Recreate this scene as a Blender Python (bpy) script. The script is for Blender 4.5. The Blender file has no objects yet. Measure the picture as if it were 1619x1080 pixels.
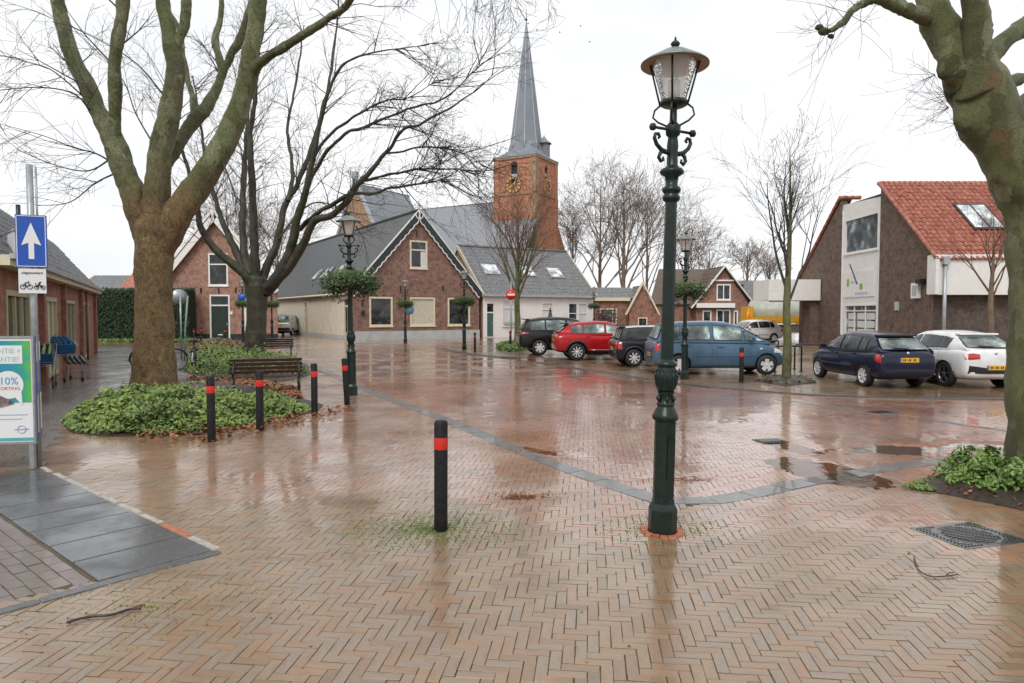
import bpy, bmesh, math, random
import numpy as np
from mathutils import Vector, Matrix, Quaternion
from mathutils.bvhtree import BVHTree
random.seed(7); RNG = np.random.default_rng(11)
R = math.radians
scene = bpy.context.scene
col = scene.collection

# ------------------------------------------------------------------ camera
F, CX, CY, HZ, CAMH = 1079.0, 809.5, 540.0, 496.0, 1.85
PITCH = math.atan((CY - HZ) / F)
cam = bpy.data.cameras.new('camera'); camo = bpy.data.objects.new('camera', cam); col.objects.link(camo)
camo.location = (0, 0, CAMH); camo.rotation_euler = (math.pi/2 - PITCH, 0, 0)
cam.sensor_width = 36; cam.lens = F/1619*36; cam.clip_end = 3000; cam.clip_start = 0.05
scene.camera = camo

# ------------------------------------------------------------------ world: overcast sky + weak wide sun
SUN_EL, SUN_AZ = R(48), R(200)
w = bpy.data.worlds.new('World'); scene.world = w; w.use_nodes = True
nt = w.node_tree; nt.nodes.clear()
out = nt.nodes.new('ShaderNodeOutputWorld'); bg = nt.nodes.new('ShaderNodeBackground')
sky = nt.nodes.new('ShaderNodeTexSky'); sky.sky_type = 'NISHITA'; sky.sun_disc = False
sky.sun_elevation = SUN_EL; sky.sun_rotation = SUN_AZ
tc = nt.nodes.new('ShaderNodeTexCoord'); mp = nt.nodes.new('ShaderNodeMapping'); mp.inputs['Scale'].default_value = (1, 1, 2.6)
nz = nt.nodes.new('ShaderNodeTexNoise'); nz.inputs['Scale'].default_value = 1.7; nz.inputs['Detail'].default_value = 5
cr = nt.nodes.new('ShaderNodeValToRGB')
cr.color_ramp.elements[0].position = .32; cr.color_ramp.elements[0].color = (.74, .757, .785, 1)
cr.color_ramp.elements[1].position = .62; cr.color_ramp.elements[1].color = (.955, .96, .965, 1)
vm = nt.nodes.new('ShaderNodeVectorMath'); vm.operation = 'SCALE'; vm.inputs['Scale'].default_value = 9.6
mx = nt.nodes.new('ShaderNodeMix'); mx.data_type = 'RGBA'; mx.inputs[0].default_value = .93
L = nt.links.new
L(tc.outputs['Generated'], mp.inputs['Vector']); L(mp.outputs[0], nz.inputs['Vector']); L(nz.outputs[0], cr.inputs[0])
L(cr.outputs[0], vm.inputs[0]); L(sky.outputs[0], mx.inputs[6]); L(vm.outputs[0], mx.inputs[7])
L(mx.outputs[2], bg.inputs[0]); bg.inputs[1].default_value = 0.1; L(bg.outputs[0], out.inputs[0])
sun = bpy.data.lights.new('sun', 'SUN'); suno = bpy.data.objects.new('sun', sun); col.objects.link(suno)
sun.energy = 1.45; sun.angle = R(25); sun.color = (1, .97, .93)
suno.rotation_euler = (math.pi/2 - SUN_EL, 0, math.pi - SUN_AZ)
scene.view_settings.view_transform = 'Standard'; scene.view_settings.look = 'None'
scene.view_settings.exposure = 0.30; scene.view_settings.gamma = 1; scene.view_settings.use_curve_mapping = False
scene.render.engine = 'CYCLES'
scene.cycles.use_denoising = True
scene.cycles.max_bounces = 7; scene.cycles.diffuse_bounces = 3; scene.cycles.glossy_bounces = 3
scene.cycles.transparent_max_bounces = 8; scene.cycles.caustics_reflective = False; scene.cycles.caustics_refractive = False

# ------------------------------------------------------------------ helpers
def ray(u, v):
    s, c = math.sin(PITCH), math.cos(PITCH)
    a, b = u - CX, CY - v
    return Vector((a, F*c + b*s, -F*s + b*c))
def G(u, v, z=0.0):
    d = ray(u, v); t = (CAMH - z)/(-d.z); return Vector((d.x*t, d.y*t, z))
def P(u, v, Y):
    d = ray(u, v); t = Y/d.y; return Vector((d.x*t, Y, CAMH + d.z*t))

def tag(o, label=None, cat=None, group=None, kind=None):
    if label: o['label'] = label
    if cat: o['category'] = cat
    if group: o['group'] = group
    if kind: o['kind'] = kind
    return o
def empty(name, loc=(0, 0, 0), rz=0.0, label=None, cat=None, group=None):
    o = bpy.data.objects.new(name, None); col.objects.link(o); o.empty_display_size = .2
    o.location = loc; o.rotation_euler = (0, 0, rz); tag(o, label, cat, group); return o
def copy_tree(o, parent=None):
    c = o.copy(); col.objects.link(c); c.parent = parent
    for ch in list(o.children):
        if ch.name in bpy.data.objects: copy_tree(ch, c)
    return c

class MB:
    def __init__(s): s.v = []; s.f = []; s.m = []; s.sm = []
    def add(s, vs, fs, mi=0, smooth=False):
        o = len(s.v); s.v.extend([tuple(p) for p in vs])
        for f in fs: s.f.append(tuple(i + o for i in f)); s.m.append(mi); s.sm.append(smooth)
    def box(s, c, size, rz=0, mi=0, M=None):
        x, y, z = [q/2 for q in size]
        vs = [Vector(p) for p in ((-x,-y,-z),(x,-y,-z),(x,y,-z),(-x,y,-z),(-x,-y,z),(x,-y,z),(x,y,z),(-x,y,z))]
        if M is None: M = Matrix.Rotation(rz, 3, 'Z')
        vs = [M @ p + Vector(c) for p in vs]
        s.add(vs, [(0,3,2,1),(4,5,6,7),(0,1,5,4),(1,2,6,5),(2,3,7,6),(3,0,4,7)], mi)
    def cbox(s, c, size, ch=.01, rz=0, mi=0):   # box with chamfered vertical and top edges
        x, y, z = [q/2 for q in size]; b = min(ch, x*.9, y*.9, z*.9)
        def ring(ix, zz): 
            X, Y, = x-ix, y-ix
            return [(-X+b,-Y,zz),(X-b,-Y,zz),(X,-Y+b,zz),(X,Y-b,zz),(X-b,Y,zz),(-X+b,Y,zz),(-X,Y-b,zz),(-X,-Y+b,zz)]
        vs = ring(0,-z) + ring(0,z-b) + ring(b*.7,z)
        M = Matrix.Rotation(rz, 3, 'Z'); vs = [M @ Vector(p) + Vector(c) for p in vs]
        fs = []
        for k in (0, 8):
            for i in range(8): j = (i+1) % 8; fs.append((k+i, k+j, k+8+j, k+8+i))
        fs += [tuple(range(16, 24)), tuple(reversed(range(8)))]
        s.add(vs, fs, mi)
    def beam(s, a, b, wd, ht=None, mi=0, up=Vector((0, 0, 1))):
        a, b = Vector(a), Vector(b); ht = ht or wd; d = (b-a); Ln = d.length
        if Ln < 1e-6: return
        d.normalize(); x = d.cross(up)
        if x.length < 1e-3: x = d.cross(Vector((1, 0, 0)))
        x.normalize(); y = x.cross(d)
        M = Matrix((x, d, y)).transposed(); s.box((a+b)/2, (wd, Ln, ht), M=M, mi=mi)
    def tube(s, pts, rad, n=8, mi=0, cap=True, smooth=True):
        pts = [Vector(p) for p in pts]; k = len(pts)
        if not hasattr(rad, '__len__'): rad = [rad]*k
        vs = []; t0 = (pts[1]-pts[0]).normalized()
        u = t0.cross(Vector((0, 0, 1)));
        if u.length < .05: u = t0.cross(Vector((1, 0, 0)))
        u.normalize()
        for i in range(k):
            t = (pts[min(i+1, k-1)] - pts[max(i-1, 0)])
            if t.length < 1e-9: t = t0.copy()
            t.normalize(); u = (u - t*u.dot(t))
            if u.length < 1e-6: u = t.orthogonal()
            u.normalize(); b = t.cross(u)
            for j in range(n):
                a = 2*math.pi*j/n; vs.append(pts[i] + (u*math.cos(a) + b*math.sin(a))*rad[i])
        fs = []
        for i in range(k-1):
            for j in range(n):
                q = (j+1) % n; fs.append((i*n+j, i*n+q, (i+1)*n+q, (i+1)*n+j))
        s.add(vs, fs, mi, smooth)
        if cap:
            o = len(s.v) - len(vs)
            s.f.append(tuple(o+j for j in reversed(range(n)))); s.m.append(mi); s.sm.append(False)
            s.f.append(tuple(o+(k-1)*n+j for j in range(n))); s.m.append(mi); s.sm.append(False)
    def lathe(s, prof, n=16, c=(0, 0, 0), mi=0, smooth=True, flute=0, nf=8, M=None):
        vs = []; c = Vector(c)
        for r, z in prof:
            for j in range(n):
                a = 2*math.pi*j/n; rr = r*(1 + flute*math.cos(nf*a))
                p = Vector((rr*math.cos(a), rr*math.sin(a), z))
                vs.append((M @ p if M else p) + c)
        fs = []
        for i in range(len(prof)-1):
            for j in range(n):
                q = (j+1) % n; fs.append((i*n+j, i*n+q, (i+1)*n+q, (i+1)*n+j))
        s.add(vs, fs, mi, smooth)
    def disc(s, c, r, n=16, nrm=(0, 0, 1), mi=0):
        nrm = Vector(nrm).normalized(); u = nrm.orthogonal().normalized(); b = nrm.cross(u); c = Vector(c)
        s.add([c + (u*math.cos(2*math.pi*j/n) + b*math.sin(2*math.pi*j/n))*r for j in range(n)], [tuple(range(n))], mi)
    def slab(s, quad, th, mi=0):    # quad of 4 points thickened along its normal (downwards)
        q = [Vector(p) for p in quad]; nn = (q[1]-q[0]).cross(q[3]-q[0]).normalized()
        if nn.z < 0: nn = -nn; q = [q[0], q[3], q[2], q[1]]
        b = [p - nn*th for p in q]
        s.add(q + b, [(0,1,2,3),(7,6,5,4),(0,4,5,1),(1,5,6,2),(2,6,7,3),(3,7,4,0)], mi)
    def prism(s, poly, depth, tf, mi=0):   # poly 2D list, tf(x,z,d)->3D
        n = len(poly); a = [tf(x, z, 0) for x, z in poly]; b = [tf(x, z, depth) for x, z in poly]
        s.add(a + b, [tuple(range(n)), tuple(reversed(range(n, 2*n)))] + [(i, n+i, n+(i+1) % n, (i+1) % n) for i in range(n)], mi)
    def mesh(s, name, mats):
        me = bpy.data.meshes.new(name); me.from_pydata(s.v, [], s.f)
        if not isinstance(mats, (list, tuple)): mats = [mats]
        for m in mats: me.materials.append(m)
        me.polygons.foreach_set('material_index', s.m); me.polygons.foreach_set('use_smooth', s.sm); me.update(); return me
    def build(s, name, mats, parent=None, fix=True):
        me = s.mesh(name, mats)
        if fix and len(s.f) < 60000:
            b = bmesh.new(); b.from_mesh(me); bmesh.ops.recalc_face_normals(b, faces=b.faces); b.to_mesh(me); b.free()
        o = bpy.data.objects.new(name, me); col.objects.link(o)
        if parent: o.parent = parent
        return o

def npmesh(name, V, Fc, mats, parent=None, attr=None, smooth=False, mi=None):
    """V (n,3), Fc (m,k) arrays -> object; attr: per-vertex float 'tint'"""
    me = bpy.data.meshes.new(name); V = np.asarray(V, np.float32); Fc = np.asarray(Fc, np.int32)
    me.vertices.add(len(V)); me.vertices.foreach_set('co', V.ravel())
    k = Fc.shape[1]; me.loops.add(Fc.size); me.loops.foreach_set('vertex_index', Fc.ravel())
    me.polygons.add(len(Fc)); me.polygons.foreach_set('loop_start', np.arange(len(Fc), dtype=np.int32)*k)
    me.update(calc_edges=True)
    if attr is not None:
        a = me.attributes.new('tint', 'FLOAT', 'POINT'); a.data.foreach_set('value', np.asarray(attr, np.float32))
    me.polygons.foreach_set('use_smooth', np.full(len(Fc), bool(smooth)))
    if not isinstance(mats, (list, tuple)): mats = [mats]
    for m in mats: me.materials.append(m)
    if mi is not None: me.polygons.foreach_set('material_index', np.asarray(mi, np.int32))
    o = bpy.data.objects.new(name, me); col.objects.link(o)
    if parent: o.parent = parent
    return o

# ------------------------------------------------------------------ materials
MATS = {}
class NT:
    def __init__(s, name):
        s.m = bpy.data.materials.new(name); s.m.use_nodes = True; s.t = s.m.node_tree
        s.b = s.t.nodes['Principled BSDF']; MATS[name] = s.m
    def n(s, typ, **kw):
        x = s.t.nodes.new(typ)
        for k, v in kw.items(): setattr(x, k, v)
        return x
    def l(s, a, b): s.t.links.new(a, b)
    def coord(s, kind='Object'): return s.n('ShaderNodeTexCoord').outputs[kind]
    def noise(s, scale, detail=4, rough=.55, vec=None, out=0):
        x = s.n('ShaderNodeTexNoise'); x.inputs['Scale'].default_value = scale; x.inputs['Detail'].default_value = detail
        x.inputs['Roughness'].default_value = rough
        if vec is not None: s.l(vec, x.inputs['Vector'])
        return x.outputs[out]
    def ramp(s, fac, stops):
        x = s.n('ShaderNodeValToRGB'); e = x.color_ramp.elements
        while len(e) < len(stops): e.new(.5)
        for i, (p, c) in enumerate(stops):
            e[i].position = p; e[i].color = (*c, 1) if len(c) == 3 else c
        s.l(fac, x.inputs[0]); return x.outputs[0]
    def mix(s, fac, a, b, blend='MIX'):
        x = s.n('ShaderNodeMix', data_type='RGBA', blend_type=blend)
        for sock, val in ((0, fac), (6, a), (7, b)):
            if isinstance(val, (int, float)): x.inputs[sock].default_value = val
            elif isinstance(val, tuple): x.inputs[sock].default_value = (*val, 1)[:4]
            else: s.l(val, x.inputs[sock])
        return x.outputs[2]
    def math(s, op, a, b=None, clamp=False):
        x = s.n('ShaderNodeMath', operation=op); x.use_clamp = clamp
        for i, val in enumerate((a, b)):
            if val is None: continue
            if isinstance(val, (int, float)): x.inputs[i].default_value = val
            else: s.l(val, x.inputs[i])
        return x.outputs[0]
    def bump(s, h, strength=.3, dist=.02):
        x = s.n('ShaderNodeBump'); x.inputs['Strength'].default_value = strength; x.inputs['Distance'].default_value = dist
        s.l(h, x.inputs['Height']); s.l(x.outputs[0], s.b.inputs['Normal']); return x
    def set(s, name, v):
        i = s.b.inputs[name]
        if isinstance(v, (int, float)): i.default_value = v
        elif isinstance(v, tuple): i.default_value = (*v, 1)[:4]
        else: s.l(v, i)
def c_(c, k): return tuple(min(1, x*k) for x in c)
def basic(name, c, rough=.5, var=.18, scale=6, metal=0, bump=0, bscale=60, coat=0, spec=.5, dirt=0):
    t = NT(name); co = t.coord()
    f = t.noise(scale, 5, .6, co)
    cc = t.ramp(f, [(.3, c_(c, 1-var)), (.7, c_(c, 1+var))])
    if dirt:
        f2 = t.noise(1.3, 6, .7, co); cc = t.mix(t.ramp(f2, [(.45, (0,0,0)), (.75, (dirt,)*3)]), cc, c_(c, .35))
    t.set('Base Color', cc); t.set('Roughness', rough); t.set('Metallic', metal); t.set('Specular IOR Level', spec)
    if coat: t.set('Coat Weight', coat); t.set('Coat Roughness', .05)
    if bump: t.bump(t.noise(bscale, 4, .6, co), bump, .01)
    return t.m
def brickwall(name, c1, c2, mortar, scale=1.0, bw=.22, bh=.065, stain=.25, rough=.85):
    t = NT(name); co = t.coord(); sx = t.n('ShaderNodeSeparateXYZ'); t.l(co, sx.inputs[0])
    cb = t.n('ShaderNodeCombineXYZ'); t.l(t.math('ADD', sx.outputs[0], sx.outputs[1]), cb.inputs[0]); t.l(sx.outputs[2], cb.inputs[1])
    b = t.n('ShaderNodeTexBrick'); t.l(cb.outputs[0], b.inputs['Vector']); b.inputs['Scale'].default_value = scale
    b.inputs['Brick Width'].default_value = bw; b.inputs['Row Height'].default_value = bh
    b.inputs['Mortar Size'].default_value = .007; b.inputs['Mortar Smooth'].default_value = .3; b.inputs['Bias'].default_value = 0
    b.inputs['Color1'].default_value = (*c1, 1); b.inputs['Color2'].default_value = (*c2, 1); b.inputs['Mortar'].default_value = (*mortar, 1)
    f = t.noise(.9, 6, .65, co); f2 = t.noise(7, 5, .65, cb.outputs[0]); f3 = t.noise(2.6, 6, .7, cb.outputs[0])
    cc = t.mix(t.ramp(f, [(.35, (0,0,0)), (.7, (stain*2,)*3)]), b.outputs[0], c_(c1, .55))
    cc = t.mix(t.ramp(f2, [(.42, (0,0,0)), (.62, (.75,)*3)]), cc, c_(c2, 1.3)); cc = t.mix(t.ramp(f3, [(.45, (0,0,0)), (.64, (.7,)*3)]), cc, c_(c1, .5))
    t.set('Base Color', cc); t.set('Roughness', rough); t.bump(b.outputs['Fac'], -.4, .01); return t.m
def rooftile(name, c1, c2, axis='x', tw=.28, th=.26, rough=.55, joint=.35):
    t = NT(name); co = t.coord(); sx = t.n('ShaderNodeSeparateXYZ'); t.l(co, sx.inputs[0])
    cb = t.n('ShaderNodeCombineXYZ'); t.l(sx.outputs[0 if axis == 'x' else 1], cb.inputs[0]); t.l(sx.outputs[2], cb.inputs[1])
    b = t.n('ShaderNodeTexBrick'); t.l(cb.outputs[0], b.inputs['Vector']); b.inputs['Scale'].default_value = 1; b.offset = 0
    b.inputs['Brick Width'].default_value = tw; b.inputs['Row Height'].default_value = th
    b.inputs['Mortar Size'].default_value = .022; b.inputs['Mortar Smooth'].default_value = .6
    b.inputs['Color1'].default_value = (*c1, 1); b.inputs['Color2'].default_value = (*c2, 1); b.inputs['Mortar'].default_value = (*c_(c1, joint), 1)
    f = t.noise(1.1, 6, .7, co); fq = t.noise(7, 4, .7, cb.outputs[0])
    cc = t.mix(t.ramp(f, [(.4, (0,0,0)), (.75, (.5,)*3)]), b.outputs[0], c_(c2, .7)); cc = t.mix(t.ramp(fq, [(.45, (0,0,0)), (.65, (.7,)*3)]), cc, c_(c2, 1.7))
    m1 = t.noise(3.2, 5, .7, co); cc = t.mix(t.ramp(m1, [(.6, (0,0,0)), (.72, (.35,)*3)]), cc, (.09, .10, .05))
    t.set('Base Color', cc); t.set('Roughness', rough); t.bump(b.outputs['Fac'], -.8, .03); return t.m
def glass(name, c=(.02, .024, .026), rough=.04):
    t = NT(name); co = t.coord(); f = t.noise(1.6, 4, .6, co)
    t.set('Base Color', t.ramp(f, [(.38, c_(c, .35)), (.55, c_(c, 1.2)), (.66, c_(c, 4.0))])); t.set('Roughness', rough); t.set('Specular IOR Level', .6); return t.m  # blotches in the base colour stand in for reflections and things inside
def paint(name, c, flake=0):
    t = NT(name); co = t.coord(); f = t.noise(3, 5, .6, co)
    t.set('Base Color', t.ramp(f, [(.3, c_(c, .85)), (.7, c_(c, 1.1))])); t.set('Roughness', .28); t.set('Metallic', flake)
    t.set('Coat Weight', .55); t.set('Coat Roughness', .05); t.set('Coat IOR', 1.4); t.set('Specular IOR Level', .3)
    d = t.noise(220, 2, .5, co); t.bump(d, .03, .002); return t.m

# ------------------------------------------------------------------ ground materials
def paver_mat(name, cols, wet=.5, moss=.0, rough=(.16, .5), geo=True, texscale=1.0, crough=.12):
    """cols: 3 colours; 'tint' attribute picks among them; wet film = gloss varying in large patches"""
    t = NT(name); co = t.coord('Object')
    if geo:
        at = t.n('ShaderNodeAttribute', attribute_name='tint'); f = at.outputs['Fac']
    else:
        b = t.n('ShaderNodeTexBrick'); t.l(co, b.inputs['Vector']); b.inputs['Scale'].default_value = 1
        mpn = t.n('ShaderNodeMapping'); mpn.inputs['Rotation'].default_value = (0, 0, .12); t.l(co, mpn.inputs[0]); t.l(mpn.outputs[0], b.inputs['Vector'])
        b.inputs['Brick Width'].default_value = .21*texscale; b.inputs['Row Height'].default_value = .07*texscale; b.inputs['Mortar Size'].default_value = .006
        b.inputs['Color1'].default_value = (0, 0, 0, 1); b.inputs['Color2'].default_value = (1, 1, 1, 1); b.inputs['Mortar'].default_value = (.5, .5, .5, 1)
        f = b.outputs[0]
    g_ = tuple(sum(cols[1])/3*k for k in (1.26, .98, .76))
    cc = t.ramp(f, [(.08, cols[0]), (.3, tuple(a*k for a, k in zip(cols[1], (1.10, .93, .82)))), (.5, cols[1]), (.66, tuple(.5*(a+b) for a, b in zip(cols[1], g_))), (.84, g_), (.97, cols[2])])
    n1 = t.noise(45, 5, .7, co); cc = t.mix(t.ramp(n1, [(.4, (0,0,0)), (.75, (.4,)*3)]), cc, c_(cols[0], .6))
    big = t.noise(.55, 5, .62, co); cc = t.mix(t.ramp(big, [(.38, (0,0,0)), (.72, (.5,)*3)]), cc, c_(cols[2], 1.1))
    st = t.noise(1.7, 6, .72, co); cc = t.mix(t.ramp(st, [(.48, (0,0,0)), (.70, (.55,)*3)]), cc, c_(cols[0], .5))
    if moss:
        ms = t.noise(1.1, 6, .7, co); cc = t.mix(t.ramp(ms, [(.5, (0,0,0)), (.8, (moss,)*3)]), cc, (.10, .11, .035))
    if not geo:
        cc = t.mix(t.math('MULTIPLY', b.outputs['Fac'], .6), cc, c_(cols[0], .4))
    t.set('Base Color', cc)
    wn = t.noise(.42, 4, .6, co)
    r = t.n('ShaderNodeMapRange'); t.l(wn, r.inputs[0]); r.inputs[1].default_value = .36; r.inputs[2].default_value = .64
    r.inputs[3].default_value = rough[0]; r.inputs[4].default_value = rough[1]
    rn = t.math('ADD', r.outputs[0], t.math('MULTIPLY', t.math('SUBTRACT', n1, .5), .18)); t.set('Roughness', t.math('MAXIMUM', rn, .05))
    t.set('Specular IOR Level', .5); t.set('Coat Weight', wet); t.set('Coat IOR', 1.45)
    cv = t.n('ShaderNodeMapRange'); t.l(t.noise(.7, 5, .62, co), cv.inputs[0]); cv.inputs[1].default_value = .40; cv.inputs[2].default_value = .62; cv.inputs[3].default_value = crough*.4; cv.inputs[4].default_value = crough*2.0; t.set('Coat Roughness', cv.outputs[0])
    h = n1
    if not geo: h = t.math('SUBTRACT', t.math('MULTIPLY', n1, .5), b.outputs['Fac'])
    t.bump(h, .22 if geo else .25, .003 if geo else .005)
    return t.m
TAN = ((.165, .102, .053), (.255, .163, .088), (.32, .217, .128))
RED = ((.235, .098, .052), (.36, .165, .092), (.43, .235, .145))
GREY = ((.10, .095, .09), (.15, .14, .13), (.20, .19, .175))
PINK = ((.10, .072, .062), (.15, .105, .09), (.19, .14, .12))
m_tan = paver_mat('wet_tan_clay_paver', TAN, .8, .34, (.2, .5), crough=.16)
m_red = paver_mat('wet_red_clay_paver', RED, 1.0, .0, (.12, .38), crough=.085)
m_tanred = paver_mat('wet_orange_clay_paver', tuple(tuple(.5*(a+b) for a, b in zip(x, y)) for x, y in zip(TAN, RED)), .9, .1, (.15, .42), crough=.13)
m_greytile = paver_mat('wet_grey_concrete_tile', GREY, .5, .1, (.2, .5))
m_pinktile = paver_mat('wet_purple_paving_tile', PINK, .5, .15, (.2, .45))
m_farred = paver_mat('wet_red_paving_far', tuple(c_(c, .95) for c in RED), 1.0, 0, (.14, .40), geo=False, crough=.15)
m_fartan = paver_mat('wet_tan_paving_far', TAN, .5, .2, (.14, .45), geo=False)
m_fargrey = paver_mat('wet_grey_paving_far', GREY, .5, .1, (.15, .45), geo=False, texscale=1.5)
m_slab = basic('dark_wet_stone_slab', (.082, .088, .094), .36, .4, 2.6, bump=.3, bscale=130, coat=.3, dirt=.4)
t = NT('dark_wet_stone_slab'); co = t.coord(); a = t.noise(1.6, 6, .65, co); b_ = t.noise(26, 6, .75, co); g2 = t.noise(.8, 4, .6, co)
cc = t.ramp(b_, [(.3, (.05, .054, .058)), (.55, (.085, .09, .096)), (.75, (.14, .145, .15))]); cc = t.mix(t.ramp(a, [(.45, (0,0,0)), (.7, (.7,)*3)]), cc, (.045, .047, .05)); t.set('Base Color', cc)
t.set('Roughness', t.ramp(g2, [(.4, (.14,)*3), (.6, (.5,)*3)])); t.set('Coat Weight', .4); t.set('Coat Roughness', t.ramp(g2, [(.42, (.08,)*3), (.6, (.35,)*3)])); t.bump(b_, .4, .004); m_slab = t.m
m_band = basic('grey_wet_concrete_band', (.135, .13, .125), .3, .35, 5, bump=.3, bscale=70, coat=.5, dirt=.4)
m_mortar = basic('pale_mortar', (.36, .35, .31), .7, .3, 14, bump=.3)
m_redmortar = basic('red_brick_mortar', (.40, .13, .07), .6, .3, 18, bump=.5)
t = NT('joint_sand_with_moss'); co = t.coord(); a = t.noise(2.2, 6, .7, co)
t.set('Base Color', t.ramp(a, [(.34, (.06, .045, .03)), (.52, (.10, .075, .046)), (.64, (.075, .095, .03))])); t.set('Roughness', .7)
t.bump(t.noise(160, 3, .6, co), .5, .004); m_joint = t.m
t = NT('puddle_water')
fr = t.n('ShaderNodeFresnel'); fr.inputs[0].default_value = 1.33
gl = t.n('ShaderNodeBsdfGlossy'); gl.inputs['Roughness'].default_value = .04; gl.inputs['Color'].default_value = (1, 1, 1, 1)
tr = t.n('ShaderNodeBsdfTransparent'); tr.inputs['Color'].default_value = (.80, .72, .60, 1); ms = t.n('ShaderNodeMixShader')
bp = t.n('ShaderNodeBump'); bp.inputs['Strength'].default_value = .22; bp.inputs['Distance'].default_value = .01
t.l(t.noise(6, 3, .5, t.coord()), bp.inputs['Height']); t.l(bp.outputs[0], gl.inputs['Normal'])
t.l(fr.outputs[0], ms.inputs[0]); t.l(tr.outputs[0], ms.inputs[1]); t.l(gl.outputs[0], ms.inputs[2])
t.t.nodes.remove(t.b); t.l(ms.outputs[0], t.t.nodes['Material Output'].inputs[0]); m_water = t.m
m_soil = basic('wet_dark_soil', (.030, .019, .012), .5, .6, 14, bump=1.0, bscale=22)
m_grass = basic('short_grass_blades', (.075, .12, .028), .6, .4, 12)
m_earth = basic('distant_ground', (.14, .12, .09), .8, .3, .2)

# ------------------------------------------------------------------ ground shape: slight dips where the puddles stand
DIPS = []   # x, y, rx, ry, rot, depth
def dip(u, v, rx, ry, rot=0, d=.012): p = G(u, v); DIPS.append((p.x, p.y, rx, ry, rot, d))
dip(1290, 742, .46, .85, .25, .017); dip(1240, 705, .22, .75, .25, .013); dip(1445, 712, 1.0, .42, -.2, .020); dip(1575, 709, .6, .35, -.2, .018)
dip(845, 712, .8, .16, -.75, .0135);
pass; dip(828, 785, .34, .16, .2, .0125); dip(1085, 755, .36, .10, .1, .0125)

WL = -.0082
def hgt(x, y):
    x = np.asarray(x, float); y = np.asarray(y, float)
    h = .0016*np.sin(1.3*x + .7*y + .4) + .0014*np.sin(-.9*x + 1.9*y) + .0010*np.sin(3.1*x - 1.2*y + 2) + .0008*np.sin(4.3*y + 2.2*x)
    for (cx, cy, rx, ry, ro, d) in DIPS:
        dx, dy = x-cx, y-cy; c, s = math.cos(ro), math.sin(ro); a = (dx*c + dy*s)/rx; b = (-dx*s + dy*c)/ry
        h = h - d*np.exp(-(a*a + b*b)*(1 + .25*np.sin(5*x + 3*y)))
    return h

# zones in plan (metres)
def poly_in(poly, x, y):
    x = np.asarray(x); y = np.asarray(y); ins = np.zeros(x.shape, bool); n = len(poly)
    for i in range(n):
        x1, y1 = poly[i][:2]; x2, y2 = poly[(i+1) % n][:2]
        c = ((y1 > y) != (y2 > y)) & (x < (x2-x1)*(y-y1)/((y2-y1) + 1e-12) + x1); ins ^= c
    return ins
def spline(pts, n=8):
    pts = [Vector(p) for p in pts]; o = []
    for i in range(len(pts)-1):
        p0, p1, p2, p3 = pts[max(i-1, 0)], pts[i], pts[i+1], pts[min(i+2, len(pts)-1)]
        for k in range(n):
            t = k/n; o.append(.5*((2*p1) + (p2-p0)*t + (2*p0-5*p1+4*p2-p3)*t*t + (3*p1-p0-3*p2+p3)*t**3))
    o.append(pts[-1]); return o
# gutter band (flush grey stones) : runs from far left to the lamp, turns, and on to the right
BANDPX = [(455, 563), (520, 590), (590, 621), (700, 662), (800, 703), (880, 735), (960, 764), (1020, 784), (1060, 794), (1110, 793), (1180, 783), (1260, 765), (1400, 740), (1619, 713), (1800, 694)]
BAND = spline([G(*p) for p in BANDPX], 10)
BXY = np.array([(p.x, p.y) for p in BAND])
def band_dist(x, y):
    x = np.asarray(x, float).ravel(); y = np.asarray(y, float).ravel(); d = np.full(x.shape, 1e9)
    for i in range(len(BXY)-1):
        a, b = BXY[i], BXY[i+1]; ab = b-a; t = np.clip(((x-a[0])*ab[0] + (y-a[1])*ab[1])/(ab@ab), 0, 1)
        d = np.minimum(d, np.hypot(x-a[0]-t*ab[0], y-a[1]-t*ab[1]))
    return d
ROAD = [tuple(p) for p in BXY] + [(14, 30), (-6, 30)]
A_ = Vector((-.76, .65)); B_ = Vector((-.65, -.76)); E_ = Vector((-2.33, 5.25))       # slab strip frame
SLW, SLL, NSL = .80, .535, 8
def strip(s, a): q = E_ + A_*s + B_*a; return (q.x, q.y)
STRIP = [strip(-.10, -.07), strip(SLL*NSL + .3, -.07), strip(SLL*NSL + .3, 3.4), strip(-.10, 3.4)]
bed1_px = [(96, 668), (112, 684), (160, 690), (240, 690), (330, 687), (395, 677), (450, 664), (500, 651), (512, 640), (470, 628), (420, 612), (350, 602), (290, 600), (215, 606), (165, 626), (120, 648)]
bed2_px = [(286, 588), (330, 601), (400, 606), (455, 602), (492, 592), (488, 578), (462, 566), (420, 558), (370, 550), (320, 547), (296, 552), (282, 566)]
BED1 = [tuple(G(*p))[:2] for p in bed1_px]; BED2 = [tuple(G(*p))[:2] for p in bed2_px]
BED3 = [tuple(G(*p))[:2] for p in [(1436, 770), (1500, 748), (1700, 742), (1900, 770), (1900, 830), (1640, 812)]]
MHC = G(1531, 846); MH_RZ = .26; MHS = (.64, .53)
def in_manhole(x, y):
    dx, dy = np.asarray(x)-MHC.x, np.asarray(y)-MHC.y; c, s = math.cos(MH_RZ), math.sin(MH_RZ)
    return (np.abs(dx*c + dy*s) < MHS[0]/2 - .10) & (np.abs(-dx*s + dy*c) < MHS[1]/2 - .10)
WALK = [tuple(G(*p))[:2] for p in [(60, 742), (98, 690), (94, 668), (150, 632), (200, 606), (196, 575), (210, 556), (150, 556), (147, 560)]] + [(-9.6, 11.8), (-9.2, 9)]

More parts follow.
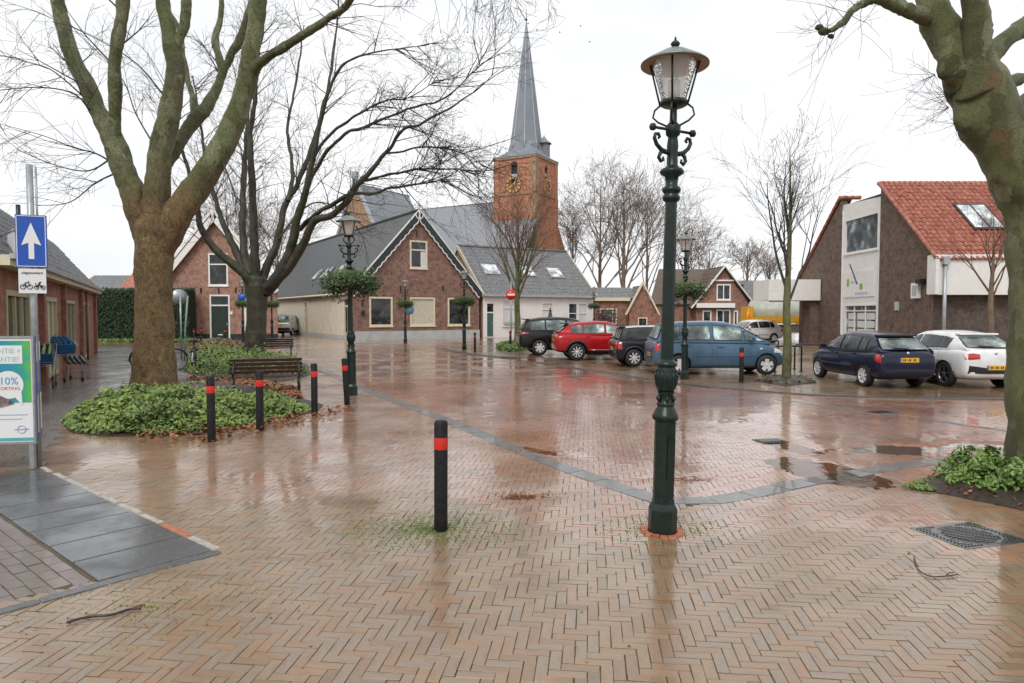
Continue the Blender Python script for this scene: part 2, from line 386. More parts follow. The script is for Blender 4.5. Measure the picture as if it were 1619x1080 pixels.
ground = npmesh('ground', [(-900,-60,-.06),(900,-60,-.06),(900,2500,-.06),(-900,2500,-.06)], [(0,1,2,3)], m_earth); tag(ground, kind='structure')
def sheet(name, poly, z, m, step=None):
    me = MB(); me.add([(x, y, z) for x, y in poly], [tuple(range(len(poly)))]); o = me.build(name, m)
    for p in o.data.polygons:
        if p.normal.z < 0: p.flip()
    return tag(o, kind='structure')
gx_, gy_ = np.meshgrid(np.arange(-18, 18.01, .12), np.arange(.6, 19.63, .12)); nx_, ny_ = gx_.shape[1], gx_.shape[0]
ii = (np.arange(ny_-1)[:, None]*nx_ + np.arange(nx_-1)[None]).ravel()
pavement = npmesh('pavement', np.stack([gx_.ravel(), gy_.ravel(), hgt(gx_.ravel(), gy_.ravel()) - .005], 1), np.stack([ii, ii+1, ii+nx_+1, ii+nx_], 1), m_joint); tag(pavement, kind='structure')
road = sheet('road', [(-30, 19.3), (30, 19.3), (46, 64), (-46, 64)], -.004, m_farred)
parking = sheet('parking_bays', [tuple(G(*p))[:2] for p in [(860, 576), (1000, 598), (1120, 612), (1290, 625), (1640, 630), (1900, 632), (1700, 548), (1100, 535), (905, 545)]], .004, m_fartan)
farwalk = sheet('sidewalk', [tuple(G(*p))[:2] for p in [(700, 551), (760, 561), (830, 566), (858, 561), (830, 545), (760, 540), (700, 541)]], .006, m_fartan)
farshop = sheet('walkway', [(-9.3, 19.3), (-10.6, 23), (-13.2, 29.5), (-17.6, 38), (-24, 38), (-19.6, 31.9), (-13, 19.3)], .004, m_fargrey)

# ------------------------------------------------------------------ pavers: real herringbone bricks out to ~20 m
BL, BW, JT = .201, .067, .0046
PROT = -.112
def herringbone():
    c, s = math.cos(PROT), math.sin(PROT)
    ix = np.arange(-360, 360); iy = np.arange(-25, 360); X, Y = np.meshgrid(ix, iy); m = (X - Y) % 6
    outl = []
    for horiz, sel in ((True, m == 0), (False, m == 5)):
        x = X[sel].astype(float); y = Y[sel].astype(float)
        cx = (x + (1.5 if horiz else .5))*BW; cy = (y + (.5 if horiz else 1.5))*BW
        wx, wy = cx*c - cy*s, cx*s + cy*c
        k = (wy > .9) & (wy < 19.6) & (np.abs(wx) < wy*.79 + 1.6)
        outl.append(np.stack([wx[k], wy[k], np.full(k.sum(), PROT + (0 if horiz else math.pi/2))], 1))
    return np.concatenate(outl)
BR = herringbone()
bd = band_dist(BR[:, 0], BR[:, 1])
def shrink(poly, k):
    cx = sum(p[0] for p in poly)/len(poly); cy = sum(p[1] for p in poly)/len(poly); return [(cx + (p[0]-cx)*k, cy + (p[1]-cy)*k) for p in poly]
keep = (bd > .05) & ~poly_in([strip(.06, .09), strip(SLL*NSL + .3, .09), strip(SLL*NSL + .3, 3.4), strip(.06, 3.4)], BR[:, 0], BR[:, 1]) & ~poly_in(shrink(BED1, .94), BR[:, 0], BR[:, 1]) & ~poly_in(shrink(BED3, .9), BR[:, 0], BR[:, 1]) & ~in_manhole(BR[:, 0], BR[:, 1]) & ~poly_in(WALK, BR[:, 0], BR[:, 1])
BR = BR[keep]; inroad = poly_in(ROAD, BR[:, 0], BR[:, 1])
# left part of the forecourt is a redder clay, the foreground tan
mid = (~inroad) & (BR[:, 1] + .5*np.sin(BR[:, 0]*1.7) + .35*BR[:, 0] > 6.2) 
zone = np.where(inroad, 2, np.where(mid, 1, 0))
def brick_arrays(B, L, W, jt, jz=.0009, tilt=.0045, d=.012, ch=.0013):
    """one bevelled brick per row of B: x,y,rot  -> V,F,tint"""
    n = len(B); l, w_ = (L-jt)/2, (W-jt)/2
    base = np.array([(-l,-w_,-d),(l,-w_,-d),(l,w_,-d),(-l,w_,-d),(-l,-w_,-ch),(l,-w_,-ch),(l,w_,-ch),(-l,w_,-ch),
                     (-l+ch,-w_+ch,0),(l-ch,-w_+ch,0),(l-ch,w_-ch,0),(-l+ch,w_-ch,0)])
    fc = np.array([(8,9,10,11)] + [(a+i, a+(i+1) % 4, a+4+(i+1) % 4, a+4+i) for a in (0, 4) for i in range(4)])
    V = np.repeat(base[None], n, 0).copy()
    V[:, :, :2] *= RNG.normal(1, .008, (n, 1, 2)); 
    tx, ty = RNG.normal(0, tilt, (2, n, 1)); z = V[:, :, 2] + V[:, :, 0]*tx + V[:, :, 1]*ty
    rot = (B[:, 2] + RNG.normal(0, .012, n))[:, None]; c, s = np.cos(rot), np.sin(rot)
    jx, jy = RNG.normal(0, .0012, (2, n, 1))
    x = V[:, :, 0]*c - V[:, :, 1]*s + B[:, 0:1] + jx; y = V[:, :, 0]*s + V[:, :, 1]*c + B[:, 1:2] + jy
    z = z + hgt(x.ravel(), y.ravel()).reshape(x.shape) + RNG.normal(0, jz, (n, 1))
    VV = np.stack([x, y, z], 2).reshape(-1, 3); FF = (fc[None] + (np.arange(n)*12)[:, None, None]).reshape(-1, 4)
    tint = np.repeat(np.clip(RNG.normal(.48, .19, n), 0, 1), 12); return VV, FF, tint
def lone_pieces(name, B, L, W, jt, m, parent, nvar=10, **kw):
    """separate piece objects that share a few meshes"""
    V, Fc, T = brick_arrays(np.zeros((nvar, 3)), L, W, jt, 0, **kw); V[:, 2] -= np.repeat(V.reshape(nvar, 12, 3)[:, 8:, 2].mean(1), 12)
    protos = []
    for i in range(nvar):
        o = npmesh(name, V[i*12:(i+1)*12], Fc[:9], m, parent, T[i*12:(i+1)*12]); protos.append(o)
    for i, b in enumerate(B):
        o = protos[i] if i < nvar else protos[i % nvar].copy()
        if i >= nvar: col.objects.link(o); o.parent = parent
        o.location = (b[0], b[1], float(hgt(b[0], b[1])) + random.gauss(0, .0009)); o.rotation_euler = (0, 0, b[2] + (math.pi if random.random() < .5 else 0))
# the 300 nearest bricks that fall inside the picture
inview = np.abs(BR[:, 0]) < (BR[:, 1]*.75); order = np.where(inview & (BR[:, 1] > 3.40))[0]; order = order[np.argsort(BR[order, 1])][:300]
lone = np.zeros(len(BR), bool); lone[order] = True
lone_pieces('brick', BR[lone], BL, BW, JT, m_tan, pavement)
for zi, (nm, m) in enumerate((('forecourt_brick_paving', m_tan), ('wet_brick_paving', m_tanred), ('street_brick_paving', m_red))):
    k = (zone == zi) & ~lone
    V, Fc, T = brick_arrays(BR[k], BL, BW, JT); o = npmesh(nm, V, Fc, m, pavement, T); tag(o, kind='stuff')

# gutter band of flush grey stones, each its own piece
def band_stones(pts, width, lenm, m, name, parent, zoff=.0):
    d = 0; cuts = [0]; cum = [0]
    for i in range(1, len(pts)): cum.append(cum[-1] + (pts[i]-pts[i-1]).length)
    def at_(s):
        for i in range(1, len(pts)):
            if cum[i] >= s: t = (s-cum[i-1])/(cum[i]-cum[i-1]); return pts[i-1].lerp(pts[i], t), (pts[i]-pts[i-1]).normalized()
        return pts[-1], (pts[-1]-pts[-2]).normalized()
    s = 0
    while s + lenm*.5 < cum[-1]:
        e = min(s + lenm*random.uniform(.92, 1.08), cum[-1]); pa, ta = at_(s + .006); pb, tb = at_(e - .006)
        na, nb = Vector((-ta.y, ta.x, 0)), Vector((-tb.y, tb.x, 0)); q = [pa-na*width/2, pb-nb*width/2, pb+nb*width/2, pa+na*width/2]
        mb = MB(); zz = zoff + random.gauss(0, .0012); hs = [float(hgt(p.x, p.y)) for p in q]; ce = sum(q, Vector())/4
        top = [Vector((ce.x + (p.x-ce.x)*.985, ce.y + (p.y-ce.y)*.985, zz + h)) for p, h in zip(q, hs)]
        mid_ = [Vector((p.x, p.y, zz + h - .008)) for p, h in zip(q, hs)]; bot = [Vector((p.x, p.y, -.035)) for p in q]
        mb.add(top + mid_ + bot, [(0,1,2,3)] + [(a+4+i, a+4+(i+1) % 4, a+(i+1) % 4, a+i) for a in (0, 4) for i in range(4)])
        mb.build(name, m, parent); s = e
band_stones(BAND, .26, .5, m_band, 'gutter_stone', pavement, .005)
band_stones([G(*p) for p in [(1225, 631), (1300, 641), (1400, 654), (1500, 668), (1619, 685), (1750, 700)]], .14, .6, m_band, 'gutter_stone', pavement, .005)
m_kerb = basic('dark_wet_kerb_stone', (.10, .095, .09), .3, .3, 5, bump=.2, coat=.3)
kerb = empty('kerb', (0, 0, 0)); tag(kerb, kind='structure')
band_stones(spline([G(*p) for p in [(848, 573), (930, 585), (1030, 601), (1110, 612), (1200, 619), (1300, 626), (1460, 631), (1640, 632), (1800, 634)]], 6), .13, .9, m_kerb, 'kerb_stone', kerb, .035)
band_stones(spline([G(*p) for p in [(700, 553), (735, 559), (770, 563), (800, 566), (828, 567)]], 6), .14, .9, m_kerb, 'kerb_stone', kerb, .05)

# dark stone slab strip, end band, mortar lines, purple tiles beside it
slabs = empty('slab_path'); tag(slabs, kind='structure')
for i in range(NSL):
    mb = MB(); c = strip(SLL*(i + .5), SLW/2); mb.cbox((c[0], c[1], -.022 + random.gauss(0, .001)), (SLL-.018, SLW-.006, .06), .006, math.atan2(A_.y, A_.x)); mb.build('slab', m_slab, slabs)
for i in range(4):
    c = strip(-.06, .40*i + .17); mb = MB(); mb.cbox((c[0], c[1], -.0235), (.095, .39, .06), .005, math.atan2(A_.y, A_.x)); mb.build('edge_stone', m_slab, slabs)
for i in range(9):
    c = strip(.25 + i*.5, -.04); mb = MB(); L_ = random.uniform(.36, .48); mb.cbox((c[0], c[1], -.0245), (L_, random.uniform(.045, .07), .06), .006, math.atan2(A_.y, A_.x) + random.gauss(0, .02)); mb.build('mortar_strip', m_mortar if i != 1 else m_redmortar, slabs)
TB = []
for i in range(24):
    for j in range(10):
        s_, a_ = .11 + i*.205 + (.1 if j % 2 else 0), SLW + .085 + j*.105
        q = strip(s_, a_)
        TB.append((q[0], q[1], math.atan2(A_.y, A_.x)))
TB = np.array(TB); vis = TB[:, 0] > -TB[:, 1]*.79
lone_pieces('paving_tile', TB[vis], .205, .105, .006, m_pinktile, slabs, tilt=.004)

# grey tiles of the walkway along the shop
gw = []
for i in range(-10, 70):
    for j in range(-30, 60):
        p = Vector((-7.2, 9.2)) + Vector((-.454, .891))*(i*.3) + Vector((.891, .454))*((j + (.5 if i % 2 else 0))*.3)
        gw.append((p.x, p.y, math.atan2(.891, -.454)))
gw = np.array(gw); k = poly_in(WALK, gw[:, 0], gw[:, 1]) & (gw[:, 1] < 19.5) & (gw[:, 0] > -gw[:, 1]*.78); gw = gw[k]
order = np.argsort(gw[:, 1])
lone_pieces('paving_tile', gw[order[:220]], .3, .3, .006, m_greytile, pavement, tilt=.003)
if len(order) > 220:
    V, Fc, T = brick_arrays(gw[order[220:]], .3, .3, .006); tag(npmesh('walkway_tiles', V, Fc, m_greytile, pavement, T), kind='stuff')

# puddles: flat water lying in the dips
for i, (cx, cy, rx, ry, ro, d) in enumerate(DIPS):
    n = 40; vs = []
    for j in range(n):
        a = 2*math.pi*j/n; k = 1.3*(1 + .1*math.sin(3*a + i) + .06*math.sin(7*a)); lx, ly = rx*k*math.cos(a), ry*k*math.sin(a)
        vs.append((cx + lx*math.cos(ro) - ly*math.sin(ro), cy + lx*math.sin(ro) + ly*math.cos(ro), WL - .00012*i))
    mb = MB(); mb.add(vs, [tuple(range(n))]); tag(mb.build('puddle', m_water), kind='structure')

# manhole cover: square frame, round ribbed lid
m_iron = basic('wet_cast_iron', (.045, .046, .047), .22, .4, 20, metal=.3, bump=.2, bscale=120, coat=.6)
mh = empty('manhole_cover', (MHC.x, MHC.y, 0), MH_RZ, 'square cast iron manhole cover with round ribbed lid in the tan pavers', 'manhole cover')
mb = MB(); mb.cbox((0, 0, -.0255), (MHS[0]+.03, MHS[1]+.03, .062), .006); mb.build('frame', m_iron, mh)
mb = MB(); mb.lathe([(.0, .006), (.225, .006), (.235, -.02)], 40); mb.lathe([(.237, .005), (.245, .008), (.252, .004)], 40)
for i in range(-6, 7):
    for j in range(-6, 7):
        if (i*i + j*j)**.5*.033 < .205: mb.box((i*.033, j*.033, .009), (.019, .019, .010), rz=.78)
mb.build('lid', m_iron, mh)
mb = MB()
for i in range(-9, 10):
    for j in range(-7, 8):
        x, y = i*.032, j*.033
        if (x*x + y*y)**.5 > .262: mb.box((x, y, .008), (.017, .017, .010), rz=.78)
tag(mb.build('stud_pattern', m_iron, mh), kind='stuff')
for (u, v, lb) in ((1218, 697, 'small dark drain cover in the wet red street near the puddles'), (1392, 652, 'dark drain grate on the thin gutter line in front of the navy car')):
    p = G(u, v); dr = empty('drain_cover', (p.x, p.y, .001), .2, lb, 'drain cover')
    mb = MB(); mb.cbox((0, 0, -.02), (.42, .3, .05), .006); mb.build('frame', m_iron, dr)
    mb = MB()
    for i in range(7): mb.box((-.16 + i*.053, 0, .008), (.025, .24, .012))
    mb.build('grate', m_iron, dr)

# ------------------------------------------------------------------ building kit (local frame: x along facade, y away, z up)
m_brick_brown = brickwall('brown_red_brick', (.175, .088, .066), (.265, .155, .12), (.30, .25, .22))
m_brick_pink = brickwall('pinkish_brick', (.30, .155, .11), (.38, .215, .155), (.34, .27, .22))
m_brick_shop = brickwall('red_shop_brick', (.27, .10, .065), (.35, .155, .105), (.27, .20, .16))
m_brick_dark = brickwall('dark_brown_brick', (.115, .075, .06), (.165, .11, .085), (.15, .12, .10), stain=.2)
m_brick_dark2 = brickwall('darker_grey_brown_brick', (.085, .062, .052), (.12, .09, .075), (.10, .085, .075), stain=.2)
m_brick_church = brickwall('hazed_old_orange_brick', (.45, .165, .085), (.52, .25, .15), (.44, .30, .21), bw=.5, bh=.16, stain=.3)  # brick colours lightened to stand in for distance haze
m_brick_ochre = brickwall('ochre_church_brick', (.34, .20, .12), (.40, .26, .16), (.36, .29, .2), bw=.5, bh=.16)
m_brick_far = brickwall('far_brown_brick', (.24, .11, .08), (.30, .16, .11), (.24, .19, .16))
m_plaster = basic('cream_plaster', (.66, .61, .50), .8, .08, 1.5, dirt=.18)
m_whitewall = basic('white_painted_wall', (.76, .755, .73), .75, .06, 1.5, dirt=.15)
m_white = basic('white_paint', (.78, .77, .74), .45, .06, 4, dirt=.08)
m_cream = basic('cream_painted_timber', (.68, .62, .46), .5, .08, 4, dirt=.1)
m_olive = basic('khaki_painted_timber', (.47, .42, .27), .5, .1, 4)
m_plinth = basic('pale_grey_plinth', (.44, .47, .46), .7, .12, 2, dirt=.25)
m_plinthblack = basic('black_tarred_plinth', (.02, .02, .022), .5, .3, 4)
m_black = basic('black_painted_metal', (.012, .013, .014), .35, .3, 8)
m_greendoor = basic('dark_green_door_paint', (.012, .03, .022), .3, .2, 4)
m_greendoor2 = basic('sea_green_door_paint', (.05, .12, .105), .4, .15, 4)
m_slate = rooftile('dark_slate_tiles', (.042, .045, .048), (.065, .068, .07), 'y', .26, .2)
m_slate_x = rooftile('grey_pantiles', (.105, .108, .112), (.16, .162, .165), 'x', .27, .3, joint=.22)
m_slate_far = rooftile('church_slate', (.20, .215, .235), (.235, .25, .27), 'x', .5, .35, joint=.8)
m_brown_x = rooftile('brown_roof_tiles', (.085, .058, .045), (.12, .085, .065), 'x', .3, .25)
m_greenblack = basic('green_black_bargeboard', (.018, .03, .03), .4, .2, 4)
m_zinc = basic('grey_zinc', (.42, .44, .46), .4, .15, 3, metal=.4)
m_lead = basic('spire_lead_sheet', (.21, .23, .26), .5, .14, .6, metal=.2)
m_glass = glass('window_glass'); m_glassblue = glass('painted_sky_glass', (.10, .115, .12), .05)  # m_glassblue: paler base colour stands in for reflected sky
m_blind = basic('white_blind', (.62, .63, .62), .6, .08, 2)
m_curtain = basic('pale_curtain', (.52, .50, .40), .8, .15, 7)
m_skyl = glass('skylight_glass', (.55, .58, .60), .08)

def holes_wall(mb, outline, holes, tf, mi=0, rev=.12, rmi=None):
    """convex outline polygon [(x,z)] with rectangular holes; tf(x,z,d) d>0 goes into the wall"""
    xs = sorted({p[0] for p in outline} | {h[0] for h in holes} | {h[1] for h in holes})
    zs = sorted({p[1] for p in outline} | {h[2] for h in holes} | {h[3] for h in holes})
    n = len(outline); area = sum(outline[i][0]*outline[(i+1) % n][1] - outline[(i+1) % n][0]*outline[i][1] for i in range(n))
    ol = outline if area > 0 else outline[::-1]
    def clip(poly):
        for i in range(n):
            a, b = ol[i], ol[(i+1) % n]; res = []
            side = lambda p: (b[0]-a[0])*(p[1]-a[1]) - (b[1]-a[1])*(p[0]-a[0])
            for k in range(len(poly)):
                p, q = poly[k], poly[(k+1) % len(poly)]; sp, sq = side(p), side(q)
                if sp >= -1e-9: res.append(p)
                if (sp > 1e-9 and sq < -1e-9) or (sp < -1e-9 and sq > 1e-9):
                    t = sp/(sp-sq); res.append((p[0] + (q[0]-p[0])*t, p[1] + (q[1]-p[1])*t))
            poly = res
            if len(poly) < 3: return []
        return poly
    for i in range(len(xs)-1):
        for j in range(len(zs)-1):
            cx, cz = (xs[i]+xs[i+1])/2, (zs[j]+zs[j+1])/2
            if any(h[0] < cx < h[1] and h[2] < cz < h[3] for h in holes): continue
            poly = clip([(xs[i], zs[j]), (xs[i+1], zs[j]), (xs[i+1], zs[j+1]), (xs[i], zs[j+1])])
            if poly: mb.add([tf(x, z, 0) for x, z in poly], [tuple(range(len(poly)))], mi)
    for (x0, x1, z0, z1) in holes:
        c = [(x0, z0), (x1, z0), (x1, z1), (x0, z1)]
        for k in range(4):
            p, q = c[k], c[(k+1) % 4]
            mb.add([tf(p[0], p[1], 0), tf(q[0], q[1], 0), tf(q[0], q[1], rev), tf(p[0], p[1], rev)], [(0,1,2,3)], mi if rmi is None else rmi)

def bar(mb, tf, x0, x1, z0, z1, d0, d1, mi=0):
    vs = [tf(x, z, d) for d in (d0, d1) for x, z in ((x0, z0), (x1, z0), (x1, z1), (x0, z1))]
    mb.add(vs, [(0,1,2,3),(7,6,5,4),(0,4,5,1),(1,5,6,2),(2,6,7,3),(3,7,4,0)], mi)

def window(parent, hole, tf, mf, mg, fw=.09, rows=(), cols=(), sill=True, name='window', blind=None, curtain=None, label=None, msill=None, rowfrac=True):
    x0, x1, z0, z1 = hole; mb = MB()
    bar(mb, tf, x0, x0+fw, z0, z1, -.02, .1); bar(mb, tf, x1-fw, x1, z0, z1, -.02, .1)
    bar(mb, tf, x0+fw, x1-fw, z0, z0+fw, -.02, .1); bar(mb, tf, x0+fw, x1-fw, z1-fw, z1, -.02, .1)
    for r in rows: zc = z0 + (z1-z0)*r; bar(mb, tf, x0+fw, x1-fw, zc-fw*.4, zc+fw*.4, .0, .09)
    for c in cols: xc = x0 + (x1-x0)*c; bar(mb, tf, xc-fw*.4, xc+fw*.4, z0+fw, z1-fw, .002, .088)
    o = mb.build(name, mf, parent)
    if label: o['label'] = label
    zs = [z0+fw] + [z0+(z1-z0)*r for r in rows] + [z1-fw]; xs = [x0+fw] + [x0+(x1-x0)*c for c in cols] + [x1-fw]
    for i in range(len(xs)-1):
        for j in range(len(zs)-1):
            mb = MB(); q = [(xs[i], zs[j]), (xs[i+1], zs[j]), (xs[i+1], zs[j+1]), (xs[i], zs[j+1])]; tl = random.gauss(0, .004)
            mb.add([tf(x, z, .06 + tl*(k - 1.5)) for k, (x, z) in enumerate(q)], [(0,1,2,3)]); mb.build('pane', mg, o)
    if sill:
        mb = MB(); bar(mb, tf, x0-.05, x1+.05, z0-.07, z0+.004, -.07, .05); mb.build('sill', msill or mf, o)
    if blind:
        mb = MB(); bar(mb, tf, x0+fw, x1-fw, z1-fw-(z1-z0)*blind, z1-fw, .05, .055); mb.build('blind', m_blind, o)
    if curtain:
        mb = MB(); bar(mb, tf, x1-fw-(x1-x0)*curtain, x1-fw, z0+fw, z0+(z1-z0)*.62, .05, .055); mb.build('curtain', m_blind, o)
    return o
def door(parent, hole, tf, mf, md, transom=.28, glassdoor=False, handle=True, slot=False):
    x0, x1, z0, z1 = hole; fw = .11; mb = MB(); zt = z1 - (z1-z0)*transom
    bar(mb, tf, x0, x0+fw, z0, z1, -.02, .1); bar(mb, tf, x1-fw, x1, z0, z1, -.02, .1); bar(mb, tf, x0+fw, x1-fw, z1-fw, z1, -.02, .1); bar(mb, tf, x0+fw, x1-fw, zt-.05, zt+.05, -.01, .1)
    fo = mb.build('door_frame', mf, parent)
    mb = MB(); bar(mb, tf, x0+fw, x1-fw, zt+.05, z1-fw, .06, .07); mb.build('transom_pane', m_glass, fo)
    mb = MB(); bar(mb, tf, x0+fw, x1-fw, z0, zt-.05, .05, .09)
    if not glassdoor:
        w_ = x1-x0-2*fw
        for (a, b) in ((.12, .42), (.55, .94)):
            for k in (0, 1): bar(mb, tf, x0+fw+w_*(.12+.42*k), x0+fw+w_*(.46+.42*k), z0+(zt-z0)*a, z0+(zt-z0)*b, .035, .06)
    do = mb.build('door', md, parent)
    if glassdoor:
        for k in (0, 1):
            w_ = x1-x0-2*fw; mb = MB(); bar(mb, tf, x0+fw+w_*(.08+.47*k), x0+fw+w_*(.45+.47*k), z0+.25, zt-.15, .04, .06); mb.build('pane', m_glass, do)
    if handle:
        mb = MB(); bar(mb, tf, x1-fw-.14, x1-fw-.09, z0+1.0, z0+1.14, .0, .05); mb.build('handle', m_zinc, do)
    if slot:
        xc = (x0+x1)/2; mb = MB(); bar(mb, tf, xc-.16, xc+.16, z0+.28, z0+.36, .02, .05); mb.build('letter_slot', m_white, do)
    return do
def tf_front(y=0): return lambda x, z, d: Vector((x, y + d, z))
def tf_left(W=0): return lambda y, z, d: Vector((W + d, y, z))       # wall x=W facing -x
def tf_right(W): return lambda y, z, d: Vector((W - d, y, z))
def tf_back(D): return lambda x, z, d: Vector((x, D - d, z))

# --- gabled house in the middle (brown brick front, cream side wall)
hx = empty('gabled_house', (G(557, 538).x, G(557, 538).y, 0), R(31.8), 'brown brick gable house with cream side wall and black roof, scalloped white edged bargeboards', 'house')
W_, D_, EV, RG = 10.1, 31.0, 3.55, 9.25
fh = [(1.25, 3.0, .95, 3.05), (4.35, 6.35, .95, 3.05), (7.4, 9.3, .95, 3.05), (4.35, 5.75, 5.15, 7.2)]
mb = MB(); holes_wall(mb, [(0, .62), (W_, .62), (W_, EV), (W_/2, RG), (0, EV)], fh, tf_front(), 0)
holes_wall(mb, [(0, .3), (D_, .3), (D_, EV), (0, EV)], [(.55, 1.75, .3, 3.0), (11.2, 12.3, .3, 2.9)], tf_left(0), 1)
holes_wall(mb, [(0, 0), (D_, 0), (D_, EV), (0, EV)], [], tf_right(W_), 0); holes_wall(mb, [(0, 0), (W_, 0), (W_, EV), (W_/2, RG), (0, EV)], [], tf_back(D_), 0)
mb.build('wall', [m_brick_brown, m_plaster], hx)
mb = MB(); mb.box((W_/2, .1, .3), (W_+.06, .3, .62)); mb.build('plinth', m_plinth, hx)
mb = MB(); mb.box((.12, D_/2+.2, .15), (.26, D_-.5, .3)); mb.build('plinth', m_plinth, hx)
mb = MB(); mb.box((-.012, .14, 1.93), (.03, .3, 3.2)); mb.build('corner_pilaster', m_cream, hx)
ov, rs = .28, (RG-EV)/(W_/2)
ro = empty('roof'); ro.parent = hx
for s in (0, 1):
    x0, x1 = (-ov, W_/2) if s == 0 else (W_+ov, W_/2)
    mb = MB(); mb.slab([(x0, -.15, EV-ov*rs+.12), (x1, -.15, RG+.12), (x1, D_, RG+.12), (x0, D_, EV-ov*rs+.12)], .12)
    rp = mb.build('roof_slope', m_slate, ro)
    mb = MB(); mb.tube([(x0, 0, EV-ov*rs+.02), (x0, D_, EV-ov*rs+.02)], .08, 8); mb.build('gutter', m_cream if s == 0 else m_zinc, ro)
    # bargeboard: dark board, white cap line and scalloped white lower edge
    d = Vector((x1-x0, 0, RG-EV+ov*rs)).normalized(); nn = Vector((-d.z, 0, d.x)); nn = nn if nn.z > 0 else -nn
    a = Vector((x0, -.19, EV-ov*rs+.12)); b = Vector((x1, -.19, RG+.12)); Ln = (b-a).length
    mb = MB(); mb.slab([a, b, b + Vector((0, .05, 0)), a + Vector((0, .05, 0))], .42); mb.build('bargeboard', m_greenblack, ro)
    mb = MB(); mb.slab([a + nn*.07 + Vector((0, -.04, 0)), b + nn*.07 + Vector((0, -.04, 0)), b + nn*.07 + Vector((0, .06, 0)), a + nn*.07 + Vector((0, .06, 0))], .08)
    N = 15
    poly = []
    for k in range(N*6 + 1):
        t = k/(N*6); poly.append(a + d*(Ln*t) - nn*(.43 + .07*abs(math.sin(math.pi*t*N))))
    for k in range(len(poly)-1): mb.beam(poly[k] + Vector((0, -.012, 0)), poly[k+1] + Vector((0, -.012, 0)), .05, .075, up=nn)
    mb.build('white_edge', m_white, ro)
mb = MB(); mb.box((W_/2, -.24, RG-.1), (.12, .1, .95)); mb.lathe([(0, .3), (.07, .36), (.1, .46), (.05, .56), (0, .62)], 8, (W_/2, -.24, RG+.02)); mb.build('finial', m_white, ro)
mb = MB(); mb.tube([(W_/2, -.1, RG+.15), (W_/2, D_, RG+.15)], .13, 8); mb.build('ridge_tiles', m_slate, ro)
for y, zc, ln in ((6.6, 5.15, 1.0), (9.6, 5.15, .6), (10.6, 5.1, .55), (12.8, 5.1, .9)):
    xx = (zc-EV)/rs; mb = MB(); n_ = Vector((-rs, 0, 1)).normalized(); sd = Vector((1, 0, rs)).normalized(); c = Vector((xx, y, zc)) + n_*.15
    M = Matrix((sd, Vector((0, 1, 0)), n_)).transposed(); mb.box(c, (1.15, ln, .1), M=M); so = mb.build('skylight', m_zinc, ro)
    mb = MB(); mb.box(c + n_*.06, (.98, ln-.16, .02), M=M); mb.build('pane', m_skyl, so)
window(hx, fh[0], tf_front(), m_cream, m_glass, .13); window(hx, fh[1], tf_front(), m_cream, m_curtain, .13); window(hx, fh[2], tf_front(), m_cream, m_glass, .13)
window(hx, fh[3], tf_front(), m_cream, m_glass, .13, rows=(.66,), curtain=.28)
door(hx, (.55, 1.75, .3, 3.0), tf_left(0), m_cream, m_olive, .22, True); door(hx, (11.2, 12.3, .3, 2.9), tf_left(0), m_cream, m_olive, .22, False)
for x, z in ((.75, 2.6), (3.6, 3.65), (7.0, 3.75), (4.9, 7.75)):
    mb = MB(); mb.box((x, -.03, z), (.07, .06, .42)); mb.build('wall_anchor', m_black, hx)
mb = MB(); mb.box((.75, -.12, 1.9), (.16, .22, .3)); mb.build('wall_lamp', m_black, hx)
for hh in (fh[0], fh[1], fh[2], fh[3]):   # brick soldier course above openings
    mb = MB(); mb.box(((hh[0]+hh[1])/2, -.008, hh[3]+.14), (hh[1]-hh[0]+.3, .02, .24)); mb.build('lintel', m_brick_brown, hx)

# --- white cottage right of it
ct = empty('white_cottage', (-2.25, 52.95, 0), R(31.8), 'long white cottage with grey pantile roof, three skylights and green door', 'house')
CW, CD, CE, CR = 10.9, 8.2, 3.5, 7.35
ch = [(.25, 1.05, .05, 2.75), (1.75, 3.05, .85, 2.9), (5.5, 6.65, 1.35, 2.75), (8.2, 9.15, .8, 2.75), (9.25, 10.2, .8, 2.75)]
mb = MB(); holes_wall(mb, [(0, 0), (CW, 0), (CW, CE), (0, CE)], ch, tf_front(), 0)
for T_, i in ((tf_left(0), 1), (tf_right(CW), 1)): holes_wall(mb, [(0, 0), (CD, 0), (CD, CE), (CD/2, CR), (0, CE)], [], T_, i)
mb.build('wall', [m_whitewall, m_brick_pink], ct)
cr_ = empty('roof'); cr_.parent = ct; rs2 = (CR-CE)/(CD/2)
for s in (0, 1):
    y0, y1 = (-.25, CD/2) if s == 0 else (CD+.25, CD/2)
    mb = MB(); mb.slab([(-.05, y0, CE-.25*rs2+.1), (CW+.1, y0, CE-.25*rs2+.1), (CW+.1, y1, CR+.1), (-.05, y1, CR+.1)], .1); mb.build('roof_slope', m_slate_x, cr_)
    for xx in (-.1, CW+.12): mb = MB(); mb.beam((xx, y0, CE-.25*rs2), (xx, y1, CR), .06, .3); mb.build('bargeboard', m_cream, cr_)
mb = MB(); mb.tube([(-.05, CD/2, CR+.12), (CW+.1, CD/2, CR+.12)], .12, 8); mb.build('ridge_tiles', m_slate_x, cr_)
mb = MB(); mb.box((CW/2, -.3, CE-.22), (CW+.2, .14, .16)); mb.build('gutter', m_zinc, cr_)
for xc, zc, wd in ((1.75, 5.35, 1.45), (5.3, 5.3, 1.2), (8.1, 5.25, 1.35)):
    yy = (zc-CE)/rs2; n_ = Vector((0, -rs2, 1)).normalized(); sd = Vector((0, 1, rs2)).normalized(); c = Vector((xc, yy, zc)) + n_*.12
    M = Matrix((Vector((1, 0, 0)), sd, n_)).transposed(); mb = MB(); mb.box(c, (wd, 1.25, .1), M=M); so = mb.build('skylight', m_zinc, cr_)
    mb = MB(); mb.box(c + n_*.055, (wd-.16, 1.08, .02), M=M); mb.build('pane', m_skyl, so)
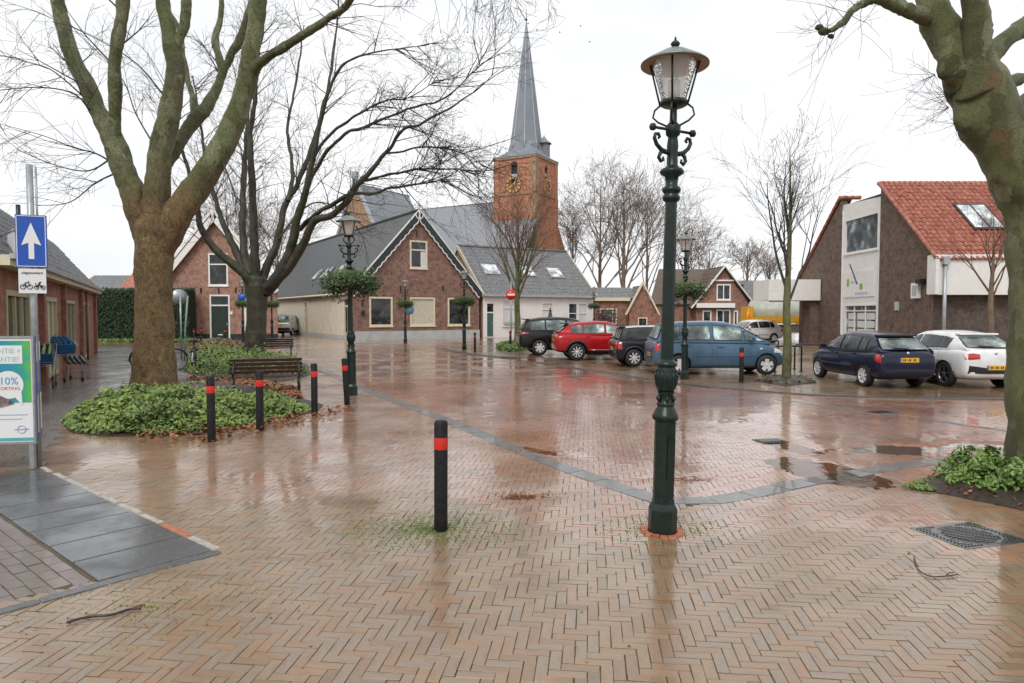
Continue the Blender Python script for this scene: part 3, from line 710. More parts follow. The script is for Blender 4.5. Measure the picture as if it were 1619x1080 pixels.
door(ct, ch[0], tf_front(), m_white, m_greendoor2, .3)
window(ct, ch[1], tf_front(), m_white, m_blind, .08, rows=(.7,)); window(ct, ch[2], tf_front(), m_white, m_blind, .08, rows=(.6,))
window(ct, ch[3], tf_front(), m_white, m_glass, .08, rows=(.55,)); window(ct, ch[4], tf_front(), m_white, m_blind, .08, rows=(.55,))
mb = MB(); mb.beam((1.8, -.2, .95), (3.0, -.2, .95), .05, .05)
for i in range(9): mb.tube([(1.85 + i*.14, -.2, .95), (1.9 + i*.14, -.24, 1.08), (1.85 + i*.14, -.2, 1.2)], .02, 5)
mb.build('window_rail', m_black, ct)
# conical topiary in front of cottage
# --- left brick house behind the second tree
lh = empty('brick_house', (G(249, 537).x, G(300, 537).y, 0), 0, 'pinkish brick gable house with white windows and dark green front door', 'house')
LW, LE, LR, LD = 8.6, 3.62, 8.75, 13
def lx(u): return (u - CX)/F*G(300, 537).y - lh.location.x
def lz(v): return (537 - v)/F*G(300, 537).y
lhs = [(lx(331), lx(362), lz(452), lz(401)), (lx(332), lx(364), .03, lz(466)), (lx(277), lx(309), lz(522), lz(465)), (lx(387), lx(418), lz(522), lz(465))]
mb = MB(); holes_wall(mb, [(0, .0), (LW, .0), (LW, LE), (LW/2, LR), (0, LE)], lhs, tf_front(), 0)
for T_ in (tf_left(0), tf_right(LW)): holes_wall(mb, [(0, 0), (LD, 0), (LD, LE), (0, LE)], [], T_, 0)
mb.build('wall', m_brick_pink, lh)
for a, b in ((0, lhs[1][0]), (lhs[1][1], LW)): mb = MB(); mb.box(((a+b)/2, .03, .2), (b-a-.01, .14, .4)); mb.build('plinth', m_plinthblack, lh)
lr = empty('roof'); lr.parent = lh; rs3 = (LR-LE)/(LW/2)
for s in (0, 1):
    x0, x1 = (-.25, LW/2) if s == 0 else (LW+.25, LW/2); z0 = LE-.25*rs3
    mb = MB(); mb.slab([(x0, -.35, z0+.3), (x1, -.35, LR+.3), (x1, LD, LR+.3), (x0, LD, z0+.3)], .12); mb.build('roof_slope', m_slate, lr)
    d = Vector((x1-x0, 0, LR-z0)).normalized(); a = Vector((x0, -.42, z0+.2)); b = Vector((x1, -.42, LR+.2))
    mb = MB(); mb.slab([a, b, b + Vector((0, .07, 0)), a + Vector((0, .07, 0))], .40); mb.build('bargeboard', m_white, lr)
    mb = MB(); mb.slab([a + Vector((0, -.05, .34)), b + Vector((0, -.05, .34)), b + Vector((0, .08, .34)), a + Vector((0, .08, .34))], .16); mb.build('upper_bargeboard', m_white, lr)
mb = MB(); mb.box((LW/2, -.44, LR+.1), (.16, .12, .9)); mb.build('finial', m_white, lr)
window(lh, lhs[0], tf_front(), m_white, m_glass, .11, rows=(.66,)); window(lh, lhs[2], tf_front(), m_white, m_glass, .13, blind=.12); window(lh, lhs[3], tf_front(), m_white, m_glass, .13)
door(lh, lhs[1], tf_front(), m_white, m_greendoor, .24, slot=True)
for u, v in ((319, 459), (347, 460), (374, 459)): mb = MB(); mb.box((lx(u), -.03, lz(v)), (.09, .06, .36)); mb.build('wall_anchor', m_black, lh)
mb = MB(); mb.box((lx(366), -.03, lz(495)), (.22, .04, .22)); mb.build('number_plate', m_white, lh)
mb = MB(); mb.box(((lhs[1][0]+lhs[1][1])/2, -.2, .05), (1.6, .5, .1)); mb.build('doorstep', m_band, lh)

for o_ in [o for o in lh.children_recursive if o.type == 'MESH']:      # the house stands skewed on its plot: sides run parallel to the lane
    for v_ in o_.data.vertices:
        if v_.co.y > .2: v_.co.x -= .60*(v_.co.y - .2)
# --- brick shop on the left, receding
sp = empty('brick_shop', (-19.4, 31.7, 0), math.atan2(-.891, .454), 'low red brick shop with khaki window frames and grey tiled roof at the left edge', 'shop')
# local x runs from the far corner towards the camera, local y points away behind the wall
SL, SE = 21.0, 2.85
sp.scale = (1, -1, 1)
# openings measured from the picture: distance from the far corner
def sx(u):
    k = (u - CX)/F; ca = Vector((-19.4, 31.7)); d = Vector((.454, -.891)); return (k*ca.y - ca.x)/(d.x - k*d.y)
so_ = []
for (u0, u1, z0, z1) in ((140.5, 128, .05, 2.3), (119, 101.5, .75, 2.3), (90, 68.5, .05, 2.32), (47, 10, .5, 2.35)):
    so_.append((sx(u0), sx(u1), z0, z1))
mb = MB(); tfs = lambda x, z, d: Vector((x, d, z))
holes_wall(mb, [(0, 0), (SL, 0), (SL, SE), (0, SE)], so_, tfs, 0)
mb.add([(0, 0, 0), (0, 7, 0), (0, 7, SE), (0, 0, SE)], [(0,1,2,3)], 0); mb.add([(0, 0, SE), (0, 7, SE), (0, 5.4, 4.9), (0, 1.6, 4.9)], [(0,1,2,3)], 0)
mb.build('wall', m_brick_shop, sp)
for x in (0.18, so_[0][1]+.35, so_[1][1]+.45, so_[2][1]+.5): mb = MB(); mb.box((x, -.06, SE/2), (.34, .13, SE)); mb.build('pilaster', m_brick_shop, sp)
mb = MB(); mb.box((SL/2, -.14, SE+.02), (SL+.3, .34, .2)); mb.build('fascia', m_cream, sp)
mb = MB(); mb.box((SL/2, -.36, SE+.1), (SL+.3, .12, .1)); mb.build('gutter', m_zinc, sp)
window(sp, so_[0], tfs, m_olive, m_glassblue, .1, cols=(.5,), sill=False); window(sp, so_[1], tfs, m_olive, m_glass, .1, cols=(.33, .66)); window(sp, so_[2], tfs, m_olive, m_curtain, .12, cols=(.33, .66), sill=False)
window(sp, so_[3], tfs, m_olive, m_glass, .12, cols=(.3, .6)) 
# tiled roof in real courses
def pantiles(name, parent, m, org, u, v, nu, nv, tw, th, amp=.035, lift=.03, seg=6):
    org, u, v = Vector(org), Vector(u).normalized(), Vector(v).normalized(); nrm = u.cross(v).normalized()
    if nrm.z < 0: nrm = -nrm
    V = []; Fc = []
    for r in range(nv):
        o0 = len(V); jit = [random.gauss(0, .006) for _ in range(nu+1)]
        for k in range(nu*seg + 1):
            ph = k/seg; h = amp*math.sin(2*math.pi*ph) + amp*.35*math.sin(4*math.pi*ph + .6); jl = jit[int(ph)]
            b = org + u*(tw*ph) + v*(th*r)
            V.append(b + nrm*(h + lift + jl) - v*.03); V.append(b + nrm*(h + jl) + v*(th*1.02)); V.append(b + nrm*(h + jl - .005) - v*.03)
        for k in range(nu*seg):
            a = o0 + k*3; Fc.append((a, a+3, a+4, a+1)); Fc.append((a+2, a+5, a+3, a))
    o = npmesh(name, [tuple(p) for p in V], Fc, m, parent, smooth=False); tag(o, kind='stuff'); return o
m_shoptile = basic('grey_shop_roof_tile', (.13, .135, .14), .4, .3, 2.5, dirt=.3)
m_redtile = NT('red_clay_pantile'); co = m_redtile.coord(); f1 = m_redtile.noise(4, 4, .7, co); f2 = m_redtile.noise(.8, 5, .7, co)
cc = m_redtile.ramp(f1, [(.3, (.20, .055, .035)), (.5, (.36, .12, .075)), (.7, (.46, .22, .16))]); cc = m_redtile.mix(m_redtile.ramp(f2, [(.5, (0,0,0)), (.75, (.4,)*3)]), cc, (.2, .11, .09))
m_redtile.set('Base Color', cc); m_redtile.set('Roughness', .5); m_redtile = m_redtile.m
sr = empty('roof'); sr.parent = sp
sv = Vector((0, 1.6, 2.0)); pantiles('roof_tiles', sr, m_shoptile, (-.05, -.22, SE+.0), (1, 0, 0), sv, 80, 9, .26, sv.length*1.09/9)
mb = MB(); mb.slab([(-.03, -.2, SE-.04), (SL, -.2, SE-.04), (SL, 1.6, 4.80), (-.03, 1.6, 4.80)], .05); mb.slab([(-.03, 1.6, 4.92), (SL, 1.6, 4.92), (SL, 5.4, 5.6), (-.03, 5.4, 5.6)], .05); mb.slab([(-.03, 5.4, 5.6), (SL, 5.4, 5.6), (SL, 7.2, 2.8), (-.03, 7.2, 2.8)], .05); mb.build('roof_deck', m_shoptile, sr)
mb = MB(); mb.beam((-.06, -.2, SE+.08), (-.06, 1.62, 4.96), .08, .14); mb.build('verge', m_brick_shop, sr)
for x in (11.6, 13.2):
    c = Vector((x, .95, SE+1.32)); n_ = Vector((0, -2.0, 1.6)).normalized(); M = Matrix((Vector((1, 0, 0)), sv.normalized(), n_)).transposed()
    mb = MB(); mb.box(c, (.8, 1.1, .12), M=M); so = mb.build('skylight', m_zinc, sr); mb = MB(); mb.box(c + n_*.065, (.66, .95, .02), M=M); mb.build('pane', m_skyl, so)
mb = MB(); mb.tube([(9.0, 1.4, 4.6), (9.0, 1.4, 5.5)], .07, 8); mb.build('vent_pipe', m_black, sr)
mb = MB(); mb.tube([(4.35, -.1, .0), (4.35, -.1, SE)], .045, 8); mb.build('downpipe', m_brick_shop, sp)

# --- building with red pantile roof, right
rb = empty('red_roof_building', (18.5, 30.0, 0), 0, 'dark brick building with red pantile roof and white centre panel on its gable', 'building')
HR, HE, YR1, YR2, DD = 8.3, 4.35, 4.5, 8.7, 14.0
tl = tf_left(0)
mb = MB(); holes_wall(mb, [(0, 0), (YR1, 0), (YR1, HR), (0, HE)], [], tl, 0); 
mb.add([(0, YR1, 0), (0.4, YR1, 0), (.4, YR1, HR), (0, YR1, HR)], [(0,1,2,3)], 0)
mb.build('wall', m_brick_dark, rb)
mb = MB(); holes_wall(mb, [(YR2, 0), (DD, 0), (DD, HE-.2), (YR2, HR)], [], tl, 0); mb.add([(0, YR2, 0), (.4, YR2, 0), (.4, YR2, HR), (0, YR2, HR)], [(0,1,2,3)]); mb.add([(0, DD, 0), (3, DD, 0), (3, DD, HE-.2), (0, DD, HE-.2)], [(0,1,2,3)]); mb.build('wall', m_brick_dark, rb)
mb = MB(); mb.add([(0, .3, 0), (14, .3, 0), (14, .3, HE), (0, .3, HE)], [(0,1,2,3)]); mb.build('wall', m_brick_dark2, rb)
mb = MB(); ph = [(YR1+.35, YR2-.35, 5.15, 7.05), (YR1+.35, YR2-.5, .05, 2.35)]
holes_wall(mb, [(YR1+.01, 0), (YR2-.01, 0), (YR2-.01, 7.95), (YR1+.01, 7.75)], ph, tf_left(.12), 0)
po = mb.build('white_panel', m_white, rb)
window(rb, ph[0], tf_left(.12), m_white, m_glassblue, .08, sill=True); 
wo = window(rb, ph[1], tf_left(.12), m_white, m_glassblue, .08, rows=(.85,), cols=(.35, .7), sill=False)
mb = MB()
for i in range(3):
    for j in range(4): bar(mb, tf_left(.12), YR1+.62+i*.98, YR1+1.42+i*.98, .25+j*.43, .60+j*.43, .035, .05)
mb.build('poster', m_blind, wo)
for y in (YR1+.12, YR2-.12): mb = MB(); bar(mb, tf_left(.12), y-.04, y+.04, .1, 7.6, -.05, -.005); mb.build('panel_strip', m_white, rb)
m_green = basic('lime_green_sign_print', (.16, .42, .06), .5, .1, 3); m_bluegrey = basic('pale_blue_sign_print', (.42, .47, .62), .5, .1, 3); m_navy = basic('navy_bracket', (.03, .04, .12), .4, .1, 3)
sg = MB(); bar(sg, tf_left(.12), YR1+.6, YR2-.35, 2.75, 4.15, -.045, -.008); sgo = sg.build('shop_sign', m_white, rb)
sg = MB(); bar(sg, tf_left(.12), YR2-1.0, YR2-.75, 3.35, 3.75, -.052, -.046); bar(sg, tf_left(.12), YR1+1.75, YR1+2.05, 2.95+.2, 3.25+.2, -.052, -.046); sg.build('green_mark', m_green, sgo)
sg = MB()
for k in range(8): bar(sg, tf_left(.12), YR1+1.25+k*.17, YR1+1.37+k*.17, 2.86, 3.0 + (.04 if k in (0, 4) else 0), -.052, -.046)
for k in range(3): bar(sg, tf_left(.12), YR2-1.65+k*.17, YR2-1.53+k*.17, 3.5, 3.62, -.052, -.046)
sg.build('sign_lettering', m_bluegrey, sgo)
mb = MB(); mb.tube([(-.2, YR1+2.6, 4.5), (-.6, YR1+1.0, 3.4)], .04, 6); mb.build('sign_arm', m_navy, rb)
mb = MB(); mb.box((6.0, .02, 3.55), (12.2, .5, 1.75)); mb.build('white_fascia', m_white, rb)
mb = MB(); mb.box((-.06, -.02, 3.55), (.16, .62, 1.70)); mb.build('fascia_return', m_white, rb)
mb = MB(); mb.tube([(.28, -.32, 0), (.28, -.32, 4.05)], .075, 10); mb.box((.28, -.32, 4.15), (.26, .26, .34)); mb.build('downpipe', m_zinc, rb)
mb = MB(); bar(mb, tl, .95, 1.5, 2.55, 3.25, -.14, 0); vo = mb.build('vent_box', m_white, rb)
mb = MB(); bar(mb, tl, 1.06, 1.39, 2.67, 3.13, -.15, -.141); mb.build('vent_grille', m_plinth, vo)
mb = MB(); bar(mb, tl, 2.65, 2.95, 2.0, 2.42, -.06, 0); mb.build('meter_box', m_plinth, rb)
mb = MB(); bar(mb, tl, .55, .9, 3.2, 3.4, -.3, 0); mb.build('wall_lamp', m_black, rb)
rr = empty('roof'); rr.parent = rb
vv = Vector((0, YR1, HR-HE)); th = (vv.length + .35)/20
pantiles('roof_tiles', rr, m_redtile, (-.12, -.3, HE-.12), (1, 0, 0), vv, 48, 20, .255, th, .045, .035)
mb = MB(); mb.slab([(0, -.2, HE-.1), (12, -.2, HE-.1), (12, YR1, HR-.04), (0, YR1, HR-.04)], .08); mb.slab([(0, YR2, HR), (.6, YR2, HR), (.6, DD+.2, HE-.3), (0, DD+.2, HE-.3)], .1)
mb.slab([(0.4, YR1, HR-.3), (12, YR1, HR-.3), (12, YR2, HR-.3), (.4, YR2, HR-.3)], .1); mb.build('roof_deck', m_brick_dark2, rr)
mb = MB(); N = 44
for i in range(N): mb.tube([(-.15 + i*.27, YR1+.02, HR+.06), (.14 + i*.27, YR1+.02, HR+.09)], [.1, .125], 8)
for i in range(3): mb.tube([(-.1 + i*.4, YR2-.02, HR+.06), (.3 + i*.4, YR2-.02, HR+.08)], [.1, .12], 8)
mb.build('ridge_tiles', m_redtile, rr)
mb = MB()
for i in range(21): t_ = i/20; p = Vector((-.1, -.3, HE-.1)).lerp(Vector((-.1, YR1, HR+.05)), t_); q = Vector((-.1, -.3, HE-.1)).lerp(Vector((-.1, YR1, HR+.05)), min(1, t_+.055)); mb.tube([p + Vector((0, 0, .02)), q + Vector((0, 0, .05))], [.09, .1], 6)
mb.build('verge_tiles', m_redtile, rr); mb = MB()
for i in range(15): t_ = i/15; p = Vector((-.05, DD+.2, HE-.3)).lerp(Vector((-.05, YR2, HR+.05)), t_); q = Vector((-.05, DD+.2, HE-.3)).lerp(Vector((-.05, YR2, HR+.05)), t_+.075); mb.tube([p, q + Vector((0, 0, .03))], [.09, .1], 6)
mb.build('verge_tiles', m_redtile, rr)
c = Vector((3.3, 2.15, HE+1.92)); n_ = Vector((0, -vv.z, vv.y)).normalized(); M = Matrix((Vector((1, 0, 0)), vv.normalized(), n_)).transposed()
mb = MB(); mb.box(c + n_*.08, (1.5, 2.1, .2), M=M); so = mb.build('skylight', m_black, rr)
for k in (-1, 1): mb = MB(); mb.box(c + n_*.185 + Vector((k*.35, 0, 0)), (.6, 1.85, .02), M=M); mb.build('pane', m_skyl, so)
mb = MB(); mb.box((-1.6, 12.2, 3.27), (3.1, 2.6, 1.25)); mb.build('white_canopy', m_white, rb)
mb = MB(); mb.box((-.25, 11.8, 1.32), (.5, 1.2, 2.64)); mb.build('canopy_support', m_brick_dark, rb)

# --- small brick outbuilding and gabled house in the distance
sb = empty('brick_outbuilding', (7.0, 64, 0), R(6), 'small brick building with cream trimmed steep gable behind the parked cars', 'building')
mb = MB(); hsb = [(1.25, 2.9, .9, 2.35)]; holes_wall(mb, [(0, 0), (4.0, 0), (4.0, 3.3), (0, 3.3)], hsb, tf_front(), 0)
hs2 = [(4.75, 5.65, 0, 1.5)]; holes_wall(mb, [(3.9, 0), (6.35, 0), (6.35, 2.1), (5.15, 4.35), (3.9, 2.1)], hs2, tf_front(-.6), 0)
mb.add([(3.9, -.6, 0), (3.9, 0, 0), (3.9, 0, 3), (3.9, -.6, 2.1)], [(0,1,2,3)]); mb.build('wall', m_brick_far, sb)
mb = MB(); mb.slab([(-.4, -.2, 3.3), (4.9, -.2, 3.3), (4.9, 2.4, 4.4), (-.4, 2.4, 4.4)], .1); mb.build('roof_slope', m_slate_x, sb)
mb = MB(); mb.box((1.9, -.22, 3.2), (4.4, .12, .3)); mb.build('fascia', m_cream, sb)
for a, b in (((3.55, -.7, 1.75), (5.15, -.7, 4.75)), ((6.75, -.7, 1.75), (5.15, -.7, 4.75))): mb = MB(); mb.beam(a, b, .14, .3, up=Vector((0, 1, 0))); mb.build('bargeboard', m_cream, sb)
for a in (3.75, 6.55): mb = MB(); mb.slab([(a, -.62, 1.95), (5.15, -.62, 4.5), (5.15, 2.4, 4.5), (a, 2.4, 1.95)], .08); mb.build('gable_roof', m_slate_x, sb)
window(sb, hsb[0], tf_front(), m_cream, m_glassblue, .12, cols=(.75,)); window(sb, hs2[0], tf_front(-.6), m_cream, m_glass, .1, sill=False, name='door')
fhse = empty('far_brick_house', (15.6, 76, 0), R(4), 'far brick house with brown tiled roof and white trimmed front gable', 'house')
mb = MB(); holes_wall(mb, [(0, 0), (11, 0), (11, 3), (0, 3)], [], tf_front(), 0)
hf = [(6.85, 8.45, 3.35, 5.1), (6.85, 8.45, .1, 2.3), (5.3, 6.3, .3, 2.2), (8.8, 9.3, .3, 2.2)]
holes_wall(mb, [(4.6, 0), (10.4, 0), (10.4, 3.2), (7.6, 6.9), (4.6, 3.2)], hf, tf_front(-1.2), 0); mb.add([(4.6, -1.2, 0), (4.6, 0, 0), (4.6, 0, 3), (4.6, -1.2, 3)], [(0,1,2,3)]); mb.build('wall', m_brick_far, fhse)
mb = MB(); mb.slab([(-.4, -.3, 2.9), (11.4, -.3, 2.9), (9.6, 4.5, 7.1), (2.0, 4.5, 7.1)], .1); mb.build('roof_slope', m_brown_x, fhse)
for a in (4.0, 11.2): mb = MB(); mb.slab([(a, -1.5, 2.6), (7.6, -1.5, 7.1), (7.6, 4, 7.1), (a, 4, 2.6)], .1); mb.build('gable_roof', m_brown_x, fhse)
for a in (3.9, 11.3): mb = MB(); mb.beam((a, -1.6, 2.45), (7.6, -1.6, 7.05), .1, .32, up=Vector((0, 1, 0))); mb.build('bargeboard', m_white, fhse)
mb = MB(); mb.box((6.6, -1.5, 2.75), (4.3, .5, .5)); mb.build('white_canopy', m_white, fhse)
mb = MB(); mb.box((7.6, -1.3, 5.5), (2.7, .2, .16)); mb.build('gable_beam', m_white, fhse)
for i, h_ in enumerate(hf): window(fhse, h_, tf_front(-1.2), m_white, m_glass, .14, cols=(.5,) if i < 2 else ())
gh = empty('far_grey_roof_house', (24.5, 88, 0), 0, 'far low house with dark grey roof and white wall beyond the truck', 'house')
mb = MB(); mb.add([(0, 0, 0), (12, 0, 0), (12, 0, 3), (0, 0, 3)], [(0,1,2,3)]); mb.build('wall', m_whitewall, gh)
mb = MB(); mb.slab([(-.4, -.3, 2.9), (12.4, -.3, 2.9), (12.4, 4, 6.3), (-.4, 4, 6.3)], .1); mb.build('roof_slope', m_slate_x, gh)
for i in range(3): mb = MB(); mb.box((3.5 + i*1.1, 1.9, 5.0), (.4, .2, 1.4)); mb.build('roof_vent', m_black, gh)
# rooftops beyond the hedge on the left
bh = empty('far_roof_house', (-46, 72, 0), 0, 'far low house with grey roof showing above the hedge', 'house')
mb = MB(); mb.add([(0, 0, 0), (9, 0, 0), (9, 0, 4), (0, 0, 4)], [(0,1,2,3)]); mb.build('wall', m_brick_far, bh)
mb = MB(); mb.slab([(-.4, -.3, 4), (9, -.3, 4), (9, 4, 6.1), (-.4, 4, 6.1)], .1); mb.build('roof_slope', m_slate_x, bh)
mb = MB(); mb.beam((4.6, -.5, 3.9), (6.4, 2.4, 6.2), .12, .3); mb.build('verge_board', m_white, bh)
bh2 = empty('far_red_roof_house', (-39.8, 68, 0), 0, 'far house with red brown tiled roof peeking over the hedge', 'house')
mb = MB(); mb.slab([(0, 0, 3.6), (8, 0, 3.6), (8, 4, 6.2), (0, 4, 6.2)], .1); mb.build('roof_slope', m_redtile, bh2)
mb = MB(); mb.add([(0, .2, 0), (8, .2, 0), (8, .2, 3.7), (0, .2, 3.7)], [(0,1,2,3)]); mb.build('wall', m_brick_far, bh2)

# --- church
cc_ = P(847, 246, 90.0); CHX = cc_.x
chh = empty('church', (CHX, 90, 0), R(150), 'brick church with square clock tower, tall grey octagonal spire and long slate nave roof', 'church')
# local x along the left face (towards back left), local y = towards camera-left ; tower occupies x 0..6.3 , y -6.3..0
TW, TZ, BZ = 6.3, 22.7, 17.75
tfl = lambda x, z, d: Vector((x, -d, z))           # left face (y = 0, outward +y)
tfr = lambda y, z, d: Vector((d, -y, z))           # right face (x = 0, outward -x)
lou = [(2.75, 3.75, 19.2, 21.6)]; lou2 = [(2.6, 3.45, 19.4, 21.4)]
mb = MB(); holes_wall(mb, [(0, 0), (TW, 0), (TW, TZ), (0, TZ)], lou, tfl, 0, .4); holes_wall(mb, [(0, 0), (TW, 0), (TW, TZ), (0, TZ)], lou2, tfr, 0, .4)
mb.add([(TW, 0, 0), (TW, -TW, 0), (TW, -TW, TZ), (TW, 0, TZ)], [(0,1,2,3)]); mb.add([(0, -TW, 0), (TW, -TW, 0), (TW, -TW, TZ), (0, -TW, TZ)], [(0,1,2,3)])
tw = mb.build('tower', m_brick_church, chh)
for T_, L_ in ((tfl, lou), (tfr, lou2)):
    for (x0, x1, z0, z1) in L_:
        mb = MB(); bar(mb, T_, x0, x1, z0, z1, .38, .42); lo = mb.build('belfry_opening', m_black, chh); mb = MB()
        bar(mb, T_, x0, x1, z0+.9, z0+1.25, .1, .3); mb.build('louvre', m_zinc, lo)
        mb = MB(); n = 8; xc, rr_ = (x0+x1)/2, (x1-x0)/2
        arch = [(xc + rr_*math.cos(math.pi*i/n), z1 + rr_*math.sin(math.pi*i/n)) for i in range(n+1)]
        mb.prism(arch, -.02, lambda x, z, d, T_=T_: T_(x, z, -.01 + d)); mb.build('arch_head', m_black, lo)
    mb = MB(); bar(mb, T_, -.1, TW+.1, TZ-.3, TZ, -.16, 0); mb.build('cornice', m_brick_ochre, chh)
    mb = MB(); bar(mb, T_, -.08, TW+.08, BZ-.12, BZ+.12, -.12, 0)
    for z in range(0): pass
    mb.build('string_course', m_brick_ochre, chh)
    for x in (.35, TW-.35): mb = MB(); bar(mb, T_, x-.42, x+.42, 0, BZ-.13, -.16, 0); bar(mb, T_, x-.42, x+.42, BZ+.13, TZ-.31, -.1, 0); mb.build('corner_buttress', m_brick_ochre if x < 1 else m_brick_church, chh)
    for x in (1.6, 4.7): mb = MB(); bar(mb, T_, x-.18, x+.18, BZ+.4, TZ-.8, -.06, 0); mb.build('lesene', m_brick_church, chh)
m_gold = basic('gilded_metal', (.75, .52, .16), .25, .1, 4, metal=.9); m_clock = basic('black_clock_ring', (.03, .03, .03), .4, .2, 4)
for T_, xc, zc in ((tfl, 3.25, 19.0), (tfr, 3.05, 18.9)):
    C0 = T_(xc, zc, -.12); nrm = (T_(xc, zc, -1) - T_(xc, zc, 0)); ux = (T_(1, 0, 0) - T_(0, 0, 0)); uz = Vector((0, 0, 1))
    ck = MB(); ringo = [C0 + (ux*math.cos(a) + uz*math.sin(a))*1.0 for a in [2*math.pi*i/28 for i in range(29)]]
    ck.tube(ringo, .06, 6); cko = ck.build('clock_ring', m_gold, chh)
    ck = MB()
    for i in range(12):
        a = 2*math.pi*i/12; d_ = ux*math.cos(a) + uz*math.sin(a); ck.beam(C0 + nrm*.1 + d_*.72, C0 + nrm*.1 + d_*1.12, .17, .08, up=nrm)
    ck.build('numerals', m_gold, cko); ck = MB()
    for a, l_ in ((2.35, .6), (-.55, .85)): d_ = ux*math.cos(a) + uz*math.sin(a); ck.beam(C0 + nrm*.16 - d_*.15, C0 + nrm*.16 + d_*l_, .13, .05, up=nrm)
    ck.build('clock_hands', m_gold, cko)
mb = MB(); ctr = Vector((TW/2, -TW/2, 0)); rings = []
def sqr(h, z, k):  # square -> octagon ring with 16 pts
    o = []
    for i in range(16):
        a = 2*math.pi*i/16; ca, sa = math.cos(a), math.sin(a); rsq = h/max(abs(ca), abs(sa)); roc = h*1.0/max(math.cos(((a + math.pi/8) % (math.pi/4)) - math.pi/8), .5)
        r_ = rsq*(1-k) + roc*k; o.append(ctr + Vector((ca*r_, sa*r_, z)))
    return o
prof = [(3.35, TZ, 0), (3.3, TZ+.15, 0), (2.75, TZ+.55, .35), (2.25, TZ+1.3, .8), (1.98, TZ+2.4, 1), (1.75, TZ+4.2, 1), (1.4, TZ+7.2, 1), (1.02, TZ+10.6, 1), (.62, TZ+14, 1), (.3, TZ+16.7, 1), (.06, TZ+18.6, 1)]
vs = []
for h, z, k in prof: vs += sqr(h, z, k)
fs = [(i*16+j, i*16+(j+1) % 16, (i+1)*16+(j+1) % 16, (i+1)*16+j) for i in range(len(prof)-1) for j in range(16)]
mb.add(vs, fs); sp_ = mb.build('spire', m_lead, chh)
mb = MB()
for j in range(1, 16, 2):
    mb.tube([vs[i*16 + j] for i in range(3, len(prof))], [.07, .07, .06, .06, .05, .05, .04, .03][:len(prof)-3], 5)
mb.build('hip_rolls', m_zinc, sp_)
mb = MB(); mb.tube([ctr + Vector((0, 0, TZ+18.4)), ctr + Vector((0, 0, TZ+20.4))], [.06, .03], 6); mb.lathe([(0, -.2), (.2, 0), (0, .2)], 8, ctr + Vector((0, 0, TZ+19)), smooth=True); mb.build('weathervane', m_black, sp_)
mb = MB(); mb.box((1.0, -4.3, TZ+1.2), (1.2, 1.2, 2.2)); mb.lathe([(1.1, 0), (.5, .5), (.1, 1.0), (0, 1.3)], 8, (1.0, -4.3, TZ+2.3), smooth=False); mb.build('spire_dormer', m_lead, sp_)
# right hand buttress of tower, sloping outwards
mb = MB(); pf = [(0, 0), (0, 15.0), (-.6, 14.0), (-5.2, 7.8), (-5.4, 7.0), (-5.4, 0)]
mb.prism(pf, .9, lambda x, z, d: Vector((.1 + d, -TW + x, z))); mb.prism(pf, .9, lambda x, z, d: Vector((TW-1.2 + d, -TW + x, z)))
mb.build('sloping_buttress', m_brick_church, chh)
# nave: ridge along local +x
NZ, NE, NH = 17.6, 8.5, 6.2
mb = MB(); 
for s in (-1, 1): mb.slab([(TW-.4, -3.1, NZ), (24, -3.1, NZ), (24, -3.1 + s*NH, NE), (TW-.4, -3.1 + s*NH, NE)], .2)
mb.build('nave_roof', m_slate_far, chh)
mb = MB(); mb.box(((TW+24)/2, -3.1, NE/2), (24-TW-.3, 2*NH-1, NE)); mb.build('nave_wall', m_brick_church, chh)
mb = MB(); mb.slab([(-.3, .25, 14.2), (TW+1, .25, 14.2), (TW+1, 4.2, 8.4), (-.3, 4.2, 8.4)], .2); mb.build('aisle_roof', m_slate_far, chh)
# transept with gable towards the camera
TX0, TX1, TA, TE = 23.2, 32.6, 21.4, 11.5; TM = (TX0+TX1)/2 + .3
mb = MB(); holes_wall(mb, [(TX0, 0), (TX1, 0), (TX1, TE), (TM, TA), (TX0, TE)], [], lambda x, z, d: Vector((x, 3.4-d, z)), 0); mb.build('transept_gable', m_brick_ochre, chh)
mb = MB()
for a in (TX0-.2, TX1+.2): mb.beam((a, 3.45, TE-.2), (TM, 3.45, TA+.2), .5, .35)
mb.box((TM, 3.4, TA+.5), (.7, .6, 1.6)); mb.build('gable_coping', m_zinc, chh)
mb = MB()
for a in (TX0, TX1): mb.slab([(a, 3.3, TE), (TM, 3.3, TA-.3), (TM, -9, TA-.3), (a, -9, TE)], .2)
mb.build('transept_roof', m_slate_far, chh)

# ------------------------------------------------------------------ street furniture
m_lampgreen = basic('dark_green_lamp_paint', (.006, .017, .013), .34, .4, 14, bump=.12, bscale=40, coat=.08, spec=.35)
m_bollard = basic('black_bollard_paint', (.008, .008, .009), .5, .8, 14, bump=.15, bscale=40, spec=.3)
t = NT('red_reflective_band'); t.set('Base Color', (.62, .028, .02)); t.set('Roughness', .35); m_redband = t.m
t = NT('pebbled_lamp_glass'); co = t.coord()
tl_ = t.n('ShaderNodeBsdfTranslucent'); tl_.inputs[0].default_value = (.93, .93, .92, 1); tp = t.n('ShaderNodeBsdfTransparent'); tp.inputs[0].default_value = (.98, .98, .975, 1)
gl = t.n('ShaderNodeBsdfGlossy'); gl.inputs['Roughness'].default_value = .15
bp = t.n('ShaderNodeBump'); bp.inputs['Strength'].default_value = .22; bp.inputs['Distance'].default_value = .008
vo = t.n('ShaderNodeTexVoronoi'); vo.inputs['Scale'].default_value = 60; t.l(co, vo.inputs['Vector']); t.l(vo.outputs[0], bp.inputs['Height']); t.l(bp.outputs[0], gl.inputs['Normal'])
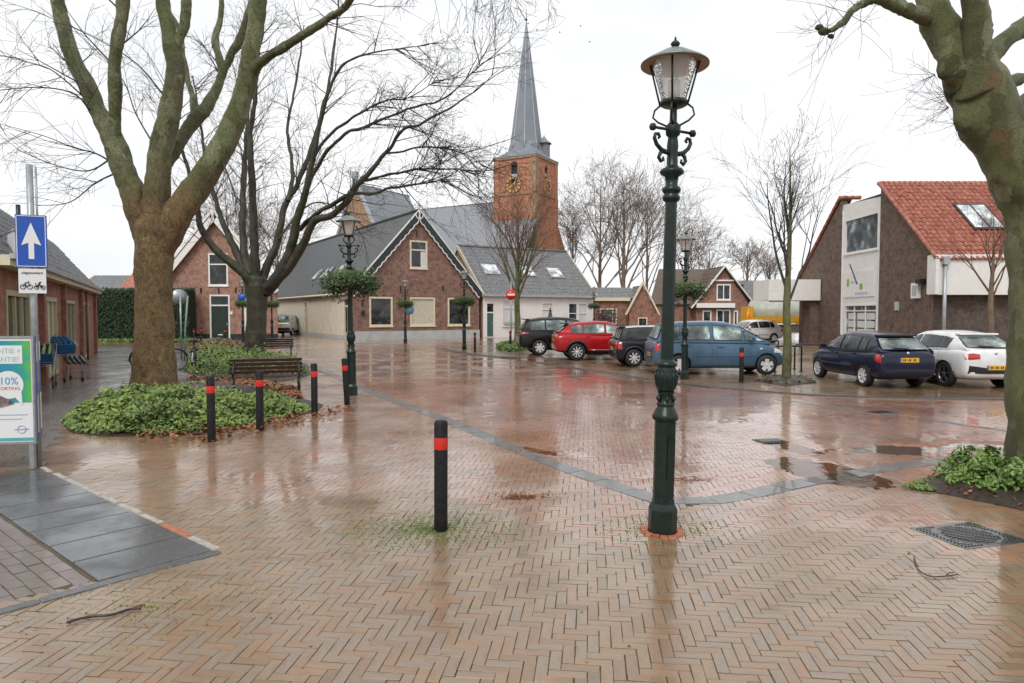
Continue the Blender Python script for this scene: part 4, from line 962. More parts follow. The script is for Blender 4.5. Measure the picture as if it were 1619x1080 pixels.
df = t.n('ShaderNodeBsdfDiffuse'); df.inputs[0].default_value = (.88, .88, .86, 1); m0 = t.n('ShaderNodeMixShader'); m0.inputs[0].default_value = .5; t.l(tl_.outputs[0], m0.inputs[1]); t.l(df.outputs[0], m0.inputs[2])
m1 = t.n('ShaderNodeMixShader'); m1.inputs[0].default_value = .40; t.l(m0.outputs[0], m1.inputs[1]); t.l(tp.outputs[0], m1.inputs[2])
fr = t.n('ShaderNodeFresnel'); fr.inputs[0].default_value = 1.45; t.l(bp.outputs[0], fr.inputs['Normal']); m2 = t.n('ShaderNodeMixShader'); t.l(fr.outputs[0], m2.inputs[0]); t.l(m1.outputs[0], m2.inputs[1]); t.l(gl.outputs[0], m2.inputs[2])
t.t.nodes.remove(t.b); t.l(m2.outputs[0], t.t.nodes['Material Output'].inputs[0]); m_lampglass = t.m
m_hatin = basic('rusty_pink_hat_lining', (.46, .36, .31), .6, .2, 5); m_bulb = basic('white_lamp_bulb', (.8, .8, .76), .3, .05, 3)

def make_lamp():
    rt = empty('street_lamp')
    mb = MB(); n = 8
    mb.lathe([(.125, -.01), (.125, .205), (.118, .225), (.098, .262), (.098, .29), (.088, .30)], 8, smooth=False); mb.build('base', m_lampgreen, rt)
    mb = MB(); mb.lathe([(.094, .295), (.094, .99)], 12, smooth=False, flute=.03, nf=6)
    mb.lathe([(.09, .985), (.112, .995), (.112, 1.03), (.102, 1.045), (.09, 1.075), (.074, 1.10), (.070, 1.12)], 20); mb.build('lower_shaft', m_lampgreen, rt)
    mb = MB(); mb.lathe([(.094, .70), (.0945, .62), (.0945, .52)], 3); mb = MB(); mb.box((0, -.093, .66), (.075, .012, .36)); mb.build('service_hatch', m_lampgreen, rt)
    mb = MB(); mb.lathe([(.066, 1.10), (.078, 1.12), (.078, 1.135), (.066, 1.15), (.06, 1.2), (.072, 1.225), (.076, 1.24)], 20)
    mb.lathe([(.062, 1.24), (.080, 1.27), (.089, 1.33), (.088, 1.39), (.075, 1.44), (.07, 1.46)], 48, flute=.055, nf=12)
    mb.lathe([(.07, 1.45), (.09, 1.462), (.092, 1.485), (.075, 1.5), (.058, 1.52)], 20)
    for j in range(12):
        a = 2*math.pi*j/12; r0 = .075; pr = [Vector((math.cos(a), math.sin(a), 0))*r for r in (.06, .083, .094, .088)]
        mb.tube([pr[0] + Vector((0, 0, 1.25)), pr[1] + Vector((0, 0, 1.3)), pr[2] + Vector((0, 0, 1.37)), pr[3] + Vector((0, 0, 1.43))], [.006, .012, .012, .005], 5)
    for j in range(6):
        a = 2*math.pi*j/6; c = Vector((math.cos(a)*.066, math.sin(a)*.066, 1.175)); mb.tube([c + Vector((0, 0, .03)), c*1.12 - Vector((0, 0, 1.175*.12)), c - Vector((0, 0, .03))], [.008, .018, .008], 6)
    mb.build('leaf_collar', m_lampgreen, rt)
    mb = MB(); mb.lathe([(.056, 1.5), (.054, 2.2), (.05, 2.9)], 8, smooth=False); mb.build('shaft', m_lampgreen, rt)
    mb = MB(); mb.lathe([(.05, 2.88), (.072, 2.9), (.078, 2.925), (.062, 2.945), (.062, 2.955), (.08, 2.975), (.08, 3.0), (.055, 3.02), (.052, 3.06), (.06, 3.1), (.098, 3.125), (.104, 3.145), (.092, 3.165), (.06, 3.18), (.048, 3.2), (.045, 3.3), (.05, 3.36), (.046, 3.4), (.04, 3.44), (.06, 3.46), (.066, 3.53), (.05, 3.55), (.032, 3.57), (.03, 3.70)], 20)
    mb.build('neck', m_lampgreen, rt)
    mb = MB()
    for s in (-1, 1):
        pts = [(0, 3.30), (.07, 3.305), (.12, 3.32), (.17, 3.36), (.195, 3.41), (.185, 3.445), (.155, 3.45), (.14, 3.425), (.155, 3.41)]
        mb.tube([(s*x, 0, z) for x, z in pts], [.022, .022, .02, .018, .017, .016, .015, .014, .01], 7)
        pts = [(.09, 3.31), (.13, 3.29), (.145, 3.25), (.12, 3.22), (.095, 3.235), (.1, 3.26)]
        mb.tube([(s*x, 0, z) for x, z in pts], [.014, .017, .017, .016, .013, .01], 7)
    so = mb.build('scroll_bracket', m_lampgreen, rt)
    mb = MB(); mb.tube([(-.21, 0, 3.50), (.21, 0, 3.50)], .013, 8)
    for s in (-1, 1): mb.lathe([(0, -.032), (.022, -.026), (.033, 0), (.022, .026), (0, .032)], 10, (s*.215, 0, 3.5))
    mb.build('ladder_bar', m_lampgreen, rt)
    mb = MB(); 
    for j in range(4):
        a = math.pi/4 + math.pi/2*j; d = Vector((math.cos(a), math.sin(a), 0))
        mb.tube([d*.04 + Vector((0, 0, 3.53)), d*.13 + Vector((0, 0, 3.575)), d*.175 + Vector((0, 0, 3.62)), d*.16 + Vector((0, 0, 3.68)), d*.112 + Vector((0, 0, 3.72))], .009, 6)
        mb.tube([d*.115 + Vector((0, 0, 3.71)), d*.212 + Vector((0, 0, 4.09))], .009, 6)
    mb.lathe([(.03, 3.69), (.09, 3.70), (.118, 3.715), (.118, 3.745), (.10, 3.75)], 20); mb.build('lantern_frame', m_lampgreen, rt)
    mb = MB(); mb.lathe([(.102, 3.745), (.2, 4.085)], 28); mb.build('lamp_glass', m_lampglass, rt)
    mb = MB(); mb.lathe([(.0, 3.78), (.05, 3.78), (.055, 3.84), (.05, 3.92), (0, 3.94)], 12); mb.build('bulb', m_bulb, rt)
    mb = MB(); mb.lathe([(.2, 4.075), (.275, 4.055), (.29, 4.05), (.29, 4.062), (.26, 4.085), (.17, 4.135), (.1, 4.175), (.04, 4.2), (0, 4.205)], 32); ho = mb.build('lamp_hat', m_zhat, rt)
    mb = MB(); mb.lathe([(.285, 4.049), (.2, 4.072), (0, 4.11)], 32); mb.build('hat_lining', m_hatin, ho)
    mb = MB(); mb.lathe([(.02, 4.195), (.03, 4.215), (.042, 4.235), (.03, 4.252), (.012, 4.265), (.008, 4.29), (0, 4.30)], 12); mb.build('finial', m_lampgreen, ho)
    return rt
m_zhat = basic('weathered_green_zinc_hat', (.17, .2, .18), .4, .3, 6, metal=.3)
lamp0 = make_lamp()
LS = 4.15/4.3
lamps = [(1047, 841, None, .45, 'tall ornate dark green street lamp in the foreground, no basket', 1.0, .022),
 (557, 625, None, .3, 'dark green street lamp beside the leaning bollard right of the bench', 1.0, -.012),
 (1082, 600, None, .5, 'dark green street lamp in front of the blue parked minivan', 1.0, 0),
 (641, 541, None, .2, 'dark green street lamp in front of the middle window of the brown gable house', 1.0, 0),
 (734, 553, None, .1, 'dark green street lamp at the right corner of the brown gable house', 1.0, 0),
 (384, None, 44.5, .1, 'dark green street lamp by the green door, left of the dark tree trunk', 1.0, 0),
 (430, None, 46.5, .1, 'dark green street lamp right of the dark tree trunk by the pinkish house', 1.0, 0),
 (939, None, 56.5, .1, 'distant street lamp at the right end of the white cottage', 1.0, 0),
 (1203, None, 58.0, .1, 'distant street lamp above the truck tank', 1.0, 0)]
LAMPPOS = []
for i, (u, v, Y, rz, lb, sc, lean) in enumerate(lamps):
    p = G(u, v) if v else Vector(((u-CX)/F*Y, Y, 0))
    o = lamp0 if i == 0 else copy_tree(lamp0)
    o.location = (p.x, p.y, 0); o.rotation_euler = (0, lean, rz); o.scale = (LS,)*3; tag(o, lb, 'street lamp', 'ornate street lamps'); LAMPPOS.append(p)
mb = MB(); N = 16
for j in range(N):
    a0, a1 = 2*math.pi*(j + .08)/N, 2*math.pi*(j + .92)/N; q = []
    for z in (.012 + random.uniform(-.003, .003), -.02):
        for (a, r) in ((a0, .13), (a1, .13), (a1, .185 + random.uniform(-.012, .02)), (a0, .185 + random.uniform(-.012, .02))): q.append((math.cos(a)*r, math.sin(a)*r, z))
    mb.add(q, [(0,1,2,3), (0,4,5,1), (1,5,6,2), (2,6,7,3), (3,7,4,0)])
co_ = mb.build('base_ring', m_redmortar, lamp0)

# bollards
def make_bollard():
    rt = empty('bollard'); mb = MB(); hw = .05
    mb.lathe([(.058, -.03), (.058, .93), (.05, .945), (0, .95)], 16); mb.build('post', m_bollard, rt)
    mb = MB(); mb.lathe([(.0592, .705), (.0602, .71), (.0602, .80), (.0592, .805)], 16); mb.build('red_band', m_redband, rt); return rt
bol0 = make_bollard()
bl = [(697, 838, -.03, 'black bollard with red band standing alone in the foreground paving'),
 (334.5, 698, 0, 'black red banded bollard at the front edge of the planting bed, first from the left'),
 (411, 681, .0, 'black red banded bollard in front of the bench, second from the left'),
 (497.5, 657, .01, 'black red banded bollard at the right tip of the planting bed'),
 (549, 640, -.06, 'black red banded bollard leaning against the street lamp right of the bench'),
 (751, 557, 0, 'black red banded bollard beside the lamp at the house corner'),
 (1172, 605, 0, 'black red banded bollard in front of the blue minivan'),
 (318, 541, 0, 'small far bollard left of the green front door'),
 (307, 543, 0, 'small far bollard below the left window of the pinkish house'),
 (356, 543, 0, 'small far bollard right of the green front door'),
 (807, 552, 0, 'far bollard beside the no entry sign pole')]
for i, (u, v, ln, lb) in enumerate(bl):
    o = bol0 if i == 0 else copy_tree(bol0); p = G(u, v); o.location = p; o.rotation_euler = (random.gauss(0, .008), ln, random.uniform(0, 3)); tag(o, lb, 'bollard', 'black bollards with red bands')

# leaf clouds ------------------------------------------------------
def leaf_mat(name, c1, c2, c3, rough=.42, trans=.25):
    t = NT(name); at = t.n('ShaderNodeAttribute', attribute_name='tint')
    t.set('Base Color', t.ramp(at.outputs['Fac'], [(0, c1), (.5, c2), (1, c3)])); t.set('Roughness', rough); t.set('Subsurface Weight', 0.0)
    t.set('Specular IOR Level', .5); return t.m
m_leaf = leaf_mat('glossy_ground_cover_leaf', (.03, .05, .010), (.105, .17, .028), (.26, .34, .07))
m_leafdead = leaf_mat('fallen_brown_leaf', (.09, .03, .014), (.24, .085, .03), (.38, .17, .07), .5)
m_leafbask = leaf_mat('basket_leaf', (.018, .04, .010), (.055, .105, .022), (.17, .23, .065))
m_leafhedge = leaf_mat('hedge_leaf', (.008, .022, .008), (.02, .045, .015), (.04, .08, .025), .55)
m_leafyel = leaf_mat('yellow_green_shrub_leaf', (.04, .09, .02), (.12, .21, .04), (.26, .36, .09))
m_leafrust = leaf_mat('rust_tinted_shrub_leaf', (.06, .05, .015), (.17, .09, .03), (.14, .16, .045))
def leaves(name, C, size, nrm=None, m=None, parent=None, spread=.7, tint=None, aspect=.55):
    """C (n,3) centres -> folded leaf (4 tris) each"""
    n = len(C); nrm = np.tile([0, 0, 1.], (n, 1)) if nrm is None else nrm
    d = nrm + RNG.normal(0, spread, (n, 3)); d /= np.linalg.norm(d, axis=1)[:, None]
    a = np.cross(d, RNG.normal(0, 1, (n, 3))); a /= np.linalg.norm(a, axis=1)[:, None] + 1e-9; b = np.cross(d, a)
    s = (size*RNG.uniform(.6, 1.35, n))[:, None]
    A = C - a*s*.5; Bp = C + a*s*.5 - d*s*.18; M1 = C - a*s*.05 + d*s*.06; L1 = C + b*s*aspect*.5 - d*s*.10; R1 = C - b*s*aspect*.5 - d*s*.10
    V = np.stack([A, L1, Bp, R1, M1], 1).reshape(-1, 3); o = (np.arange(n)*5)[:, None]
    Fc = np.concatenate([o + np.array([[0, 4, 1]]), o + np.array([[1, 4, 2]]), o + np.array([[2, 4, 3]]), o + np.array([[3, 4, 0]])])
    T = np.clip(RNG.normal(.5, .25, n), 0, 1) if tint is None else tint
    return npmesh(name, V, Fc, m, parent, np.repeat(T, 5))
def rand_in(poly, n):
    xs = [p[0] for p in poly]; ys = [p[1] for p in poly]; X = np.empty(0); Y = np.empty(0)
    while len(X) < n:
        x = RNG.uniform(min(xs), max(xs), n*2); y = RNG.uniform(min(ys), max(ys), n*2); k = poly_in(poly, x, y); X = np.append(X, x[k]); Y = np.append(Y, y[k])
    return X[:n], Y[:n]
def edge_dist(poly, x, y):
    d = np.full(x.shape, 1e9)
    for i in range(len(poly)):
        a = np.array(poly[i][:2]); b = np.array(poly[(i+1) % len(poly)][:2]); ab = b-a; t = np.clip(((x-a[0])*ab[0] + (y-a[1])*ab[1])/(ab@ab), 0, 1)
        d = np.minimum(d, np.hypot(x-a[0]-t*ab[0], y-a[1]-t*ab[1]))
    return d
def soil(name, poly, z):
    mb = MB(); n = len(poly); c = (sum(p[0] for p in poly)/n, sum(p[1] for p in poly)/n)
    vs = [(c[0], c[1], z+.10)] + [(c[0] + (p[0]-c[0])*.8, c[1] + (p[1]-c[1])*.8, z+.08) for p in poly] + [(p[0], p[1], z) for p in poly]
    fs = [(0, 1+i, 1+(i+1) % n) for i in range(n)] + [(1+i, n+1+i, n+1+(i+1) % n, 1+(i+1) % n) for i in range(n)]
    mb.add(vs, fs, smooth=True); return tag(mb.build(name, m_soil), kind='structure')
def nz2(x, y, s): return np.sin(x*s + 1.3*np.sin(y*s*.7)) * np.cos(y*s*1.1 + np.sin(x*s*.8))
def ground_cover(name, label, poly, n, h, size, m, clear=None, cat='plants'):
    x, y = rand_in(poly, n); e = edge_dist(poly, x, y); hh = h*np.clip(e/.45, .12, 1)**.7*(.68 + .32*nz2(x, y, 2.3) + .26*nz2(x, y, 6.1))*np.where(RNG.uniform(0, 1, n) < .06, 1.35, 1)
    if clear is not None: k = ~clear(x, y); x, y, hh, e = x[k], y[k], hh[k], e[k]
    n = len(x); f = RNG.uniform(0, 1, n)**.55; z = .02 + hh*f; nr = np.stack([nz2(x+1, y, 5)*.4, -.35 + nz2(x, y+2, 5)*.4, np.ones(n)], 1)
    T = np.clip(.10 + .62*f*RNG.uniform(.35, 1.35, n) + .20*nz2(x, y, 3.7), 0, 1)  # low leaves tinted darker: shaded gaps put into the leaf colour
    o = leaves(name, np.stack([x, y, z], 1), size, nr, m, None, .55, T); return tag(o, label, cat, kind='stuff')
soil('bed_soil', BED1, .006); soil('bed_soil', BED2, .006); soil('bed_soil', BED3, .006)
T1P = G(243, 612); T2P = G(404, 567)
bare1 = lambda x, y: (np.hypot(x-T1P.x, y-T1P.y) < .62) | ((nz2(x, y, 1.1) > .62) & (y > 11))
# front strip of bed only: behind lies leaf litter and the bench
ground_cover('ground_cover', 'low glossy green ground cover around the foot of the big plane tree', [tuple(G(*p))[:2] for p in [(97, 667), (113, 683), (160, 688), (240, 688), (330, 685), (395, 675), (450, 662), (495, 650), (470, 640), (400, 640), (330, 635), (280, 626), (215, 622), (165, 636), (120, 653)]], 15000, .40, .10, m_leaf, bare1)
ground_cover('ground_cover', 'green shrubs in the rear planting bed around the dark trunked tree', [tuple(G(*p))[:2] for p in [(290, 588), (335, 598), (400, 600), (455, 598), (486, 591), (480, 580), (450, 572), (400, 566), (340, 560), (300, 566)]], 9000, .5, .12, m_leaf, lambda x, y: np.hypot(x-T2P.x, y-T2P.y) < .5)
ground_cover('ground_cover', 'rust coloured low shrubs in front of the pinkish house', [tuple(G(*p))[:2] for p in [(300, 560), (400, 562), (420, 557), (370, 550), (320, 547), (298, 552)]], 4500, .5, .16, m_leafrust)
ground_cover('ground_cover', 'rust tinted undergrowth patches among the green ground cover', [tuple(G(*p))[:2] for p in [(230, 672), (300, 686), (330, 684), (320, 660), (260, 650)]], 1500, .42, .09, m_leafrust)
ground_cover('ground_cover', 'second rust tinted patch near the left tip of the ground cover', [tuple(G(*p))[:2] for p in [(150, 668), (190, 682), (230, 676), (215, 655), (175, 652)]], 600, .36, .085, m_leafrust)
ground_cover('ground_cover', 'tuft of short grass at the left corner of the right hand bed', [tuple(G(*p))[:2] for p in [(1425, 771), (1470, 779), (1530, 768), (1500, 752), (1460, 760)]], 900, .06, .05, m_leafyel)
def litter(name, label, poly, n, size=.1):
    x, y = rand_in(poly, n); z = .03 + RNG.uniform(0, .06, n); o = leaves(name, np.stack([x, y, z], 1), size, None, m_leafdead, None, .45, aspect=.8); return tag(o, label, 'leaves', kind='stuff')
litter('leaf_litter', 'brown fallen leaves covering the bed behind the bench', [tuple(G(*p))[:2] for p in [(290, 612), (360, 625), (480, 634), (470, 615), (400, 600), (300, 598)]], 2600, .09)
litter('leaf_litter', 'brown fallen leaves along the front edge of the planting bed', [tuple(G(*p))[:2] for p in [(215, 684), (330, 683), (420, 668), (520, 648), (570, 648), (470, 672), (340, 700), (215, 699)]], 420, .075)
litter('leaf_litter', 'brown fallen leaves around the parking tree', [tuple(G(*p))[:2] for p in [(1195, 603), (1240, 610), (1290, 606), (1270, 598), (1215, 597)]], 500, .09)
sh = G(1560, 782)
# shrub at right edge
def shrub(name, label, p, rx, ry, h, n, m, size=.07, stems=14):
    rt = empty(name, (p.x, p.y, 0), 0, label, 'shrub'); a = RNG.uniform(0, 2*np.pi, n); u = RNG.uniform(0, 1, n)**.45; z = RNG.uniform(.0, 1, n)
    k = np.sqrt(np.clip(1-(z-.35)**2/.5, .05, 1)); lump = 1 + .22*np.sin(5*a + 7*z) + .15*np.sin(11*a)
    C = np.stack([rx*u*k*lump*np.cos(a), ry*u*k*lump*np.sin(a), .03 + h*z*(.75 + .25*np.sin(3*a + 1))], 1)
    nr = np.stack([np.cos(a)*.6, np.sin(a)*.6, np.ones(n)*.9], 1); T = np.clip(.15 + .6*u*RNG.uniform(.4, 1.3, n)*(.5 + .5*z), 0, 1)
    leaves('foliage', C, size, nr, m, rt, .5, T); mb = MB()
    for i in range(stems):
        a_ = random.uniform(0, 6.28); r_ = random.uniform(.3, .8); mb.tube([(0.05*math.cos(a_), .05*math.sin(a_), 0), (rx*r_*.5*math.cos(a_), ry*r_*.5*math.sin(a_), h*.4), (rx*r_*math.cos(a_), ry*r_*math.sin(a_), h*.8)], [.012, .008, .004], 5)
    mb.build('stem', m_twig, rt); return rt
m_twig = basic('brown_twig', (.075, .05, .036), .7, .3, 9)
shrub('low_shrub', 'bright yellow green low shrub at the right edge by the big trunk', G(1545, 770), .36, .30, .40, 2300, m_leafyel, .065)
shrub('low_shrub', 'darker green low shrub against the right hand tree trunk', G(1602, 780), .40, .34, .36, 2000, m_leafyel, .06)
litter('leaf_litter', 'brown leaves on dark soil under the right hand shrubs', BED3, 700, .05)

# hanging baskets
def make_basket():
    rt = empty('hanging_basket'); n = 4200; a = RNG.uniform(0, 2*np.pi, n); rr = .33 + .10*RNG.normal(0, 1, n); z = RNG.normal(0, 1, n)*.105
    C = np.stack([1.32*rr*np.cos(a), 1.05*rr*np.sin(a), .06 + z - .22*np.clip(RNG.normal(0, 1, n), 0, 2)*(np.abs(np.cos(a)) > .55)*.6], 1)
    nr = np.stack([np.cos(a), np.sin(a), np.ones(n)*.5], 1); T = np.clip(.35 + 1.1*z + RNG.normal(0, .2, n), 0, 1)  # tint brightens upward: lit top put into the leaf colour
    leaves('foliage', C, .075, nr, m_leafbask, rt, .5, T)
    mb = MB(); mb.lathe([(.10, -.16), (.36, -.14), (.46, .0), (.44, .05), (.10, .05)], 16); mb.build('bowl', m_black, rt)
    mb = MB(); mb.tube([(-.46, 0, -.02), (.46, 0, -.02)], .012, 6); mb.tube([(0, -.46, -.02), (0, .46, -.02)], .012, 6); mb.build('bracket', m_black, rt)
    return rt
bk0 = make_basket(); bz = 2.52
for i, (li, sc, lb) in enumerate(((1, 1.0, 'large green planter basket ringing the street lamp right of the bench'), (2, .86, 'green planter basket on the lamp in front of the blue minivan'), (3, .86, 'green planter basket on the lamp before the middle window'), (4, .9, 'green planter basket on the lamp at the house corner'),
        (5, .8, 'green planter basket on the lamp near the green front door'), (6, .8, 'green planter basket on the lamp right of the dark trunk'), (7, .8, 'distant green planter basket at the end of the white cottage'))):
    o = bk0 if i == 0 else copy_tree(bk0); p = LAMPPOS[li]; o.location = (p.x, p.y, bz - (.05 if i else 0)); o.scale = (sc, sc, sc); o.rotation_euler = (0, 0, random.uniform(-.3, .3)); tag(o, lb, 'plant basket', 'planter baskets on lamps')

# benches
m_slat = basic('dark_brown_wet_timber', (.06, .028, .022), .28, .35, 12, bump=.2, bscale=30, coat=.3)
def make_bench():
    rt = empty('bench'); Lb = 1.75
    for s in (-1, 1):
        x = s*(Lb/2-.1); mb = MB()
        mb.tube([(x, .30, 0), (x, .27, .25), (x, .25, .44)], .026, 6); mb.tube([(x, -.25, 0), (x, -.2, .25), (x, -.18, .43), (x, -.25, .65), (x, -.32, .86)], .026, 6); mb.tube([(x, -.2, .41), (x, .27, .42)], .026, 6)
        mb.tube([(x, -.26, .66), (x, -.02, .68), (x, .2, .66), (x, .27, .60), (x, .26, .44)], .02, 6); mb.build('cast_leg', m_black, rt)
    for i in range(4): mb = MB(); mb.cbox((0, -.12 + i*.115, .455), (Lb, .09, .035), .008); mb.build('seat_slat', m_slat, rt)
    for i in range(4):
        z = .53 + i*.10; y = -.205 - .32*(z-.45)*.75; mb = MB(); M = Matrix.Rotation(R(-14), 3, 'X'); mb.box((0, y, z), (Lb, .032, .075), M=M); mb.build('back_slat', m_slat, rt)
    return rt
bn0 = make_bench(); pa, pb = G(373, 611), G(478, 626)
bc = (G(372, 622) + G(470, 620))/2
bn0.location = (-5.68, 15.75, 0); bn0.rotation_euler = (0, 0, R(200)); bn0.scale = (.92, 1, .92); tag(bn0, 'dark brown slatted bench behind the bollards at the planting bed', 'bench', 'slatted park benches')
b2 = copy_tree(bn0); b2.location = (G(432, 566).x, G(432, 566).y, 0); b2.rotation_euler = (0, 0, R(196)); tag(b2, 'far slatted bench half hidden by the dark tree trunk', 'bench')

# ------------------------------------------------------------------ signs and the advertising board on the left
m_galv = basic('galvanised_pole', (.36, .38, .39), .38, .2, 8, metal=.5)
t = NT('blue_sign_sheet'); t.set('Base Color', (.012, .085, .45)); t.set('Roughness', .35); m_blue = t.m
t = NT('white_sign_print'); t.set('Base Color', (.78, .79, .80)); t.set('Roughness', .4); m_swhite = t.m
t = NT('black_sign_print'); t.set('Base Color', (.02, .02, .02)); t.set('Roughness', .5); m_sblack = t.m
def text(name, body, size, M, m, parent, align='LEFT', ext=.0015):
    cu = bpy.data.curves.new(name, 'FONT'); cu.body = body; cu.size = size; cu.extrude = ext; cu.align_x = align; cu.resolution_u = 3
    o = bpy.data.objects.new(name, cu); col.objects.link(o); dg = bpy.context.evaluated_depsgraph_get(); me = bpy.data.meshes.new_from_object(o.evaluated_get(dg))
    bpy.data.objects.remove(o); bpy.data.curves.remove(cu); me.transform(M); me.materials.clear(); me.materials.append(m)
    r = bpy.data.objects.new(name, me); col.objects.link(r); r.parent = parent; tag(r, kind='stuff'); return r
PB = G(61, 738)
sgn = empty('one_way_sign', (PB.x, PB.y, 0), 0, 'blue one way traffic sign with white arrow and plate below on a grey pole', 'traffic sign')
mb = MB(); mb.tube([(0, 0, 0), (.0, 0, 1.9), (-.01, 0, 3.62)], .038, 10); mb.build('pole', m_galv, sgn)
mb = MB(); mb.tube([(.05, .03, 2.6), (.045, .03, 3.6)], .012, 6); mb.build('cable_tube', m_galv, sgn)
fy = -.055; SR = R(22)
def sgM(x, z, y=fy): return Matrix.Translation((x, y, z)) @ Matrix.Rotation(SR, 4, 'Z') @ Matrix.Rotation(math.pi/2, 4, 'X')
def sp_box(mb, x, z, w_, h_, y, d, x0=.03, z0=2.68):   # box in the sign plane
    c = Matrix.Rotation(SR, 3, 'Z') @ Vector((x, y, 0)); mb.box((x0 + c.x, c.y + fy, z0 + z), (w_, d, h_), rz=SR)
ph, pw = .62, .315
zc = 1.85 + (496-383)/F*PB.y - .0
mb = MB(); sp_box(mb, 0, zc-2.68, pw, ph, 0, .02); po = mb.build('blue_plate', m_blue, sgn)
mb = MB()
for s in (-1, 1): sp_box(mb, s*(pw/2-.014), zc-2.68, .008, ph-.02, -.012, .004); sp_box(mb, 0, zc-2.68+s*(ph/2-.014), pw-.02, .008, -.012, .004)
mb.build('white_border', m_swhite, po)
mb = MB(); arr = [(-.028, -.21), (.028, -.21), (.028, -.02), (.10, -.05), (0, .22), (-.10, -.05), (-.028, -.02)]
Mr = Matrix.Rotation(SR, 3, 'Z')
def spt(x, z, d): q = Mr @ Vector((x, -.011 - d, 0)); return Vector((.03 + q.x, q.y + fy, zc + z))
mb.prism(arr, .004, spt); mb.build('white_arrow', m_swhite, po)
mb = MB(); zc2 = zc - ph/2 - .16; sp_box(mb, .0, zc2-2.68, .275, .29, 0, .016); p2 = mb.build('lower_plate', m_swhite, sgn)
def pm(x, z): q = Mr @ Vector((x, -.012, 0)); return Matrix.Translation((.03 + q.x, q.y + fy, zc2 + z)) @ Matrix.Rotation(SR, 4, 'Z') @ Matrix.Rotation(math.pi/2, 4, 'X')
text('plate_lettering', 'uitgezonderd', .04, pm(0, .085), m_sblack, p2, 'CENTER', .001)
mb = MB()
def ring2(cx, cz, r):
    pts = [Mr @ Vector((cx + r*math.cos(a), -.012, 0)) + Vector((.03, fy, zc2 + cz + r*math.sin(a))) for a in [2*math.pi*i/14 for i in range(15)]]; mb.tube(pts, .004, 4)
def ln2(a, b, r=.004): mb.tube([Mr @ Vector((p[0], -.012, 0)) + Vector((.03, fy, zc2 + p[1])) for p in (a, b)], r, 4)
ring2(-.095, -.07, .026); ring2(-.025, -.07, .026); ln2((-.095, -.07), (-.07, -.02)); ln2((-.07, -.02), (-.035, -.02)); ln2((-.035, -.02), (-.025, -.07)); ln2((-.06, -.07), (-.07, -.02)); ln2((-.04, .0), (-.025, -.07))
ring2(.04, -.075, .022); ring2(.105, -.075, .022); ln2((.04, -.075), (.065, -.04), .009); ln2((.065, -.04), (.105, -.075), .009); ln2((.085, -.01), (.06, -.03), .008); ln2((.04, -.075), (.03, -.02))
mb.build('bicycle_symbols', m_sblack, p2)

# triangular advertising board round the pole
def grad_mat():
    t = NT('printed_green_blue_poster'); co = t.coord('Generated'); sx_ = t.n('ShaderNodeSeparateXYZ'); t.l(co, sx_.inputs[0])
    f = t.math('ADD', t.math('MULTIPLY', sx_.outputs[0], .8), t.math('MULTIPLY', t.noise(3, 3, .6, co), .35))
    t.set('Base Color', t.ramp(f, [(.35, (.02, .17, .42)), (.78, (.03, .30, .36)), (.9, (.05, .38, .22)), (1.0, (.13, .48, .06))])); t.set('Roughness', .3); return t.m
m_grad = grad_mat(); m_bluebanner = basic('blue_white_side_print', (.04, .14, .42), .35, .2, 3); m_teal = basic('teal_print', (.10, .42, .42), .4, .1, 3)
m_bltext = basic('pale_green_lettering', (.34, .55, .50), .4, .1, 4); m_skyblue = basic('light_blue_lettering', (.06, .36, .62), .4, .1, 4); m_redtext = basic('red_lettering', (.65, .12, .10), .4, .1, 4)
m_carprint = NT('dark_printed_car_shape'); co = m_carprint.coord(); m_carprint.set('Base Color', m_carprint.ramp(m_carprint.noise(14, 4, .7, co), [(.35, (.02, .05, .14)), (.55, (.22, .16, .12)), (.7, (.45, .4, .36))])); m_carprint = m_carprint.m
ab = empty('advertising_board', (PB.x + .04, PB.y - .12, 0), R(8), 'triangular advertising board with green and white poster tied round the sign pole', 'advertising board')
AW, AZ0, AZ1 = .86, .33, 1.56
tfp = lambda x, z, d: Vector((x, d, z))
mb = MB(); bar(mb, tfp, -AW, 0, AZ0, AZ1, 0, .012); pan = mb.build('front_panel', m_swhite, ab)
mb = MB(); bar(mb, tfp, -AW+.015, -.015, AZ0+.47, AZ1-.03, -.004, -.001); mb.build('poster_colour', m_grad, pan)
mb = MB(); bar(mb, tfp, -AW+.015, -.10, AZ1-.30, AZ1-.085, -.007, -.0045); mb.build('white_text_field', m_swhite, pan)
mb = MB(); bar(mb, tfp, -AW+.002, -.002, AZ0+.012, AZ0+.05, -.004, -.001); mb.build('poster_foot_stripe', m_teal, pan)
mb = MB(); c = Vector((-.26, -.0065, AZ1-.55)); mb.disc(c, .165, 32, (0, -1, 0)); mb.add([(-.22, -.0064, AZ1-.66), (-.12, -.0064, AZ1-.62), (-.11, -.0064, AZ1-.80)], [(0,1,2)]); mb.build('speech_bubble', m_swhite, pan)
mb = MB(); car_ = [(-.70, .44), (-.6, .55), (-.50, .60), (-.38, .57), (-.24, .50), (-.20, .46), (-.34, .42), (-.55, .40)]
mb.prism([(x, AZ0 + z) for x, z in car_], -.002, lambda x, z, d: Vector((x, -.0072 + d, z))); mb.build('printed_car', m_carprint, pan)
TM_ = lambda x, z: Matrix.Translation((x, -.0085, z)) @ Matrix.Rotation(math.pi/2, 4, 'X')
text('poster_lettering', 'GARANTIE +', .083, TM_(-.112, AZ1-.175), m_bltext, pan, 'RIGHT', .001); text('poster_lettering', 'GARANTIE!', .083, TM_(-.135, AZ1-.275), m_bltext, pan, 'RIGHT', .001)
